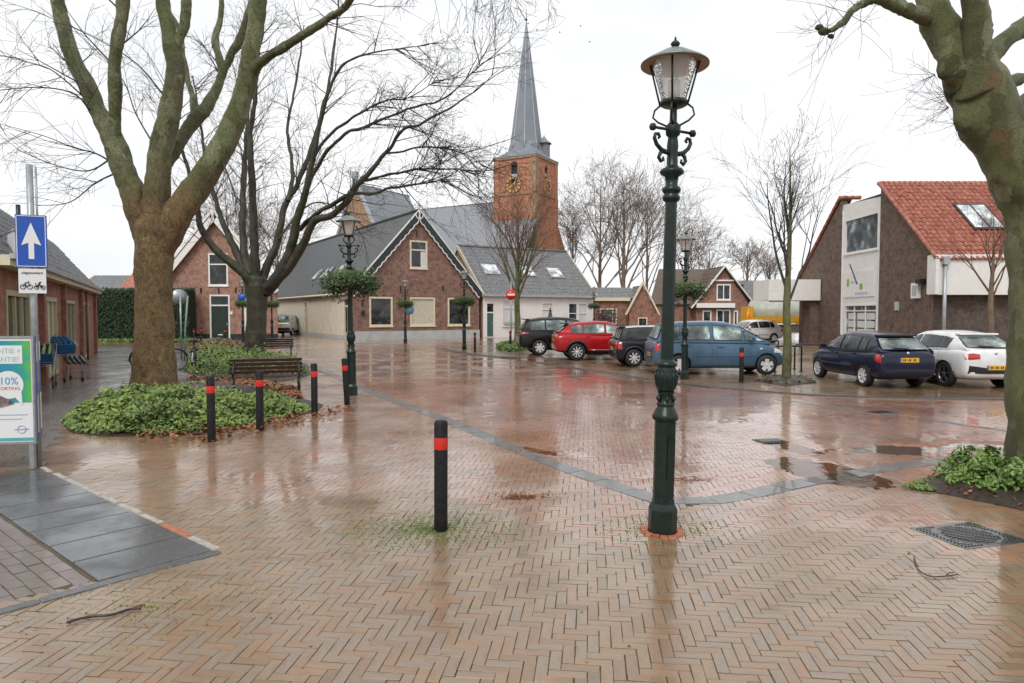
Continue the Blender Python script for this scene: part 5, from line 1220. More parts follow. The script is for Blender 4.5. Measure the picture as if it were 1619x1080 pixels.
text('poster_lettering', '10%', .125, TM_(-.255, AZ1-.545), m_skyblue, pan, 'CENTER', .001); text('poster_lettering', 'KORTING', .055, TM_(-.255, AZ1-.61), m_redtext, pan, 'CENTER', .001)
mb = MB()
for k, (x0, x1) in enumerate(((-.42, -.06), (-.36, -.12))): bar(mb, tfp, x0, x1, AZ0+.32-k*.05, AZ0+.33-k*.05, -.004, -.001)
mb.build('fine_print', m_bluegrey, pan)
mb = MB(); pts = [(-.13 + .045*math.cos(a), -.004, AZ0 + .15 + .045*math.sin(a)) for a in [2*math.pi*i/20 for i in range(21)]]; mb.tube(pts, .004, 4); mb.tube([(-.21, -.004, AZ0+.148), (-.05, -.004, AZ0+.155)], .005, 4); mb.build('ring_logo', m_bluegrey, pan)
mb = MB(); bar(mb, tfp, -AW, .0, AZ1, AZ1+.025, -.01, .03); bar(mb, tfp, -AW, 0, AZ0-.025, AZ0, -.01, .03); bar(mb, tfp, .002, .022, AZ0-.03, AZ1+.03, -.01, .03); mb.build('panel_frame', m_galv, ab)
M2 = Matrix.Rotation(R(112), 3, 'Z')
tfq = lambda x, z, d: M2 @ Vector((x, d, 0)) + Vector((.03, .035, z))
mb = MB(); bar(mb, tfq, 0, AW*.55, AZ0, AZ1+.02, 0, .012); s2 = mb.build('side_panel', m_bluebanner, ab)
mb = MB(); bar(mb, tfq, .01, AW*.5, AZ1-.28, AZ1-.05, -.004, -.001); mb.build('white_text_field', m_swhite, s2); mb = MB(); bar(mb, tfq, .01, AW*.5, AZ0+.1, AZ0+.55, -.004, -.001); mb.build('white_text_field', m_swhite, s2)
mb = MB(); mb.box((-.03, .02, .15), (.05, .05, .3)); mb.build('foot', m_galv, ab); mb = MB(); mb.box((-.75, .02, .15), (.05, .05, .3)); mb.build('foot', m_galv, ab)

# flag on slanting pole behind the sign
fg = empty('shop_flag', (P(0, 374, 15).x, 15, 0), 0, 'white shop flag with red print hanging from a slanting pole behind the blue sign', 'flag')
a, b = P(-30, 388, 15), P(45, 352, 15); L0 = Vector(fg.location)
mb = MB(); mb.tube([a - L0, b - L0], .018, 8); mb.build('flag_pole', m_galv, fg)
V, Fc = [], []; nx, ny = 8, 10
q0, q1, q2 = P(12, 371, 15), P(43, 357, 15), P(9, 405, 15)
for j in range(ny+1):
    for i in range(nx+1):
        s_, t_ = i/nx, j/ny; p = q0.lerp(q1, s_) + (q2-q0)*t_*(1 + .18*s_) - L0; V.append((p.x, p.y + .05*math.sin(5*s_ + 2*t_)*t_, p.z))
for j in range(ny):
    for i in range(nx): k = j*(nx+1)+i; Fc.append((k, k+1, k+nx+2, k+nx+1))
t = NT('flag_cloth_print'); co = t.coord('Generated'); sp3 = t.n('ShaderNodeSeparateXYZ'); t.l(co, sp3.inputs[0]); nn_ = t.noise(9, 3, .6, co)
k1 = t.math('MULTIPLY', t.math('GREATER_THAN', sp3.outputs[2], .58), t.math('GREATER_THAN', t.math('ADD', sp3.outputs[0], t.math('MULTIPLY', nn_, .6)), .75))
c1 = t.mix(k1, (.70, .71, .72), (.40, .04, .03)); c1 = t.mix(t.math('MULTIPLY', t.math('LESS_THAN', sp3.outputs[2], .10), 1.0), c1, (.45, .5, .12)); t.set('Base Color', c1); t.set('Roughness', .7)
npmesh('flag_cloth', V, Fc, t.m, fg, smooth=True)

# no-entry sign by the cottage, round sign seen from the back, blue round sign on lamp
pne = G(808, 550); ne = empty('no_entry_sign', (pne.x, pne.y, 0), 0, 'round red no entry sign with white bar on a grey pole before the white cottage', 'traffic sign')
mb = MB(); mb.tube([(0, 0, 0), (0, 0, 3.6)], .035, 8); mb.build('pole', m_galv, ne); mb = MB(); z_ = 1.85 + (496-466)/F*pne.y
mb.lathe([(0, -.01), (.28, -.01), (.28, .01), (0, .01)], 24, (0, -.05, z_), M=Matrix.Rotation(math.pi/2, 3, 'X')); do = mb.build('red_disc', m_redband, ne); mb = MB(); mb.box((0, -.064, z_), (.4, .006, .1)); mb.build('white_bar', m_swhite, do)
prs = Vector(((286-CX)/F*27, 27, 0)); rs_ = empty('round_sign', prs, 0, 'grey back of a round sign on a post beside the parked bicycle', 'traffic sign')
mb = MB(); mb.tube([(0, 0, 0), (0, 0, 2.6)], .035, 8); mb.build('pole', m_galv, rs_); mb = MB(); mb.lathe([(0, -.012), (.3, -.012), (.3, .012), (0, .012)], 24, (-.08, .06, 2.52), M=Matrix.Rotation(math.pi/2, 3, 'X') @ Matrix.Rotation(.6, 3, 'Y')); mb.build('disc_back', m_zinc, rs_)
pgp = Vector(((293-CX)/F*26.5, 26.5, 0)); gp = empty('green_post', pgp, 0, 'thin pale green leaning post behind the big trunk', 'post'); mb = MB(); mb.tube([(-.06, 0, 0), (0, 0, 1.3), (.12, 0, 2.55)], .035, 8); mb.build('shaft', basic('pale_green_paint', (.2, .34, .24), .4, .2, 5), gp)
pl = LAMPPOS[5]; bs = empty('blue_sign', (pl.x, pl.y-.12, 2.9), 0, 'small blue sign fixed to the lamp by the green front door', 'sign'); mb = MB(); mb.lathe([(0, -.01), (.27, -.01), (.27, .01), (0, .01)], 20, M=Matrix.Rotation(math.pi/2, 3, 'X')); mb.build('plate', m_blue, bs); mb = MB(); mb.box((0, .05, 0), (.06, .1, .1)); mb.build('clamp', m_galv, bs)
pl = LAMPPOS[3]; bs = empty('blue_sign', (pl.x+.3, pl.y-.12, 2.1), 0, 'round pale blue sign on the lamp before the middle window', 'sign'); mb = MB(); mb.lathe([(0, -.01), (.3, -.01), (.3, .01), (0, .01)], 20, M=Matrix.Rotation(math.pi/2, 3, 'X')); mb.build('plate', basic('pale_blue_sign', (.10, .26, .38), .4, .1, 4), bs); mb = MB(); mb.box((-.18, .05, 0), (.3, .04, .06)); mb.build('clamp', m_galv, bs)

# shop display trolleys by the left wall
m_crate = basic('blue_plastic_crate', (.02, .11, .26), .4, .2, 6); m_wire = basic('chromed_wire', (.3, .31, .32), .3, .15, 8, metal=.8); m_bottle = basic('dark_bottle_mix', (.05, .05, .06), .3, .8, 26)
m_greenbag = basic('green_white_bag', (.32, .42, .16), .6, .5, 16)
def trolley(p, rz, lb, tilt, two):
    rt = empty('display_trolley', p, rz, lb, 'trolley', 'display trolleys outside the shop'); mb = MB()
    for x in (-.42, .42):
        for y in (-.22, .22): mb.tube([(x, y, .08), (x*.92, y, .62)], .012, 6)
    for y in (-.24, .24): mb.tube([(-.62, y, .98), (-.3, y, .80), (.5, y, .55)], .013, 6)
    for i in range(10): x = -.55 + i*.115; z = .93 - (x+.55)*.37; mb.tube([(x, -.24, z), (x, .24, z)], .006, 5)
    mb.tube([(-.62, -.24, .98), (-.7, -.24, 1.05), (-.7, .24, 1.05), (-.62, .24, .98)], .014, 6); mb.build('frame', m_wire, rt)
    for x in (-.42, .42):
        for y in (-.22, .22): mb = MB(); mb.lathe([(.02, -.02), (.06, -.02), (.06, .02), (.02, .02)], 12, (x, y, .06), M=Matrix.Rotation(math.pi/2, 3, 'X')); mb.build('caster', m_black, rt)
    M = Matrix.Rotation(R(20), 3, 'Y'); 
    mb = MB(); c0 = Vector((-.28, 0, .98)) if two else Vector((-.05, 0, .82))
    for sgn_, sz, of in ((0, (.62, .42, .02), (0, 0, -.13)), (1, (.62, .02, .28), (0, -.2, 0)), (2, (.62, .02, .28), (0, .2, 0)), (3, (.02, .38, .28), (-.3, 0, 0)), (4, (.02, .38, .28), (.3, 0, 0))): mb.box(c0 + M @ Vector(of), sz, M=M)
    mb.build('crate', m_crate, rt)
    mb = MB()
    for i in range(5):
        for j in range(3): q = c0 + M @ Vector((-.22 + i*.11, -.13 + j*.13, .03)); mb.lathe([(0, -.1), (.045, -.1), (.045, .08), (.02, .13), (.018, .17), (0, .17)], 8, q)
    mb.build('goods', m_greenbag if not two else m_crate, rt)
    if two:
        mb = MB()
        for j in range(4): q = Vector((.38, -.18 + j*.12, .66)); mb.tube([q, q + Vector((.28, 0, -.12)), q + Vector((.36, 0, -.15))], [.05, .05, .03], 8)
        mb.build('bottle', m_bottle, rt)
    return rt
trolley(G(107, 602), R(-38), 'wire display trolley with tilted blue crate near the shop corner', 0, True)
trolley(G(70, 612), R(-60), 'blue display trolley with green goods half hidden by the advertising board', 0, False)
pr = Vector((-12.15, 15.6, 0)); rk = empty('produce_rack', pr, R(-60), 'dark outdoor display rack with red and orange goods at the left edge', 'rack')
mb = MB()
for x in (-.6, .6):
    for y in (-.2, .2): mb.box((x, y, .85), (.04, .04, 1.7))
for z in (.4, .95, 1.5): mb.box((0, 0, z), (1.24, .44, .03))
mb.build('frame', m_slat, rk); m_goods = NT('mixed_red_orange_goods'); co = m_goods.coord(); m_goods.set('Base Color', m_goods.ramp(m_goods.noise(14, 2, .6, co), [(.35, (.05, .03, .02)), (.5, (.4, .06, .03)), (.65, (.55, .34, .12))])); m_goods = m_goods.m
for z in (.5, 1.05, 1.6):
    for i in range(4): mb = MB(); mb.cbox((-.42 + i*.28, 0, z), (.24, .36, .16), .02); mb.build('goods', m_goods, rk)

# bicycles
m_tyre = basic('black_rubber', (.016, .016, .017), .6, .3, 12); m_frame = basic('black_bicycle_frame', (.02, .022, .025), .3, .2, 6); m_spoke = basic('steel_spoke', (.35, .36, .37), .3, .1, 5, metal=.8)
def bicycle(p, rz, lb, mf, steer=0):
    rt = empty('bicycle', p, rz, lb, 'bicycle', 'bicycles by the big tree'); r_ = .34
    for x, st in ((-.54, 0), (.54, steer)):
        Mx = Matrix.Rotation(st, 3, 'Z'); mb = MB(); mb.tube([Vector((x, 0, r_)) + Mx @ Vector((r_*math.cos(a), 0, r_*math.sin(a))) for a in [2*math.pi*i/28 for i in range(29)]], .02, 6, cap=False); wo = mb.build('wheel', m_tyre, rt)
        mb = MB()
        for i in range(16): a = 2*math.pi*i/16; mb.tube([Vector((x, 0, r_)), Vector((x, 0, r_)) + Mx @ Vector((r_*math.cos(a), 0, r_*math.sin(a)))], .002, 3)
        mb.tube([Vector((x, 0, r_)) + Mx @ Vector((0, -.05, 0)), Vector((x, 0, r_)) + Mx @ Vector((0, .05, 0))], .02, 8); mb.build('spokes', m_spoke, wo)
        mb = MB(); mb.tube([Vector((x, 0, r_)) + Mx @ Vector(((r_+.035)*math.cos(a), 0, (r_+.035)*math.sin(a))) for a in [R(20 + i*12) for i in range(15)]], .022, 5); mb.build('mudguard', mf, rt)
    bb, st_, hd, hb = Vector((-.08, 0, .30)), Vector((-.22, 0, .82)), Vector((.36, 0, .88)), Vector((.42, 0, .62)); mb = MB()
    for a, b, rr in ((bb, st_, .018), (bb, hb, .02), (st_*.75 + bb*.25, hd, .018), (Vector((-.54, .05, .34)), bb, .012), (Vector((-.54, .05, .34)), st_, .011), (Vector((-.54, -.05, .34)), bb, .012), (hb, hd, .022)): mb.tube([a, b], rr, 7)
    mb.build('frame', mf, rt); mb = MB(); Mx = Matrix.Rotation(steer, 3, 'Z')
    for s in (-1, 1): mb.tube([hb + Mx @ Vector((0, s*.03, 0)), Vector((.54, 0, r_)) + Mx @ Vector((0, s*.05, 0))], .014, 6)
    mb.build('fork', m_white, rt); mb = MB(); h2 = hd + Vector((-.02, 0, .2)); mb.tube([hd, h2], .014, 6); mb.tube([h2 + Mx @ Vector((-.12, -.3, .02)), h2 + Mx @ Vector((.02, -.2, .04)), h2, h2 + Mx @ Vector((.02, .2, .04)), h2 + Mx @ Vector((-.12, .3, .02))], .013, 7); mb.build('handlebar', m_black, rt)
    mb = MB(); mb.tube([st_, st_ + Vector((-.03, 0, .12))], .014, 6); mb.tube([(-.4, 0, .97), (-.28, 0, .98), (-.1, 0, .96)], [.09, .075, .02], 8); mb.build('saddle', m_black, rt)
    mb = MB(); mb.tube([(-.86, 0, .75), (-.3, 0, .75)], .01, 5); mb.box((-.55, 0, .755), (.45, .14, .02)); mb.build('carrier', m_black, rt)
    mb = MB(); mb.tube([(-.08, -.08, .3), (-.02, -.1, .16)], .012, 5); mb.tube([(-.08, .08, .3), (-.14, .1, .44)], .012, 5); mb.lathe([(0, -.01), (.09, -.01), (.09, .01), (0, .01)], 16, bb + Vector((0, -.06, 0)), M=Matrix.Rotation(math.pi/2, 3, 'X')); mb.build('crank', m_spoke, rt)
    return rt
pbk = G(203, 586); bicycle((pbk.x + .95, pbk.y + .1, 0), R(8), 'black bicycle hidden behind the big trunk, rear wheel showing on its left', m_frame)
pbk = G(302, 589); bicycle((pbk.x - .14, pbk.y + .55, 0), R(-68), 'bicycle with white fork parked right of the big trunk', m_frame, .2)

# black rails by the parking tree
for i, (u, v, lb) in enumerate(((1246, 588, 'black tubular bicycle rail just right of the parking tree'), (1276, 584, 'black tubular bicycle rail beside the navy hatchback'), (1214, 560, 'black tubular rail behind the blue minivan'))):
    p = G(u, v); rl = empty('bicycle_rail', p, R(8), lb, 'bicycle rail', 'black bicycle rails'); mb = MB()
    if i < 2: mb.tube([(-.45, 0, 0), (-.45, 0, .78), (-.42, 0, .82), (.42, 0, .82), (.45, 0, .78), (.45, 0, 0)], .028, 8)
    else: mb.tube([(-.5, 0, 0), (-.5, 0, .6), (.5, 0, .6), (.5, 0, 0)], .04, 8)
    mb.build('hoop', m_black, rl); mb = MB(); mb.box((-.45, 0, .01), (.1, .1, .02)); mb.box((.45, 0, .01), (.1, .1, .02)); mb.build('foot_plate', m_black, rl)

# hedge
hg = empty('hedge', (-29.5, 47, 0), 0, 'tall clipped dark green hedge at the end of the walkway', 'hedge'); n = 9000
xs = RNG.uniform(0, 7.2, n); zs = RNG.uniform(.05, 3.55, n); yy = np.where(RNG.uniform(0, 1, n) < .7, RNG.normal(0, .07, n), RNG.uniform(0, 1.2, n)); zs = np.where(yy > .25, RNG.normal(3.5, .06, n), zs)
leaves('foliage', np.stack([xs, yy, zs], 1), .16, np.tile([0, -.8, .5], (n, 1)), m_leafhedge, hg, .5)
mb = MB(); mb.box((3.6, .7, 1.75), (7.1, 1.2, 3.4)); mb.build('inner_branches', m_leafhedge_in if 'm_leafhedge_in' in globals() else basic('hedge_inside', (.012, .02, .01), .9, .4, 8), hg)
gx = RNG.uniform(-30, -21, 3000); gy = RNG.uniform(44.2, 46.9, 3000); tag(leaves('grass_verge', np.stack([gx, gy, RNG.uniform(.02, .14, 3000)], 1), .2, None, m_leafyel, None, .7), 'strip of grass below the hedge', 'grass', kind='stuff')
gs = [tuple(G(*p))[:2] for p in [(783, 551), (800, 557), (826, 556), (840, 551), (822, 545), (798, 546)]]; gx, gy = rand_in(gs, 2200)
tag(leaves('grass_patch', np.stack([gx, gy, RNG.uniform(.02, .28, 2200)], 1), .16, None, m_leafyel, None, .8), 'patch of green grass at the foot of the small tree left of the black car', 'grass', kind='stuff')
gx, gy = rand_in([tuple(G(*p))[:2] for p in [(1195, 603), (1240, 610), (1290, 606), (1270, 598), (1215, 597)]], 500); tag(leaves('grass_tuft', np.stack([gx, gy, RNG.uniform(.01, .1, 500)], 1), .08, None, m_leaf, None, .8), 'sparse grass in the tree pit of the parking tree', 'grass', kind='stuff')
soil('tree_pit', [tuple(G(*p))[:2] for p in [(1192, 603), (1240, 611), (1292, 606), (1272, 597), (1215, 596)]], .012)
# moss and tufts in the joints near bollard and lamp
def mossy(c, r_, n, lb):
    a = RNG.uniform(0, 6.28, n); rr = r_*RNG.uniform(0.02, 1, n)**1.1; x = c.x + rr*np.cos(a)*1.35; y = c.y + rr*np.sin(a)*.9
    cs, sn = math.cos(-PROT), math.sin(-PROT); gx = x*cs - y*sn; gy = x*sn + y*cs      # snap to joint lines
    sn_ = RNG.uniform(0, 1, n) < .5; free = RNG.uniform(0, 1, n) < .35; fx, fy_ = gx.copy(), gy.copy(); gx = np.where(sn_, np.round(gx/BW)*BW + RNG.normal(0, .004, n), gx); gy = np.where(~sn_, np.round(gy/BW)*BW + RNG.normal(0, .004, n), gy)
    gx = np.where(free, fx, gx); gy = np.where(free, fy_, gy); x = gx*math.cos(PROT) - gy*math.sin(PROT); y = gx*math.sin(PROT) + gy*math.cos(PROT)
    tag(leaves('moss', np.stack([x, y, RNG.uniform(-.006, .006, n)], 1), .015, None, m_leafyel, None, .7), lb, 'moss', kind='stuff')
mossy(G(680, 836), .6, 5200, 'green moss in the paving joints round the lone bollard'); mossy(G(1060, 838), .5, 2600, 'green moss in the paving joints round the foreground lamp'); mossy(G(240, 960), .7, 1300, 'green moss in the paving joints near the fallen stick')
# sticks
m_stick = basic('wet_brown_stick', (.045, .022, .016), .4, .3, 20)
for pts, lb in (([(105, 984), (140, 975), (175, 972), (205, 963), (222, 962)], 'curved brown stick lying on the tan pavers at the lower left'), ([(1445, 880), (1452, 900), (1470, 911), (1495, 911), (1515, 908)], 'thin bent twig lying on the pavers near the manhole')):
    mb = MB(); q = [G(*p, .012) for p in pts]; mb.tube(spline(q, 4), [(.008 if i % 3 else .0065)*(1 if pts[0][0] < 500 else .55) for i in range(len(pts)*4-3)], 6); mb.tube([q[-2], q[-2] + Vector((.05, .04, .01)), q[-2] + Vector((.08, .03, .012))], .004, 5); tag(mb.build('stick', m_stick), lb, 'stick')
n = 26; deb = [G(random.uniform(250, 1600), random.uniform(850, 1070)) for _ in range(n)]
tag(leaves('fallen_leaf_bits', np.array([(p.x, p.y, .008) for p in deb]), .02, None, m_leafdead, None, .3, aspect=.8), 'tiny dark leaf bits scattered on the foreground pavers', 'leaves', kind='stuff')
for (u, v) in ((825, 782), (1080, 757), (845, 712)):
    c = G(u, v); n = 260; x = c.x + RNG.normal(0, .2, n); y = c.y + RNG.normal(0, .07, n); tag(leaves('fallen_leaf_bits', np.stack([x, y, RNG.uniform(-.004, .006, n)], 1), .022, None, m_leafdead, None, .3, aspect=.6), {825: 'brown wet debris washed together between bollard and lamp', 1080: 'brown wet debris beside the foreground lamp post', 845: 'brown wet debris along the grey gutter stones'}[u], 'leaves', kind='stuff')
tp = Vector((G(862, 545).x + .9, 50, 0))
for u, Y, h_, lb in ((870, 53.0, 2.3, 'small conical dark shrub before the white cottage wall'),):
    p = Vector(((u-CX)/F*Y, Y, 0)); rt = empty('conical_shrub', p, 0, lb, 'shrub'); n = 500; z = RNG.uniform(0, 1, n); a = RNG.uniform(0, 6.28, n); C = np.stack([.45*(1-z)*np.cos(a), .45*(1-z)*np.sin(a), .3 + z*(h_-.3)], 1); leaves('foliage', C, .12, None, m_leafhedge, rt, .8); mb = MB(); mb.lathe([(.2, 0), (.24, .35), (.2, .36), (0, .36)], 12); mb.build('pot', m_zinc, rt)
p = Vector(((958-CX)/F*56, 56, 0)); shrub('dark_shrub', 'dark reddish shrub beyond the red car', p, 1.3, .9, 2.3, 1500, leaf_mat('purple_leaf', (.03, .015, .012), (.06, .025, .02), (.10, .05, .035)), .2)

# ------------------------------------------------------------------ vehicles (local: x forward, y left, z up, origin on the ground)
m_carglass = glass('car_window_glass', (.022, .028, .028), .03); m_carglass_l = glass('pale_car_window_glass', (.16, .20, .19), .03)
m_plastic = basic('black_car_plastic', (.014, .014, .015), .45, .2, 10); m_chrome = basic('chrome_trim', (.6, .61, .62), .15, .05, 5, metal=1)
m_alloy = basic('silver_alloy', (.72, .73, .74), .32, .05, 5, metal=.25); m_alloyd = basic('dark_alloy', (.16, .165, .17), .3, .1, 5, metal=.7)
t = NT('red_tail_lens'); t.set('Base Color', (.45, .012, .012)); t.set('Roughness', .12); t.set('Coat Weight', 1.0); m_tail = t.m
t = NT('clear_lamp_lens'); t.set('Base Color', (.62, .64, .64)); t.set('Roughness', .08); t.set('Coat Weight', 1.0); m_head = t.m
t = NT('yellow_number_plate'); t.set('Base Color', (.75, .42, .02)); t.set('Roughness', .35); m_plate = t.m
m_orange = basic('orange_lens', (.75, .26, .02), .2, .1, 5)

def lathe_y(mb, prof, n, c, mi=0, smooth=True):   # prof (r, y)
    mb.lathe(prof, n, c, mi, smooth, M=Matrix.Rotation(-math.pi/2, 3, 'X'))
def make_wheel(parent, x, y, r, side, spokes, mrim, sw=.06, w=.2):
    """side=+1 outer face on +y"""
    h = w/2; mb = MB(); c = (x, y, r)
    lathe_y(mb, [(r*.62, -h), (r*.9, -h), (r*.985, -h*.75), (r, -h*.3), (r, h*.3), (r*.985, h*.75), (r*.9, h), (r*.66, h*.98), (r*.64, h*.8)], 28, c)
    for k in (-.35, 0, .35): lathe_y(mb, [(r*1.003, h*k-.012), (r*1.006, h*k), (r*1.003, h*k+.012)], 28, c)
    wo = mb.build('wheel', m_tyre, parent)
    mb = MB(); o = side*h
    lathe_y(mb, [(r*.67, o*.99), (r*.65, o*1.0), (r*.62, o*.9), (r*.6, o*.4)], 28, c, 0)
    for k in range(spokes):
        a = 2*math.pi*k/spokes + .3; d = Vector((math.cos(a), 0, math.sin(a))); p = Vector((-math.sin(a), 0, math.cos(a))); C = Vector(c)
        q = []
        for rr, ww, oy in ((r*.1, sw*.8, o*.86), (r*.64, sw*1.15, o*.92)):
            for s in (-1, 1): q.append(C + d*rr + p*s*ww*.5 + Vector((0, oy, 0)))
        q2 = [v_ - Vector((0, side*.03, 0)) for v_ in q]
        mb.add(q + q2, [(0,1,3,2), (4,6,7,5), (0,2,6,4), (1,5,7,3)])
    lathe_y(mb, [(0, o*.93), (r*.1, o*.92), (r*.15, o*.85), (r*.15, o*.5)], 16, c); mb.build('rim', mrim, wo)
    mb = MB(); lathe_y(mb, [(0, o*.35), (r*.62, o*.35)], 20, c); mb.build('dark_backing_disc', m_plastic, wo); return wo  # dark backing disc stands in for the shade behind the spokes

def make_car(name, label, loc, rz, sp, mpaint, group='parked cars', cat='car', rscale=(1, 1, 1)):
    rt = empty(name, loc, rz, label, cat, group)
    st, gh_, r = sp['st'], sp['gh'], sp['r']
    # --- lower body loft
    mb = MB(); ring = []
    for (x, zb, zt, w_) in st:
        h = zt-zb; half = [(0, zb), (w_*.82, zb), (w_*.955, zb+h*.10), (w_*.985, zb+h*.3), (w_, zb+h*.52), (w_*.985, zb+h*.74), (w_*.955, zb+h*.9), (w_*.86, zt), (w_*.45, zt+.012), (0, zt+.018)]
        ring.append([(x, -y, z) for y, z in half] + [(x, y, z) for y, z in half[-2:0:-1]])
    n = len(ring[0]); vs = [p for rg in ring for p in rg]
    fs = [(i*n+j, i*n+(j+1) % n, (i+1)*n+(j+1) % n, (i+1)*n+j) for i in range(len(ring)-1) for j in range(n)]
    fs += [tuple(range(n-1, -1, -1)), tuple(range((len(ring)-1)*n, len(ring)*n))]
    mb.add(vs, fs, 0, True); body = mb.build('body', [mpaint, m_plastic], rt)
    cut = MB()
    for ax in (sp['xr'], sp['xf']):
        for s in (-1, 1): 
            N = 24; rr = r*1.13; y0, y1 = s*(sp['w']*.52), s*(sp['w']*1.3); q = []
            for y in (y0, y1):
                for k in range(N): a = 2*math.pi*k/N; q.append((ax + rr*math.cos(a), y, r + rr*math.sin(a)))
            cut.add(q, [(k, (k+1) % N, N+(k+1) % N, N+k) for k in range(N)] + [tuple(range(N)), tuple(range(2*N-1, N-1, -1))])
    co = cut.build('arch_cutter', m_plastic)
    sb_ = body.modifiers.new('s', 'SUBSURF'); sb_.levels = 2; sb_.render_levels = 2
    bo = body.modifiers.new('b', 'BOOLEAN'); bo.object = co; bo.operation = 'DIFFERENCE'; bo.solver = 'EXACT'; bo.material_mode = 'TRANSFER'
    bpy.context.view_layer.update(); co.parent = rt; bpy.context.view_layer.update()
    dg = bpy.context.evaluated_depsgraph_get(); ev = body.evaluated_get(dg); me = bpy.data.meshes.new_from_object(ev, depsgraph=dg); body.modifiers.clear(); body.data = me
    bpy.data.objects.remove(co)
    cl = sp.get('clad', .30); mi = []
    pm_ = [m.name for m in me.materials]; bi = pm_.index('black_car_plastic') if 'black_car_plastic' in pm_ else 1
    for p in me.polygons:
        c = p.center
        if c.z < cl or (sp.get('archclad') and any(math.hypot(c.x-ax, c.z-r) < r*1.34 and c.z < r*2.3 for ax in (sp['xr'], sp['xf'])) and abs(c.y) > sp['w']*.75): p.material_index = bi
        if abs(p.normal.y) < .9 or True: p.use_smooth = True
    bm = bmesh.new(); bm.from_mesh(me); bvh = BVHTree.FromBMesh(bm); bm.free()
    # --- greenhouse
    mb = MB(); rg = []
    for (xb, xt, zb, zt, wb, wt) in gh_:
        zs = zt-.075
        half = [(wb, zb-.06, 0), (wb, zb, 0), (wb*.5+wt*.5+.012, (zb+zs)/2, .5), (wt, zs, .93), (wt-.035, zt-.028, .975), (wt-.13, zt, 1), (wt*.45, zt+.018, 1), (0, zt+.022, 1)]
        rg.append([(xb+(xt-xb)*f, -y, z) for y, z, f in half] + [(xb+(xt-xb)*f, y, z) for y, z, f in half[-2::-1]])
    n = len(rg[0]); vs = [p for q in rg for p in q]; N = len(rg)
    mb.add(vs, [(i*n+j, i*n+j+1, (i+1)*n+j+1, (i+1)*n+j) for i in range(N-1) for j in range(n-1)], 0, True)
    mb.add(rg[0], [tuple(range(n))], 0); mb.add(rg[-1], [tuple(range(n-1, -1, -1))], 0)
    mb.build('cabin', sp.get('roofpaint', mpaint), rt)
    def gx(i, f): a = gh_[i]; return a[0] + (a[1]-a[0])*f
    def side_y(x, f):
        xs = [gx(i, f) for i in range(N)]
        for i in range(N-1):
            if xs[i] >= x >= xs[i+1]: t_ = (xs[i]-x)/(xs[i]-xs[i+1]+1e-9); break
        else: i, t_ = (0, 0) if x > xs[0] else (N-2, 1)
        a, b = gh_[i], gh_[i+1]; l_ = lambda k: a[k] + (b[k]-a[k])*t_
        zb, zs, wb, wt = l_(2), l_(3)-.075, l_(4), l_(5); ff = f/.93
        return (wb + (wt-wb)*ff) + .012*math.sin(math.pi*min(1, ff)) , zb + (zs-zb)*ff
    f0, f1 = .07, .84
    for s in (-1, 1):
        for (xa, xc, kind) in sp['panes']:     # xa front limit, xc rear limit at belt; lean as fraction of the end pillars
            la, lc = xa, xc
            def line(v_, f):
                if v_ == 'A': return gx(0, f) - sp.get('apil', .10)
                if v_ == 'D': return gx(N-1, f) + sp.get('dpil', .22)
                return v_
            pts = []
            M_ = 6
            for k in range(M_+1): f = f0 + (f1-f0)*k/M_; pts.append((line(la, f), f))
            for k in range(1, M_): xx = line(la, f1) + (line(lc, f1)-line(la, f1))*k/M_; pts.append((xx, f1))
            for k in range(M_, -1, -1): f = f0 + (f1-f0)*k/M_; pts.append((line(lc, f), f))
            for k in range(1, M_): xx = line(lc, f0) + (line(la, f0)-line(lc, f0))*k/M_; pts.append((xx, f0))
            def pgrid(nm, mm, gr, off):
                vs_ = []; K = 8
                for j in range(K+1):
                    f = f0 - gr*.6 + (f1 + gr*.6 - f0 + gr*.6)*j/K; xa_, xc_ = line(la, f) + gr*.25, line(lc, f) - gr*.25
                    for k in range(K+1):
                        x = xa_ + (xc_-xa_)*k/K; yz = side_y(x, f); vs_.append((x, s*(yz[0]+off), yz[1]))
                mb = MB(); mb.add(vs_, [(j*(K+1)+k, j*(K+1)+k+1, (j+1)*(K+1)+k+1, (j+1)*(K+1)+k) for j in range(K) for k in range(K)], 0, True); return mb.build(nm, mm, rt)
            pgrid('window_seal', m_plastic, .07, .009); pgrid('side_window', sp.get('glass', m_carglass), 0, .014)
    for i, nm, sg in ((0, 'windscreen', 1), (N-1, 'rear_window', -1)):
        a = gh_[i]; q = []; seal = []
        for fy in np.linspace(-1, 1, 9):
            for ff in (.10, .90):
                pass
        def pt(fy, ff, off): wv = (a[4] + (a[5]-a[4])*ff)*.90; return Vector((a[0] + (a[1]-a[0])*ff + sg*off + sg*.03*(1-fy*fy), fy*wv, a[2] + (a[3]-a[2])*ff))
        lo_, hi_ = sp.get('rw', (.12, .90)) if sg < 0 else (.08, .92)
        for off, sc, mm, nm2 in ((.006, 1.04, m_plastic, 'window_seal'), (.014, 1, sp.get('rglass', m_carglass_l), nm)):
            mb = MB(); K = 8
            vs = [pt(-sc + 2*sc*k/K, (lo_+hi_)/2 + (f_-.5)*(hi_-lo_)*sc, off) for f_ in (0, .5, 1) for k in range(K+1)]
            mb.add(vs, [(j*(K+1)+k, j*(K+1)+k+1, (j+1)*(K+1)+k+1, (j+1)*(K+1)+k) for j in range(2) for k in range(K)], 0, True); wobj = mb.build(nm2, mm, rt)
        if sg < 0:
            mb = MB(); mb.beam(pt(-.05, lo_+.03, .035), pt(.55, lo_+.10, .035), .02, .02); mb.build('wiper', m_plastic, wobj)
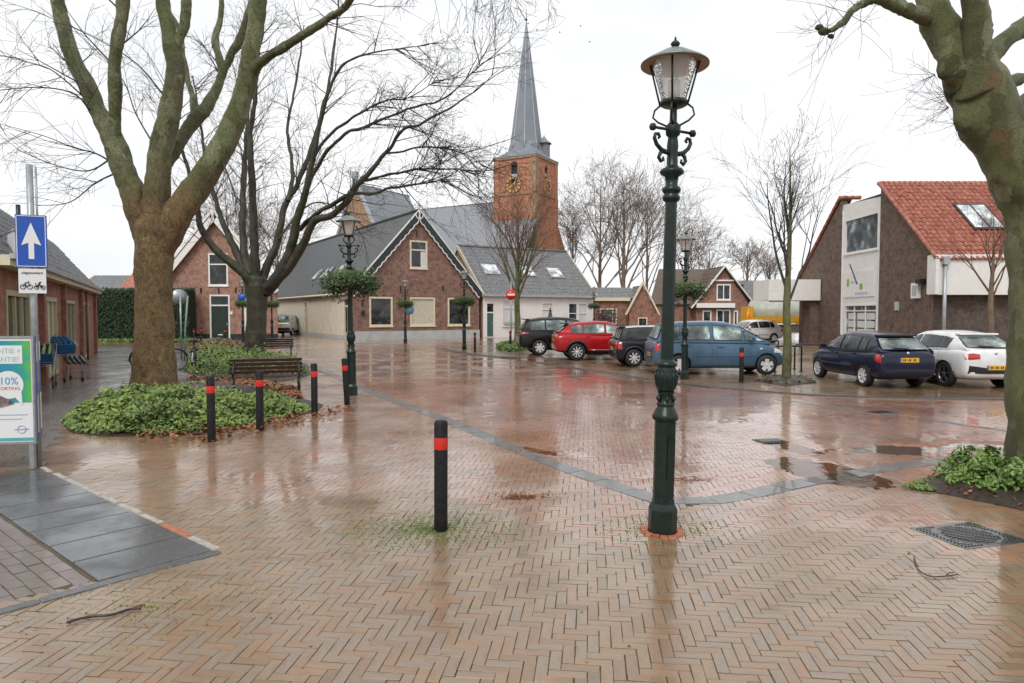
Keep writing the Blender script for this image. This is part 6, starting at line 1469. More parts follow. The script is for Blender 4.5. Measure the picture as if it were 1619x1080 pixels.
    # --- projected patches
    def proj(axis, sg, a, b, off):
        if axis == 'x': o, d = Vector((sg*6, a, b)), Vector((-sg, 0, 0))
        else: o, d = Vector((a, sg*6, b)), Vector((0, -sg, 0))
        h = bvh.ray_cast(o, d)
        if h[0] is None: return None
        return h[0] - d*off
    def patch(nm, axis, sg, poly, m, off=.008, parent=rt):
        pts = []
        for i in range(len(poly)):
            p, q = poly[i], poly[(i+1) % len(poly)]
            for k in range(4): pts.append((p[0] + (q[0]-p[0])*k/4, p[1] + (q[1]-p[1])*k/4))
        cx = sum(p[0] for p in pts)/len(pts); cy = sum(p[1] for p in pts)/len(pts)
        R1 = [proj(axis, sg, *p, off) for p in pts]; R2 = [proj(axis, sg, cx + (p[0]-cx)*.5, cy + (p[1]-cy)*.5, off+.004) for p in pts]; R0 = [proj(axis, sg, *p, -.01) for p in pts]; C = proj(axis, sg, cx, cy, off+.005)
        if C is None or any(v is None for v in R1 + R2 + R0): return None
        n = len(pts); mb = MB(); mb.add(R0 + R1 + R2 + [C], [(k, (k+1) % n, n+(k+1) % n, n+k) for k in range(n)] + [(n+k, n+(k+1) % n, 2*n+(k+1) % n, 2*n+k) for k in range(n)] + [(2*n+k, 2*n+(k+1) % n, 3*n) for k in range(n)], 0, False)
        return mb.build(nm, m, parent)
    def seam(nm, axis, sg, line, m, wd=.012, off=.002):
        pts = []
        for i in range(len(line)-1):
            for k in range(6): pts.append((line[i][0] + (line[i+1][0]-line[i][0])*k/6, line[i][1] + (line[i+1][1]-line[i][1])*k/6))
        pts.append(line[-1]); q = [proj(axis, sg, *p, off) for p in pts]; q = [p for p in q if p is not None]
        if len(q) < 2: return
        mb = MB(); mb.tube(q, wd/2, 4); return mb.build(nm, m, rt)
    for s in (-1, 1):
        for ln_ in sp.get('seams', ()): seam('door_seam', 'y', s, ln_, m_plastic, .010, 0)
        for (x, z) in sp.get('handles', ()): 
            q = proj('y', s, x, z, .02)
            if q is not None: mb = MB(); mb.cbox(q, (.19, .035, .035), .01); mb.build('door_handle', mpaint if sp.get('bodyhandle', True) else m_plastic, rt)
        if 'strip' in sp: seam('side_strip', 'y', s, sp['strip'], sp.get('mstrip', m_plastic), .035, 0)
        q = side_y(sp['mx'], .05); mb = MB(); mb.cbox((sp['mx'], s*(q[0]+.13), q[1]+.06), (.12, .18, .14), .03); mb.box((sp['mx'], s*(q[0]+.03), q[1]+.02), (.06, .1, .04)); mb.build('door_mirror', sp.get('mirror', mpaint), rt)
        for poly in sp.get('tail', ()): patch('tail_light', 'x', -1, [(s*a, b) for a, b in poly], m_tail, .012)
        for poly in sp.get('tailside', ()): patch('tail_light', 'y', s, poly, m_tail, .010)
        for poly in sp.get('head', ()): patch('headlight', 'x', 1, [(s*a, b) for a, b in poly], m_head, .010)
        for poly in sp.get('headside', ()): patch('headlight', 'y', s, poly, m_head, .010)
    for nm, axis, sg, poly, m, off in sp.get('extra', ()): patch(nm, axis, sg, poly, m, off)
    pz, pw_ = sp['plate']
    pa = proj('x', -1, 0, pz, .012); mb = MB(); mb.box(pa, (.012, pw_, .115)); pl_ = mb.build('number_plate', m_plate, rt)
    mb = MB(); mb.box(pa + Vector((-.0065, pw_/2-.022, 0)), (.003, .04, .11)); mb.build('plate_band', m_blue, pl_); mb = MB()
    for k in range(8):
        if k in (2, 5): mb.box(pa + Vector((-.008, -.17 + k*.047, 0)), (.002, .016, .01))
        else: mb.box(pa + Vector((-.008, -.17 + k*.047, 0)), (.002, .028, .065))
    mb.build('plate_characters', m_sblack, pl_)
    bz_ = sp.get('badge')
    if bz_:
        q = proj('x', -1, 0, bz_, .006); mb = MB(); mb.lathe([(0, .008), (.035, .006), (.04, 0)], 16, q, M=Matrix.Rotation(-math.pi/2, 3, 'Y')); mb.build('badge', m_chrome, rt)
    for ax in (sp['xr'], sp['xf']):
        for s in (-1, 1): make_wheel(rt, ax, s*(sp['w']-.125), r, s, sp.get('spokes', 5), sp.get('rim', m_alloy), sp.get('sw', .07))
    if sp.get('archtrim'):
        for ax in (sp['xr'], sp['xf']):
            for s in (-1, 1):
                q = [proj('y', s, ax + r*1.22*math.cos(a), r + r*1.22*math.sin(a), -.005) for a in [R(-12 + i*12) for i in range(18)]]; q = [p for p in q if p is not None]
                if len(q) > 4: mb = MB(); mb.tube(q, .042, 6); mb.build('wheel_arch_trim', m_plastic, rt)
    mb = MB(); mb.box(((sp['xr']+sp['xf'])/2, 0, .33), (sp['xf']-sp['xr']+.6, sp['w']*1.25, .22)); mb.build('underbody', m_plastic, rt)
    if sp.get('rooftop'):
        a_, b_ = 4, n-4; vs_ = [Vector(p) + Vector((0, 0, .012)) for q in rg for p in q[a_:b_]]; kk = b_-a_; mb = MB(); mb.add(vs_, [(i*kk+j, i*kk+j+1, (i+1)*kk+j+1, (i+1)*kk+j) for i in range(N-1) for j in range(kk-1)], 0, True); mb.build('roof_panel', sp['rooftop'], rt)
    if sp.get('spoiler'):
        x, z, w_ = sp['spoiler']; mb = MB(); mb.cbox((x, 0, z), (.22, w_*2, .045), .015); mb.build('roof_spoiler', sp.get('mspoiler', mpaint), rt)
    rt.scale = rscale
    if sp.get('antenna'): x, z = sp['antenna']; mb = MB(); mb.tube([(x, 0, z), (x-.22, 0, z+.3)], .006, 5); mb.build('antenna', m_plastic, rt)
    return rt

def scale_st(base, L, zs=1, w=None): return [(x*L, zb, zt*zs, wv*(w or 1)) for x, zb, zt, wv in base]
navy = paint('navy_car_paint', (.006, .007, .030), 0); whitep = paint('white_car_paint', (.72, .73, .74)); redp = paint('red_car_paint', (.42, .008, .012), .25)
blackp = paint('black_car_paint', (.006, .0065, .008), 0); bluep = paint('steel_blue_car_paint', (.075, .145, .225), .3); minip = paint('dark_blue_black_paint', (.007, .008, .015), 0); silverp = paint('silver_van_paint', (.55, .56, .58), .3)
fabia = dict(r=.30, w=.825, xr=-1.18, xf=1.28, clad=.27, mx=.78, plate=(.76, .52), badge=.93,
  st=[(-1.98,.42,.70,.66),(-1.95,.32,.90,.755),(-1.86,.26,.985,.80),(-1.5,.22,.99,.82),(-.8,.2,.965,.825),(0,.2,.95,.825),(.8,.2,.94,.82),(1.15,.2,.92,.815),(1.5,.22,.84,.79),(1.78,.26,.74,.73),(1.93,.32,.64,.63),(1.98,.4,.56,.5)],
  gh=[(1.16,.38,.92,1.37,.74,.56),(.62,.05,.94,1.44,.785,.605),(-.4,-.4,.955,1.455,.795,.615),(-1.25,-1.02,.975,1.42,.775,.60),(-1.88,-1.36,.98,1.35,.73,.575)],
  panes=[('A', .02, 0), (-.08, -.88, 0), (-.96, -1.24, 0)], seams=[[(.98,.35),(1.0,.9)],[(-.03,.3),(-.03,.93)],[(-.95,.93),(-.98,.62),(-.80,.35)],[(.98,.3),(-.75,.3)]], handles=[(.22,.85),(-.72,.87)],
  strip=[(.95,.52),(-.72,.52)], tail=[[(.53,.66),(.775,.66),(.77,.92),(.60,.94),(.53,.80)]], tailside=[[(-1.93,.68),(-1.72,.74),(-1.75,.90),(-1.92,.90)]], head=[[(.36,.66),(.64,.64),(.66,.74),(.40,.76)]], extra=[('rear_bumper','x',-1,[(-.66,.44),(.66,.44),(.66,.52),(-.66,.52)],m_plastic,.012)],
  spokes=7, sw=.06, spoiler=(-1.38,1.375,.54), mspoiler=m_plastic, rw=(.14,.88), antenna=(-1.1,1.45))
bmw = dict(r=.325, w=.88, xr=-1.33, xf=1.36, clad=.25, mx=.62, plate=(.55, .52), badge=.90,
  st=[(-2.15,.40,.72,.70),(-2.12,.30,.93,.79),(-2.02,.24,1.01,.85),(-1.6,.2,1.01,.875),(-.8,.18,.985,.88),(0,.18,.97,.88),(.7,.18,.96,.875),(1.1,.18,.94,.87),(1.6,.2,.86,.85),(1.95,.24,.77,.78),(2.12,.3,.66,.66),(2.17,.38,.58,.5)],
  gh=[(.98,.2,.95,1.35,.78,.57),(.45,-.1,.97,1.415,.82,.61),(-.5,-.5,.985,1.425,.83,.62),(-1.35,-1.08,1.0,1.39,.80,.60),(-2.04,-1.38,1.0,1.33,.74,.56)],
  panes=[('A', -.12, 0), (-.22, -1.02, 0), (-1.07, -1.36, 0)], seams=[[(.86,.33),(.88,.92)],[(-.17,.28),(-.17,.96)],[(-1.15,.95),(-1.08,.6),(-.9,.33)],[(.86,.28),(-.88,.28)]], handles=[(.06,.84),(-.85,.86)],
  tail=[[(.44,.77),(.80,.74),(.81,.88),(.62,.91),(.44,.88)]], head=[[(.36,.66),(.66,.64),(.68,.74),(.4,.75)]],
  extra=[('rear_diffuser','x',-1,[(-.75,.40),(.75,.40),(.72,.60),(.40,.56),(.28,.47),(-.28,.47),(-.40,.56),(-.72,.60)],m_plastic,.014)], spokes=5, sw=.05, rim=m_alloyd, spoiler=(-1.41,1.365,.54), rw=(.16,.86))
cx = dict(r=.345, w=.885, xr=-1.28, xf=1.29, clad=.40, archtrim=True, mx=.70, plate=(.80, .5), badge=.98,
  st=[(-2.12,.45,.76,.72),(-2.09,.36,.98,.81),(-1.98,.31,1.07,.86),(-1.5,.28,1.08,.88),(-.8,.27,1.06,.885),(0,.27,1.04,.885),(.7,.27,1.03,.88),(1.1,.27,1.02,.875),(1.6,.29,.96,.855),(1.95,.33,.86,.79),(2.1,.38,.74,.68),(2.15,.45,.66,.52)],
  gh=[(1.05,.28,1.02,1.45,.78,.58),(.5,-.05,1.04,1.53,.825,.62),(-.5,-.5,1.06,1.54,.835,.63),(-1.35,-1.15,1.08,1.50,.80,.60),(-2.02,-1.6,1.08,1.42,.74,.55)],
  panes=[('A', -.1, 0), (-.2, -1.0, 0), (-1.07, -1.5, 0)], glass=m_carglass_l, seams=[[(.95,.45),(.97,1.0)],[(-.15,.42),(-.15,1.03)],[(-1.1,1.03),(-1.08,.7),(-.85,.45)]], handles=[(.1,.92),(-.85,.95)],
  strip=[(.8,.42),(-.8,.42)], mstrip=m_chrome, tail=[[(.45,.86),(.82,.83),(.83,.97),(.66,1.0),(.45,.95)]], tailside=[[(-2.08,.86),(-1.72,.93),(-1.78,.98),(-2.06,.99)]], head=[[(.36,.72),(.70,.72),(.72,.82),(.4,.82)]], spokes=9, sw=.035, rim=m_alloy, spoiler=(-1.68,1.455,.54), mspoiler=m_plastic, rw=(.14,.86))
suv = dict(r=.35, w=.92, xr=-1.36, xf=1.36, clad=.42, mx=.72, plate=(.85, .5), badge=1.0,
  st=[(-2.28,.48,.80,.75),(-2.25,.40,1.02,.84),(-2.13,.34,1.12,.90),(-1.6,.3,1.12,.915),(-.8,.28,1.09,.92),(0,.28,1.07,.92),(.7,.28,1.06,.915),(1.15,.28,1.05,.91),(1.65,.3,1.0,.89),(2.0,.35,.9,.82),(2.2,.42,.78,.7),(2.26,.48,.7,.52)],
  gh=[(1.1,.38,1.05,1.58,.82,.62),(.5,.0,1.07,1.665,.86,.66),(-.5,-.5,1.09,1.69,.87,.67),(-1.5,-1.3,1.11,1.65,.84,.64),(-2.16,-1.82,1.12,1.57,.79,.60)],
  panes=[('A', -.1, 0), (-.2, -1.05, 0), (-1.13, -1.75, 0)], glass=m_carglass_l, seams=[[(1.0,.45),(1.02,1.03)],[(-.15,.42),(-.15,1.06)],[(-1.18,1.08),(-1.15,.72),(-.9,.45)]], handles=[(.1,.95),(-.9,.98)],
  tail=[[(.42,.92),(.84,.88),(.86,1.03),(.68,1.07),(.42,1.0)]], tailside=[[(-2.22,.92),(-1.86,.98),(-1.9,1.03),(-2.2,1.05)]], head=[[(.4,.78),(.74,.78),(.76,.9),(.44,.9)]], spokes=7, sw=.09, spoiler=(-1.9,1.6,.58), rw=(.14,.86))
mini = dict(r=.315, w=.84, xr=-1.18, xf=1.29, clad=.30, archtrim=True, mx=.55, plate=(.62, .5), badge=.92, roofpaint=None,
  st=[(-1.82,.40,.70,.66),(-1.79,.30,.88,.76),(-1.70,.24,.95,.81),(-1.3,.2,.965,.835),(-.6,.19,.95,.84),(0,.19,.94,.84),(.6,.19,.93,.835),(.95,.19,.92,.83),(1.35,.2,.87,.80),(1.65,.24,.78,.74),(1.80,.3,.68,.66),(1.85,.38,.6,.52)],
  gh=[(.78,.42,.93,1.35,.75,.60),(.4,.2,.94,1.395,.78,.635),(-.3,-.3,.95,1.405,.79,.645),(-1.1,-1.05,.96,1.395,.775,.635),(-1.68,-1.52,.96,1.355,.73,.60)],
  panes=[('A', -.42, 0), (-.5, 'D', 0)], dpil=.16, seams=[[(.72,.35),(.74,.9)],[(-.46,.3),(-.46,.93)]], handles=[(-.25,.84)], strip=[(.9,.955),(-1.5,.975)], mstrip=m_chrome,
  tail=[[(.60,.62),(.74,.62),(.74,.88),(.60,.88)]], tailside=[[(-1.76,.62),(-1.60,.62),(-1.62,.86),(-1.74,.88)]], head=[[(.42,.62),(.62,.62),(.62,.78),(.42,.78)]], spokes=8, sw=.05, spoiler=(-1.55,1.385,.56), rw=(.1,.88))
meriva = dict(r=.31, w=.845, xr=-1.25, xf=1.38, clad=.24, mx=.92, plate=(.60, .5), badge=.98,
  st=[(-2.02,.42,.72,.70),(-2.0,.30,.96,.79),(-1.92,.24,1.04,.825),(-1.5,.2,1.05,.84),(-.8,.19,1.04,.845),(0,.19,1.03,.845),(.7,.19,1.02,.84),(1.15,.19,1.01,.835),(1.5,.2,.94,.81),(1.8,.24,.80,.74),(1.96,.3,.66,.65),(2.02,.38,.56,.52)],
  gh=[(1.52,.55,.98,1.50,.74,.56),(.85,.2,1.02,1.59,.80,.60),(-.3,-.3,1.035,1.615,.81,.615),(-1.3,-1.2,1.05,1.59,.80,.605),(-1.93,-1.68,1.05,1.52,.755,.575)],
  panes=[('A', .72, 0), (.62, -.22, 0), (-.34, -1.12, 0), (-1.24, -1.66, 0)], apil=.16, glass=m_carglass_l, seams=[[(1.08,.35),(1.1,.98)],[(-.28,.3),(-.28,1.02)],[(-1.2,1.02),(-1.2,.75),(-1.0,.45),(-.88,.3)],[(1.05,.28),(-.85,.28)]], handles=[(-.02,.86),(-1.0,.88)],
  strip=[(1.05,.58),(-.85,.58)], mstrip=bluep, tail=[[(.62,.84),(.80,.84),(.78,1.0),(.62,1.0)]], tailside=[[(-1.98,.72),(-1.82,.76),(-1.86,1.0),(-1.96,1.0)]], head=[[(.38,.60),(.70,.60),(.68,.78),(.42,.78)]], headside=[[(1.60,.68),(1.84,.66),(1.78,.77),(1.62,.82)]],
  extra=[('side_indicator','y',-1,[(1.16,.78),(1.24,.78),(1.24,.82),(1.16,.82)],m_head,.008)], spokes=5, sw=.12, rw=(.12,.9))
mini['roofpaint'] = m_plastic; mini['rooftop'] = basic('pale_grey_mini_roof', (.42, .44, .46), .25, .08, 3, coat=.8)
def pcar(sp, u, v, xoff, side_w, rz=0):   # rear near-side wheel touches pixel (u,v); heading +x rotated by rz, near side = right
    p = G(u, v); c, s = math.cos(rz), math.sin(rz); lx_, ly_ = sp['xr'], -(sp['w'] - .12)
    return (p.x - (lx_*c - ly_*s), p.y - (lx_*s + ly_*c), 0)
make_car('parked_car', 'black family car, leftmost of the parked row beside the small tree', pcar(suv, 853, 562, 0, 0, R(6)), R(6), suv, blackp)
make_car('parked_car', 'bright red crossover car in the parked row', pcar(cx, 912, 570, 0, 0, R(4)), R(4), cx, redp)
make_car('parked_car', 'small black car with pale grey roof between the red car and blue minivan', pcar(mini, 1002, 580, 0, 0, R(3)), R(3), mini, minip)
make_car('parked_car', 'steel blue minivan parked side on behind the street lamps', pcar(meriva, 1073, 593, 0, 0, R(0)), 0, meriva, bluep)
def pcar2(sp, u, v, rz):   # heading +y: rear-left wheel at pixel
    p = G(u, v); c, s = math.cos(rz), math.sin(rz); lx_, ly_ = sp['xr'], (sp['w'] - .12)*.9
    return (p.x - (lx_*c - ly_*s), p.y - (lx_*s + ly_*c), 0)
make_car('parked_car', 'navy blue hatchback seen from behind with yellow plate', pcar2(fabia, 1368, 611, R(91)), R(91), fabia, navy, rscale=(1, .9, .95))
make_car('parked_car', 'white hatchback at the right edge beside the navy car', pcar2(bmw, 1496, 611, R(90)), R(90), bmw, whitep, rscale=(1, .9, .98))
make_car('parked_car', 'white car half hidden behind the blue minivan near the truck', (15.2, 43.5, 0), R(200), dict(fabia), whitep)
# silver van in the lane at left
van = dict(r=.31, w=.86, xr=-1.33, xf=1.36, clad=.42, mx=.75, plate=(.92, .5), badge=None,
  st=[(-2.03,.42,1.0,.80),(-2.0,.34,1.05,.84),(-1.9,.28,1.07,.855),(-1.4,.26,1.07,.86),(-.5,.26,1.06,.86),(.5,.26,1.05,.86),(1.1,.26,1.03,.85),(1.6,.3,.93,.81),(1.95,.36,.75,.7),(2.04,.42,.66,.55)],
  gh=[(1.3,.65,1.02,1.72,.78,.64),(.8,.4,1.04,1.78,.82,.69),(-.4,-.4,1.05,1.81,.83,.71),(-1.5,-1.45,1.06,1.80,.83,.70),(-2.0,-1.88,1.06,1.76,.80,.68)], panes=[('A', .0, 0)], seams=[], tail=[[(.72,.95),(.80,.95),(.80,1.04),(.72,1.04)]], spokes=6, sw=.09, rw=(.22,.86),
  extra=[('rear_bumper','x',-1,[(-.78,.45),(.78,.45),(.78,.68),(-.78,.68)],m_plastic,.02)])
pv = G(450, 531); make_car('parked_van', 'silver grey van parked in the lane left of the cream wall', (pv.x - .45, pv.y + 2.0, 0), R(93), van, silverp, None, 'van')

# tanker truck behind the canopy
m_yel = basic('yellow_truck_paint', (.72, .36, .02), .35, .1, 4, dirt=.2); m_tankg = basic('grey_green_tank', (.42, .45, .38), .4, .15, 2, dirt=.3); m_chass = basic('dusty_chassis', (.2, .18, .16), .6, .3, 5)
tk = empty('tanker_truck', (18.6, 47.6, 0), 0, 'yellow and grey municipal tanker truck behind the white canopy', 'truck')
mb = MB(); mb.tube([(-2.1, 0, 1.95), (-1.95, 0, 1.95), (2.5, 0, 1.95), (2.65, 0, 1.95)], [.3, .78, .78, .3], 18); mb.build('tank', m_tankg, tk)
mb = MB(); mb.box((.3, -.45, 1.42), (5.0, 1.5, .38)); mb.build('yellow_side_band', m_yel, tk)
mb = MB(); mb.box((-2.3, -.2, 1.75), (.25, 1.8, 1.2)); mb.build('rear_frame', m_yel, tk)
mb = MB(); mb.box((.4, 0, .95), (6, .9, .25)); mb.box((.9, -.85, .85), (1.7, .4, .55)); mb.build('chassis', m_chass, tk)
mb = MB(); mb.cbox((3.6, 0, 1.85), (1.7, 2.2, 2.1), .15); mb.build('cab', m_yel, tk)
for x in (-1.05, 3.4):
    for s in (-1, 1): make_wheel(tk, x, s*1.0, .5, s, 8, m_chass, .06, .3)
mb = MB(); mb.tube([(-1.05 + .62*math.cos(a), -1.1, .5 + .62*math.sin(a)) for a in [R(10 + i*16) for i in range(11)]], .05, 6); mb.build('mudguard', m_tankg, tk)
mb = MB(); mb.tube([(-2.35, -.9, 2.2), (-2.55, -1.0, 1.6), (-2.4, -1.0, 1.2), (-2.6, -.9, 1.0)], .12, 8); mb.build('orange_hose', m_orange, tk)
mb = MB(); mb.box((-.2, 0, 2.78), (1.2, .6, .14)); mb.tube([(-1.2, 0, 2.7), (-1.2, 0, 2.9), (1.6, 0, 2.9), (1.6, 0, 2.7)], .03, 6); mb.build('catwalk', m_white, tk)

# ------------------------------------------------------------------ trees
def bark(name, c1, c2, c3, scale=3.0, bump=.6, moss=None, zmoss=0):
    t = NT(name); co = t.coord(); mp_ = t.n('ShaderNodeMapping'); mp_.inputs['Scale'].default_value = (1, 1, .45); t.l(co, mp_.inputs[0])
    f = t.noise(scale, 7, .68, mp_.outputs[0]); cc = t.ramp(f, [(.32, c1), (.5, c2), (.66, c3)])
    f2 = t.noise(scale*.35, 4, .6, co)
    if moss: cc = t.mix(t.ramp(f2, [(.42, (0,0,0)), (.62, (.85,)*3)]), cc, moss)
    if zmoss:
        sx_ = t.n('ShaderNodeSeparateXYZ'); t.l(co, sx_.inputs[0]); z = t.math('ADD', sx_.outputs[2], t.math('MULTIPLY', t.math('SUBTRACT', f2, .5), 3.2))
        mr = t.n('ShaderNodeMapRange'); t.l(z, mr.inputs[0]); mr.inputs[1].default_value = zmoss-.9; mr.inputs[2].default_value = zmoss+.9
        f4 = t.noise(scale*1.8, 6, .7, mp_.outputs[0]); low = t.ramp(f4, [(.3, (.055, .028, .018)), (.5, (.13, .068, .042)), (.62, (.17, .125, .055)), (.72, (.26, .19, .12))]); cc = t.mix(mr.outputs[0], low, cc)
    t.set('Base Color', cc); t.set('Roughness', .55); t.set('Specular IOR Level', .4)
    v = t.n('ShaderNodeTexVoronoi'); v.inputs['Scale'].default_value = scale*3.2; t.l(mp_.outputs[0], v.inputs['Vector']); h = t.math('ADD', t.math('MULTIPLY', f, 1.2), t.math('MULTIPLY', v.outputs[0], .5))
    h = t.math('ADD', h, t.math('MULTIPLY', t.noise(scale*9, 4, .7, mp_.outputs[0]), .4)); t.bump(h, bump, .04); return t.m
def planebark(name, scale, zb=0, gain=1.0, fleck=1.0):
    t = NT(name); co = t.coord(); wn = t.n('ShaderNodeTexNoise'); wn.inputs['Scale'].default_value = scale*1.3; wn.inputs['Detail'].default_value = 5; wn.inputs['Roughness'].default_value = .65; t.l(co, wn.inputs['Vector'])
    av = t.n('ShaderNodeVectorMath', operation='MULTIPLY_ADD'); t.l(wn.outputs['Color'], av.inputs[0]); av.inputs[1].default_value = (.55/scale*2.2,)*3; t.l(co, av.inputs[2])
    mp_ = t.n('ShaderNodeMapping'); mp_.inputs['Scale'].default_value = (1, 1, .55); t.l(av.outputs[0], mp_.inputs[0])
    v = t.n('ShaderNodeTexVoronoi'); v.inputs['Scale'].default_value = scale; t.l(mp_.outputs[0], v.inputs['Vector']); sx_ = t.n('ShaderNodeSeparateColor'); t.l(v.outputs['Color'], sx_.inputs[0])
    cc = t.ramp(sx_.outputs[0], [(0, (.075, .068, .036)), (.25, (.115, .112, .055)), (.5, (.155, .15, .082)), (.75, (.185, .175, .11)), (.92, (.27, .255, .18)), (1, (.17, .10, .05))])
    fn = t.noise(scale*7, 6, .7, co); cc = t.mix(t.ramp(fn, [(.46, (0,0,0)), (.70, (.6,)*3)]), cc, (.05, .045, .022))
    gn = t.noise(scale*.3, 4, .6, co); cc = t.mix(t.ramp(gn, [(.46, (0,0,0)), (.64, (.55,)*3)]), cc, (.10, .115, .035))
    if zb:
        sz = t.n('ShaderNodeSeparateXYZ'); t.l(co, sz.inputs[0]); z = t.math('ADD', sz.outputs[2], t.math('MULTIPLY', t.math('SUBTRACT', gn, .5), 4.0)); mr = t.n('ShaderNodeMapRange'); t.l(z, mr.inputs[0]); mr.inputs[1].default_value = zb-.8; mr.inputs[2].default_value = zb+.8
        f4 = t.noise(scale*1.7, 9, .78, mp_.outputs[0]); low = t.ramp(f4, [(.30, (.045, .024, .015)), (.42, (.13, .068, .040)), (.50, (.22, .118, .068)), (.56, (.17, .13, .055)), (.63, (.29, .21, .09)), (.74, (.42, .30, .19))]); cc = t.mix(mr.outputs[0], low, cc)
    fk = t.noise(scale*5.5, 8, .8, mp_.outputs[0]); cc = t.mix(t.ramp(fk, [(.40, (.85*fleck,)*3), (.52, (0,0,0))]), cc, (.035, .032, .018)); cc = t.mix(t.ramp(fk, [(.60, (0,0,0)), (.70, (.55*fleck,)*3)]), cc, (.33, .29, .19))
    if gain != 1: cc = t.mix(1.0, cc, (gain*.46, gain*.5, gain*.42), 'MULTIPLY'); cc = t.mix(1.0, cc, cc, 'ADD')
    t.set('Base Color', cc); t.set('Roughness', .5); t.set('Specular IOR Level', .4)
    h = t.math('ADD', t.math('MULTIPLY', v.outputs[0], .6), t.math('ADD', t.math('MULTIPLY', fn, .6), t.math('MULTIPLY', sx_.outputs[0], .5))); h = t.math('ADD', h, t.math('MULTIPLY', t.noise(scale*18, 5, .7, co), .5)); h = t.math('ADD', h, t.math('MULTIPLY', fk, 1.2)); t.bump(h, 1.0, .05); return t.m
m_plane = planebark('plane_tree_bark', 3.2, 5.0, 1.55); m_plane2 = planebark('mottled_plane_bark', 6.0, 0, 1.85, .35)
m_darkbark = bark('dark_wet_bark', (.022, .018, .014), (.045, .036, .027), (.075, .06, .042), 4, .7, (.05, .06, .026))
m_twigd = basic('dark_twigs', (.048, .036, .030), .7, .3, 6); m_twigr = basic('reddish_twigs', (.15, .085, .055), .7, .3, 6); m_twigb = basic('hazed_grey_brown_twigs', (.20, .15, .12), .8, .3, 6)  # m_twigb: haze over the far trees put into a paler colour
m_mossbark = bark('mossy_young_bark', (.05, .045, .03), (.10, .095, .05), (.16, .15, .085), 6, .5, (.11, .14, .035))

class TreeB:
    def __init__(s, seed): s.big = MB(); s.small = MB(); s.rng = random.Random(seed); s.count = 0; s.k = 1.0
    def limb(s, pts, rads, n=10, wob=.0, big=True):
        rads = [q*s.k for q in rads]; P_ = spline(pts, 8 if rads[0] > .08 else 5); k = len(P_); R_ = []
        for i in range(k):
            t = i/(k-1)*(len(rads)-1); a = int(min(t, len(rads)-2)); R_.append((rads[a] + (rads[a+1]-rads[a])*(t-a))*(1 + wob*s.rng.gauss(0, 1)))
        if wob: P_ = [p + Vector((s.rng.gauss(0, 1), s.rng.gauss(0, 1), 0))*wob*R_[i]*.8 for i, p in enumerate(P_)]
        (s.big if big else s.small).tube(P_, R_, n); return P_, R_
    def branch(s, p, d, L, r, lvl, cfg):
        rg = s.rng; s.count += 1; d = d.normalized(); nseg = max(3, min(9, int(L/cfg['seg']))); pts = [p.copy()]; q = p.copy(); dirs = []
        for i in range(nseg):
            d = (d + Vector((rg.gauss(0, 1), rg.gauss(0, 1), rg.gauss(0, 1)))*cfg['wig'] + Vector((0, 0, cfg['up'][min(lvl, len(cfg['up'])-1)]))).normalized()
            q = q + d*(L/nseg); pts.append(q.copy()); dirs.append(d.copy())
        rads = [max(cfg['rmin'], r*(1 - .78*i/nseg)) for i in range(nseg+1)]
        (s.big if r > cfg['rbig'] else s.small).tube(pts, rads, 6 if r > cfg['rbig'] else (4 if r > .02 else 3), cap=False)
        if lvl < cfg['lv']:
            n = cfg['n'][lvl]
            for c in range(n):
                t = rg.uniform(cfg['t0'], 1.0); i = min(nseg-1, int(t*nseg)); base = pts[i].lerp(pts[i+1], t*nseg-i) if i < nseg else pts[-1]
                dd = dirs[i]; pr = dd.cross(Vector((rg.gauss(0, 1), rg.gauss(0, 1), rg.gauss(0, 1))))
                if pr.length < 1e-3: continue
                pr.normalize(); a = R(rg.uniform(*cfg['ang'])); nd = dd*math.cos(a) + pr*math.sin(a)
                s.branch(base, nd, L*rg.uniform(*cfg['lr']), max(cfg['rmin'], rads[i]*rg.uniform(.45, .7)), lvl+1, cfg)
    def twigs(s, P_, R_, n, L, cfg, t0=.3, lvl=1, r=None):
        rg = s.rng; k = len(P_)
        for c in range(n):
            t = rg.uniform(t0, 1); i = min(k-2, int(t*(k-1))); dd = (P_[i+1]-P_[i]).normalized(); pr = dd.cross(Vector((rg.gauss(0, 1), rg.gauss(0, 1), rg.gauss(0, 1)))).normalized(); a = R(rg.uniform(*cfg['ang']))
            s.branch(P_[i].lerp(P_[i+1], rg.random()), dd*math.cos(a) + pr*math.sin(a), L*rg.uniform(.5, 1.2), (r or min(R_[i]*.5, .03)), lvl, cfg)
    def rough(s, amp, sc):
        from mathutils import noise as mn
        s.big.v = [tuple(Vector(v) + mn.noise_vector(Vector(v)*sc)*amp + mn.noise_vector(Vector(v)*sc*3.1)*amp*.4) for v in s.big.v]
    def bulge(s, c, rad, d):
        c = Vector(c); d = Vector(d)
        s.big.v = [tuple(Vector(v) + d*max(0, 1-((Vector(v)-c).length/rad)**2)**2) if (Vector(v)-c).length < rad else v for v in s.big.v]
    def done(s, name, label, base, mt, mc, group=None, cat='tree'):
        rt = empty(name, base, 0, label, cat, group); b = Vector(base)
        for mbx, nm, m in ((s.big, 'trunk', mt), (s.small, 'crown', mc)):
            mbx.v = [(v[0]-b.x, v[1]-b.y, v[2]-b.z) for v in mbx.v]
            if mbx.v: mbx.build(nm, m, rt, fix=False)
        return rt
def PX(lst, Y): return [P(a[0], a[1], Y + (a[2] if len(a) > 2 else 0)) for a in lst]
cfgA = dict(seg=.35, wig=.10, up=[.03, .02, -.01, -.02], rmin=.0035, rbig=.05, lv=3, n=[6, 6, 4, 3], t0=.2, ang=(20, 60), lr=(.35, .65))

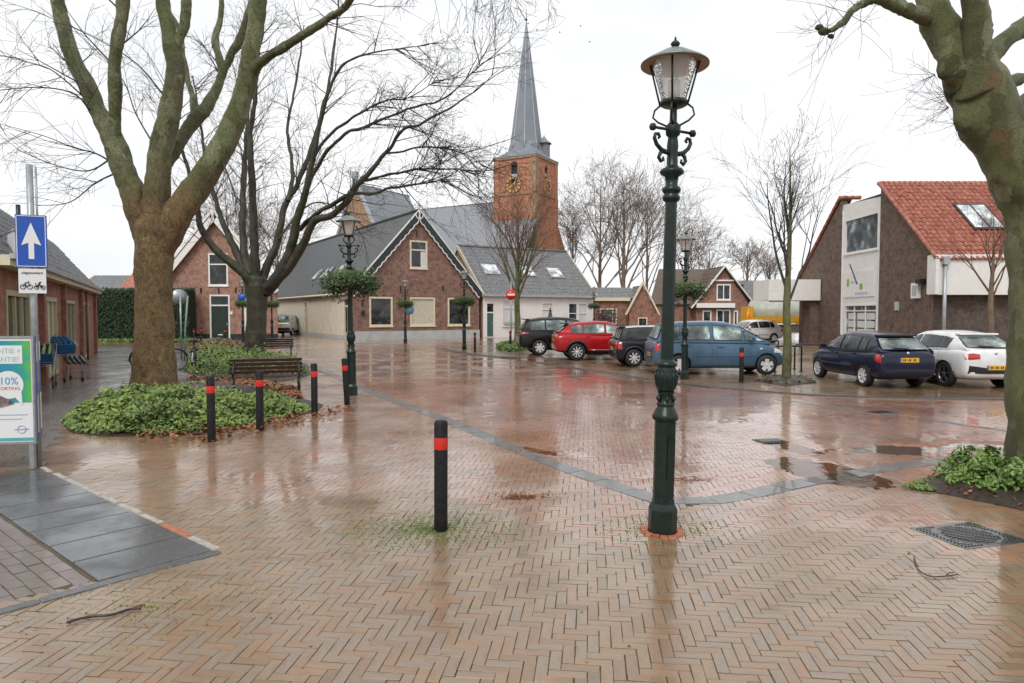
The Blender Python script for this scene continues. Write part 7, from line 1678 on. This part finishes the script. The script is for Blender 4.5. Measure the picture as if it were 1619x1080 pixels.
# T1 big plane tree on the left
T = TreeB(3); Y1 = 17.2
T.limb(PX([(243, 626), (243, 612), (243, 590), (244, 540), (243, 470), (243, 400), (243, 362), (245, 335)], Y1), [.74, .60, .51, .455, .435, .43, .47, .26], 40, .004)
T.k = .82
A, RA = T.limb(PX([(235, 400), (228, 372), (215, 320), (197, 270), (178, 218), (160, 187), (140, 140), (112, 83), (95, 20), (88, -30), (75, -110)], Y1), [.25, .34, .37, .34, .30, .25, .24, .22, .21, .20, .13], 18, .012)
A2, RA2 = T.limb(PX([(184, 250, .1), (180, 222, -.05), (181, 187, -.2), (182, 145, -.4), (181, 100, -.5), (190, 52, -.6), (194, 0, -.6), (200, -80, -.8), (205, -140, -1)], Y1), [.12, .2, .2, .19, .175, .17, .165, .14, .09], 14, .012)
B, RB = T.limb(PX([(243, 410), (244, 370), (248, 310), (253, 240), (266, 187), (277, 117), (268, 57), (257, 0), (250, -70), (240, -150)], Y1), [.3, .4, .38, .35, .31, .27, .22, .2, .17, .1], 18, .012)
B2, RB2 = T.limb(PX([(274, 100), (280, 72), (290, 45), (294, 15), (295, -30), (305, -110)], Y1), [.1, .16, .15, .14, .13, .08], 12, .012)
C, RC = T.limb(PX([(262, 255, .3), (282, 225, .6), (300, 200, .9), (332, 160, 1.2), (350, 123, 1.5), (346, 90, 1.6), (341, 62, 1.8), (350, 15, 2), (356, -40, 2)], Y1), [.24, .21, .2, .18, .16, .12, .11, .1, .07], 10, .03)
C2, RC2 = T.limb(PX([(350, 122, 1.5), (363, 92, 1.4), (384, 48, 1.3), (396, 0, 1.2), (410, -80, 1)], Y1), [.13, .12, .11, .1, .06], 9, .03)
C3, RC3 = T.limb(PX([(309, 186, 1), (303, 150, 1.2), (292, 105, 1.5), (280, 40, 2), (240, -20, 2.2)], Y1), [.11, .1, .09, .07, .05], 8, .03)
D, RD = T.limb(PX([(250, 405), (268, 370), (287, 330), (320, 283), (353, 233), (377, 173), (393, 117), (400, 67), (409, 0), (420, -70), (430, -140)], Y1), [.3, .42, .43, .38, .36, .31, .28, .25, .23, .18, .11], 18, .012)
D2, RD2 = T.limb(PX([(398, 118), (410, 102, -.2), (430, 87, -.5), (467, 63, -1), (507, 38, -1.5), (540, 14, -2), (575, -20, -2.4), (660, -70, -3), (760, -95, -3.6)], Y1), [.19, .16, .135, .125, .11, .10, .09, .06, .035], 9, .03)
for (lp, rr, Lt, nn) in ((A, RA, 1.6, 5), (A2, RA2, 1.5, 3), (B, RB, 1.5, 3), (C, RC, 1.5, 4), (D, RD, 1.6, 5)): T.twigs(lp, rr, nn, Lt, cfgA, .45, 1, .022)
for pts in ([(138, 160), (118, 140, -.3), (80, 110, -.8), (40, 97, -1.2), (-10, 86, -1.5)], [(176, 256), (150, 242, -.4), (115, 233, -.9), (70, 215, -1.4), (0, 196, -2)], [(150, 190), (120, 150, -.6), (60, 138, -1.5), (-20, 145, -2)], [(176, 250), (140, 270, .4), (90, 262, .8), (30, 238, 1)],
            [(180, 275), (150, 290, .8), (110, 320, 1.2), (60, 325, 1.6)], [(258, 150), (215, 100, 1), (150, 60, 2), (60, 20, 2.5), (0, 0, 3)], [(250, 240), (215, 180, 1), (190, 120, 1.5), (120, 50, 2.2)], [(345, 235), (365, 290, -.4), (375, 320, -.6)]):
    l_, r_ = T.limb(PX(pts, Y1), [.03, .022, .016, .011, .006][:len(pts)], 5, .02, False); T.twigs(l_, r_, 12, 1.3, cfgA, .15, 2, .009)
T.twigs(D2, RD2, 22, 1.5, dict(cfgA, up=[-.02, -.06, -.08, -.1]), .45, 2, .012)
hang = dict(cfgA, up=[-.10, -.13, -.13], lv=2, n=[4, 4, 2], wig=.09)
for i in range(14):
    p = P(T.rng.uniform(640, 905), T.rng.uniform(-95, -25), 14 + T.rng.uniform(-1, 1)); T.branch(p, Vector((T.rng.gauss(0, .4), 0, -1)), T.rng.uniform(.5, 1.25), .007, 0, hang)
for (u, v) in ((773, 26), (762, 45), (739, 51), (835, 37), (834, 51), (932, 66), (885, 51), (849, 48), (918, 41)): T.small.lathe([(0, -.018), (.018, 0), (0, .018)], 6, P(u, v, 14))
T.limb(PX([(760, -95, -3.6), (830, -80, -3.2), (905, -60, -3)], Y1), [.035, .025, .012], 5, 0, False)
T.rough(.05, 1.8); T.done('plane_tree', 'massive plane tree with brown trunk and bare green grey limbs on the left', (T1P.x, T1P.y, 0), m_plane, m_twigd)

# T2 dark spreading tree
T = TreeB(5); Y2 = G(404, 567).y
T.limb(PX([(404, 575), (404, 566), (404, 545), (406, 500), (406, 455), (407, 435)], Y2), [.56, .48, .43, .39, .40, .34], 18, .012)
limbs = [([(398, 470), (392, 440), (370, 420), (338, 391), (319, 363), (312, 331), (300, 280), (284, 220), (270, 150)], [.22, .2, .17, .15, .13, .11, .08, .05, .03], -.8),
 ([(395, 450), (385, 425), (370, 391), (354, 357), (338, 309), (325, 260), (318, 200), (305, 120)], [.2, .17, .15, .12, .1, .08, .05, .03], .8),
 ([(398, 440), (386, 400), (384, 331), (385, 290), (389, 230), (394, 150), (400, 60)], [.18, .16, .14, .12, .1, .07, .04], 1.4),
 ([(405, 450), (404, 425), (401, 363), (399, 300), (396, 220), (405, 140), (410, 60)], [.22, .2, .18, .15, .11, .07, .04], -.3),
 ([(410, 450), (418, 432), (439, 379), (451, 325), (470, 290), (492, 235), (515, 160), (530, 60), (536, 0)], [.2, .18, .15, .13, .11, .09, .07, .045, .03], 1),
 ([(416, 458), (433, 446), (458, 398), (470, 347), (484, 300), (497, 240), (512, 170), (535, 110), (580, 86), (667, 72)], [.24, .22, .19, .16, .13, .1, .08, .055, .035, .01], -1),
 ([(420, 462), (440, 440), (477, 391), (489, 363), (500, 348), (522, 342), (545, 322), (560, 299), (575, 283), (613, 239), (637, 205), (665, 196), (740, 152), (792, 107)], [.25, .23, .19, .15, .145, .14, .13, .12, .10, .07, .055, .045, .025, .008], -1.5),
 ([(474, 362), (505, 335), (541, 314), (556, 305)], [.12, .1, .085, .07], -1.3),
 ([(560, 305), (590, 306), (616, 298), (655, 292), (692, 286), (735, 287)], [.07, .06, .05, .04, .025, .008], -1.6),
 ([(574, 285), (595, 281), (616, 276), (650, 270), (692, 267), (742, 270), (772, 278)], [.07, .06, .055, .045, .035, .018, .007], -1.6),
 ([(612, 242), (635, 240), (660, 233), (698, 234), (739, 245), (765, 262)], [.045, .04, .035, .03, .015, .006], -1.6),
 ([(484, 300), (510, 250), (545, 213), (580, 200), (615, 185), (660, 168), (700, 157), (740, 122), (762, 100)], [.09, .075, .065, .06, .05, .04, .032, .018, .006], -1.2),
 ([(494, 250), (520, 215), (555, 188), (585, 170), (615, 157), (645, 155), (690, 127)], [.07, .06, .05, .045, .035, .025, .008], -.6),
 ([(455, 318), (462, 270), (455, 200), (470, 120), (480, 40)], [.09, .08, .06, .045, .025], 1.5),
 ([(440, 379), (470, 340), (500, 320), (540, 330), (560, 350)], [.05, .04, .03, .02, .01], 1.5)]
for pts, rr, dz in limbs:
    k = len(pts); l_, r_ = T.limb([P(p[0], p[1], Y2 + dz*i/(k-1)*2) for i, p in enumerate(pts)], rr, 9 if rr[0] > .1 else 7, .025, rr[0] > .06)
    T.twigs(l_, r_, 20 if k > 5 else 8, 2.2, dict(cfgA, up=[.02, .01, 0, -.02], n=[5, 5, 3, 2], rmin=.0048), .35, 1, .022)
T.rough(.05, 1.8); T.done('bare_tree', 'dark bare spreading tree in the rear bed beside the benches', (T2P.x, T2P.y, 0), m_darkbark, m_twigd)

# right hand plane tree
T = TreeB(9); Y3 = 7.4
T.limb(PX([(1664, 815), (1661, 770), (1652, 650), (1648, 520), (1650, 430), (1642, 340), (1617, 270), (1577, 205), (1545, 140), (1522, 95)], Y3), [.48, .40, .345, .32, .315, .32, .315, .30, .285, .26], 40, .004)
T.limb(PX([(1535, 130), (1505, 75), (1482, 30), (1468, -20), (1455, -90), (1440, -180)], Y3), [.25, .2, .17, .145, .13, .1], 18, .012)
T.limb(PX([(1545, 150, -.1), (1546, 90, -.2), (1544, 40, -.25), (1541, 0, -.3), (1538, -80, -.4)], Y3), [.19, .145, .13, .12, .1], 12, .012)
l_, r_ = T.limb(PX([(1470, 30), (1448, 22, -.1), (1425, 10, -.2), (1400, 2, -.3), (1372, 3, -.4), (1350, 18, -.5), (1330, 34, -.6), (1307, 47, -.7)], Y3), [.085, .075, .065, .055, .045, .034, .03, .028], 9, .04)
T.twigs(l_, r_, 16, .55, dict(cfgA, lv=2, n=[3, 2, 2], rmin=.0016, rbig=.04, seg=.12), .3, 1, .004)
T.limb(PX([(1560, 95), (1585, 70, .1), (1619, 42, .2), (1670, 10, .3)], Y3), [.12, .1, .09, .08], 10, .03)
T.limb(PX([(1588, 225), (1600, 200, .4), (1619, 165, .6), (1680, 130, .9)], Y3), [.13, .1, .09, .08], 10, .05); T.limb(PX([(1575, 160, .3), (1595, 128, .5), (1640, 120, .7)], Y3), [.09, .07, .06], 8, .06)
for (u, v, r_) in ((1303, 47, .05), (1298, 40, .035), (1312, 56, .03)): T.big.lathe([(0, -r_), (r_*.75, -r_*.6), (r_, 0), (r_*.7, r_*.65), (0, r_)], 10, P(u, v, Y3 - .65))
for (u, v) in ((1303, 47), (1500, 150), (1478, 118), (1515, 195), (1510, 150), (1500, 170)):
    for i in range(9): T.branch(P(u, v, Y3), Vector((T.rng.uniform(-1.4, .2), T.rng.gauss(0, .6), T.rng.gauss(-.1, .5))), T.rng.uniform(.25, .55), .0032, 0, dict(cfgA, lv=1, n=[2, 1], rmin=.0014, seg=.08, wig=.12, up=[.03]))
tr = P(1658, 775, Y3); T.rough(.045, 2.8); T.bulge(P(1492, 112, Y3-.1), .22, (-.13, -.02, -.09)); T.bulge(P(1530, 185, Y3-.1), .26, (-.12, -.02, -.11)); T.bulge(P(1565, 285, Y3-.1), .2, (-.05, -.02, -.06)); T.done('plane_tree', 'thick mottled plane tree trunk cut off by the right edge', (tr.x, tr.y, 0), m_plane2, m_twigd)

# young trees
def young(seed, u, v, top, name, label, mt, mc, r0, fork, spread, nb, up, L, cfgx=None, Y=None):
    T = TreeB(seed); b = G(u, v) if v else Vector(((u-CX)/F*Y, Y, 0)); Hh = 1.85 + (496-top)/F*b.y; cfg = dict(seg=.3, wig=.09, up=up, rmin=.0035, rbig=.05, lv=3, n=[5, 4, 3, 2], t0=.2, ang=(15, 45), lr=(.4, .7)); cfg.update(cfgx or {})
    T.limb([b + Vector((0, 0, -.05)), b + Vector((.02, 0, fork*.5)), b + Vector((-.02, 0, fork)), b + Vector((.04, 0, fork + (Hh-fork)*.5)), b + Vector((0, 0, Hh*.97))], [r0*1.25, r0, r0*.9, r0*.4, .008], 10, .03)
    for i in range(nb):
        t = (i + .5)/nb; z = fork*.92 + (Hh-fork)*.62*t; a = i*2.4 + T.rng.uniform(-.4, .4); d = Vector((math.cos(a)*spread, math.sin(a)*spread, 1)); T.branch(b + Vector((0, 0, z)), d, (Hh-z)*L*T.rng.uniform(.8, 1.1), r0*.42*(1-.5*t), 0, cfg)
    return T.done(name, label, (b.x, b.y, 0), mt, mc)
young(21, 1243, 601, 228, 'young_tree', 'slim bare young tree in the pit between blue minivan and navy car', m_mossbark, m_twigd, .11, 2.1, .40, 9, [.07, .04, .02, 0], .70)
young(22, 818, 549, 318, 'young_tree', 'narrow reddish twigged tree before the white cottage', m_mossbark, m_twigr, .17, 2.6, .50, 15, [.07, .05, .04, .03], .8, dict(n=[6, 4, 3, 2], rmin=.0055))
young(23, 1566, None, 330, 'young_tree', 'thin bare young tree in front of the white fascia wall', bark('tan_young_bark', (.10, .07, .045), (.16, .115, .075), (.22, .16, .11), 5), m_twigr, .11, 2.4, .55, 9, [.05, .03, .01], .85, None, 26)
bgc = dict(seg=1.0, wig=.10, rmin=.016, rbig=.12, lv=3, n=[6, 5, 3, 2], ang=(15, 50), lr=(.38, .68), t0=.15)
for i, (u, Y, top, r0, fork, spread, nb, lb) in enumerate(((905, 104, 330, .26, 5, .5, 8, 'bare far tree just right of the church tower'), (948, 98, 285, .34, 4, .5, 11, 'tall bare far tree between tower and foreground lamp'), (985, 96, 282, .38, 4, .5, 12, 'tallest bare far tree left of the foreground lamp'), (1022, 108, 310, .3, 4, .5, 9, 'bare far tree directly left of the lamp shaft'),
        (1085, 98, 355, .3, 4, .55, 9, 'brown bare far tree behind the lamp with basket'), (1120, 110, 385, .3, 4, .5, 7, 'low bare far tree above the far gable house'), (1180, 105, 385, .3, 5, .5, 8, 'bare far tree left of the parking tree'), (1215, 112, 400, .28, 5, .5, 7, 'bare far tree behind the parking tree crown'),
        (390, 84, 295, .3, 4, .5, 10, 'bare far tree behind the pinkish brick house'), (440, 88, 330, .26, 4, .5, 8, 'bare far tree between the pinkish house and the dark roof'), (355, 90, 330, .26, 4, .5, 7, 'bare far tree left behind the pinkish house gable'))):
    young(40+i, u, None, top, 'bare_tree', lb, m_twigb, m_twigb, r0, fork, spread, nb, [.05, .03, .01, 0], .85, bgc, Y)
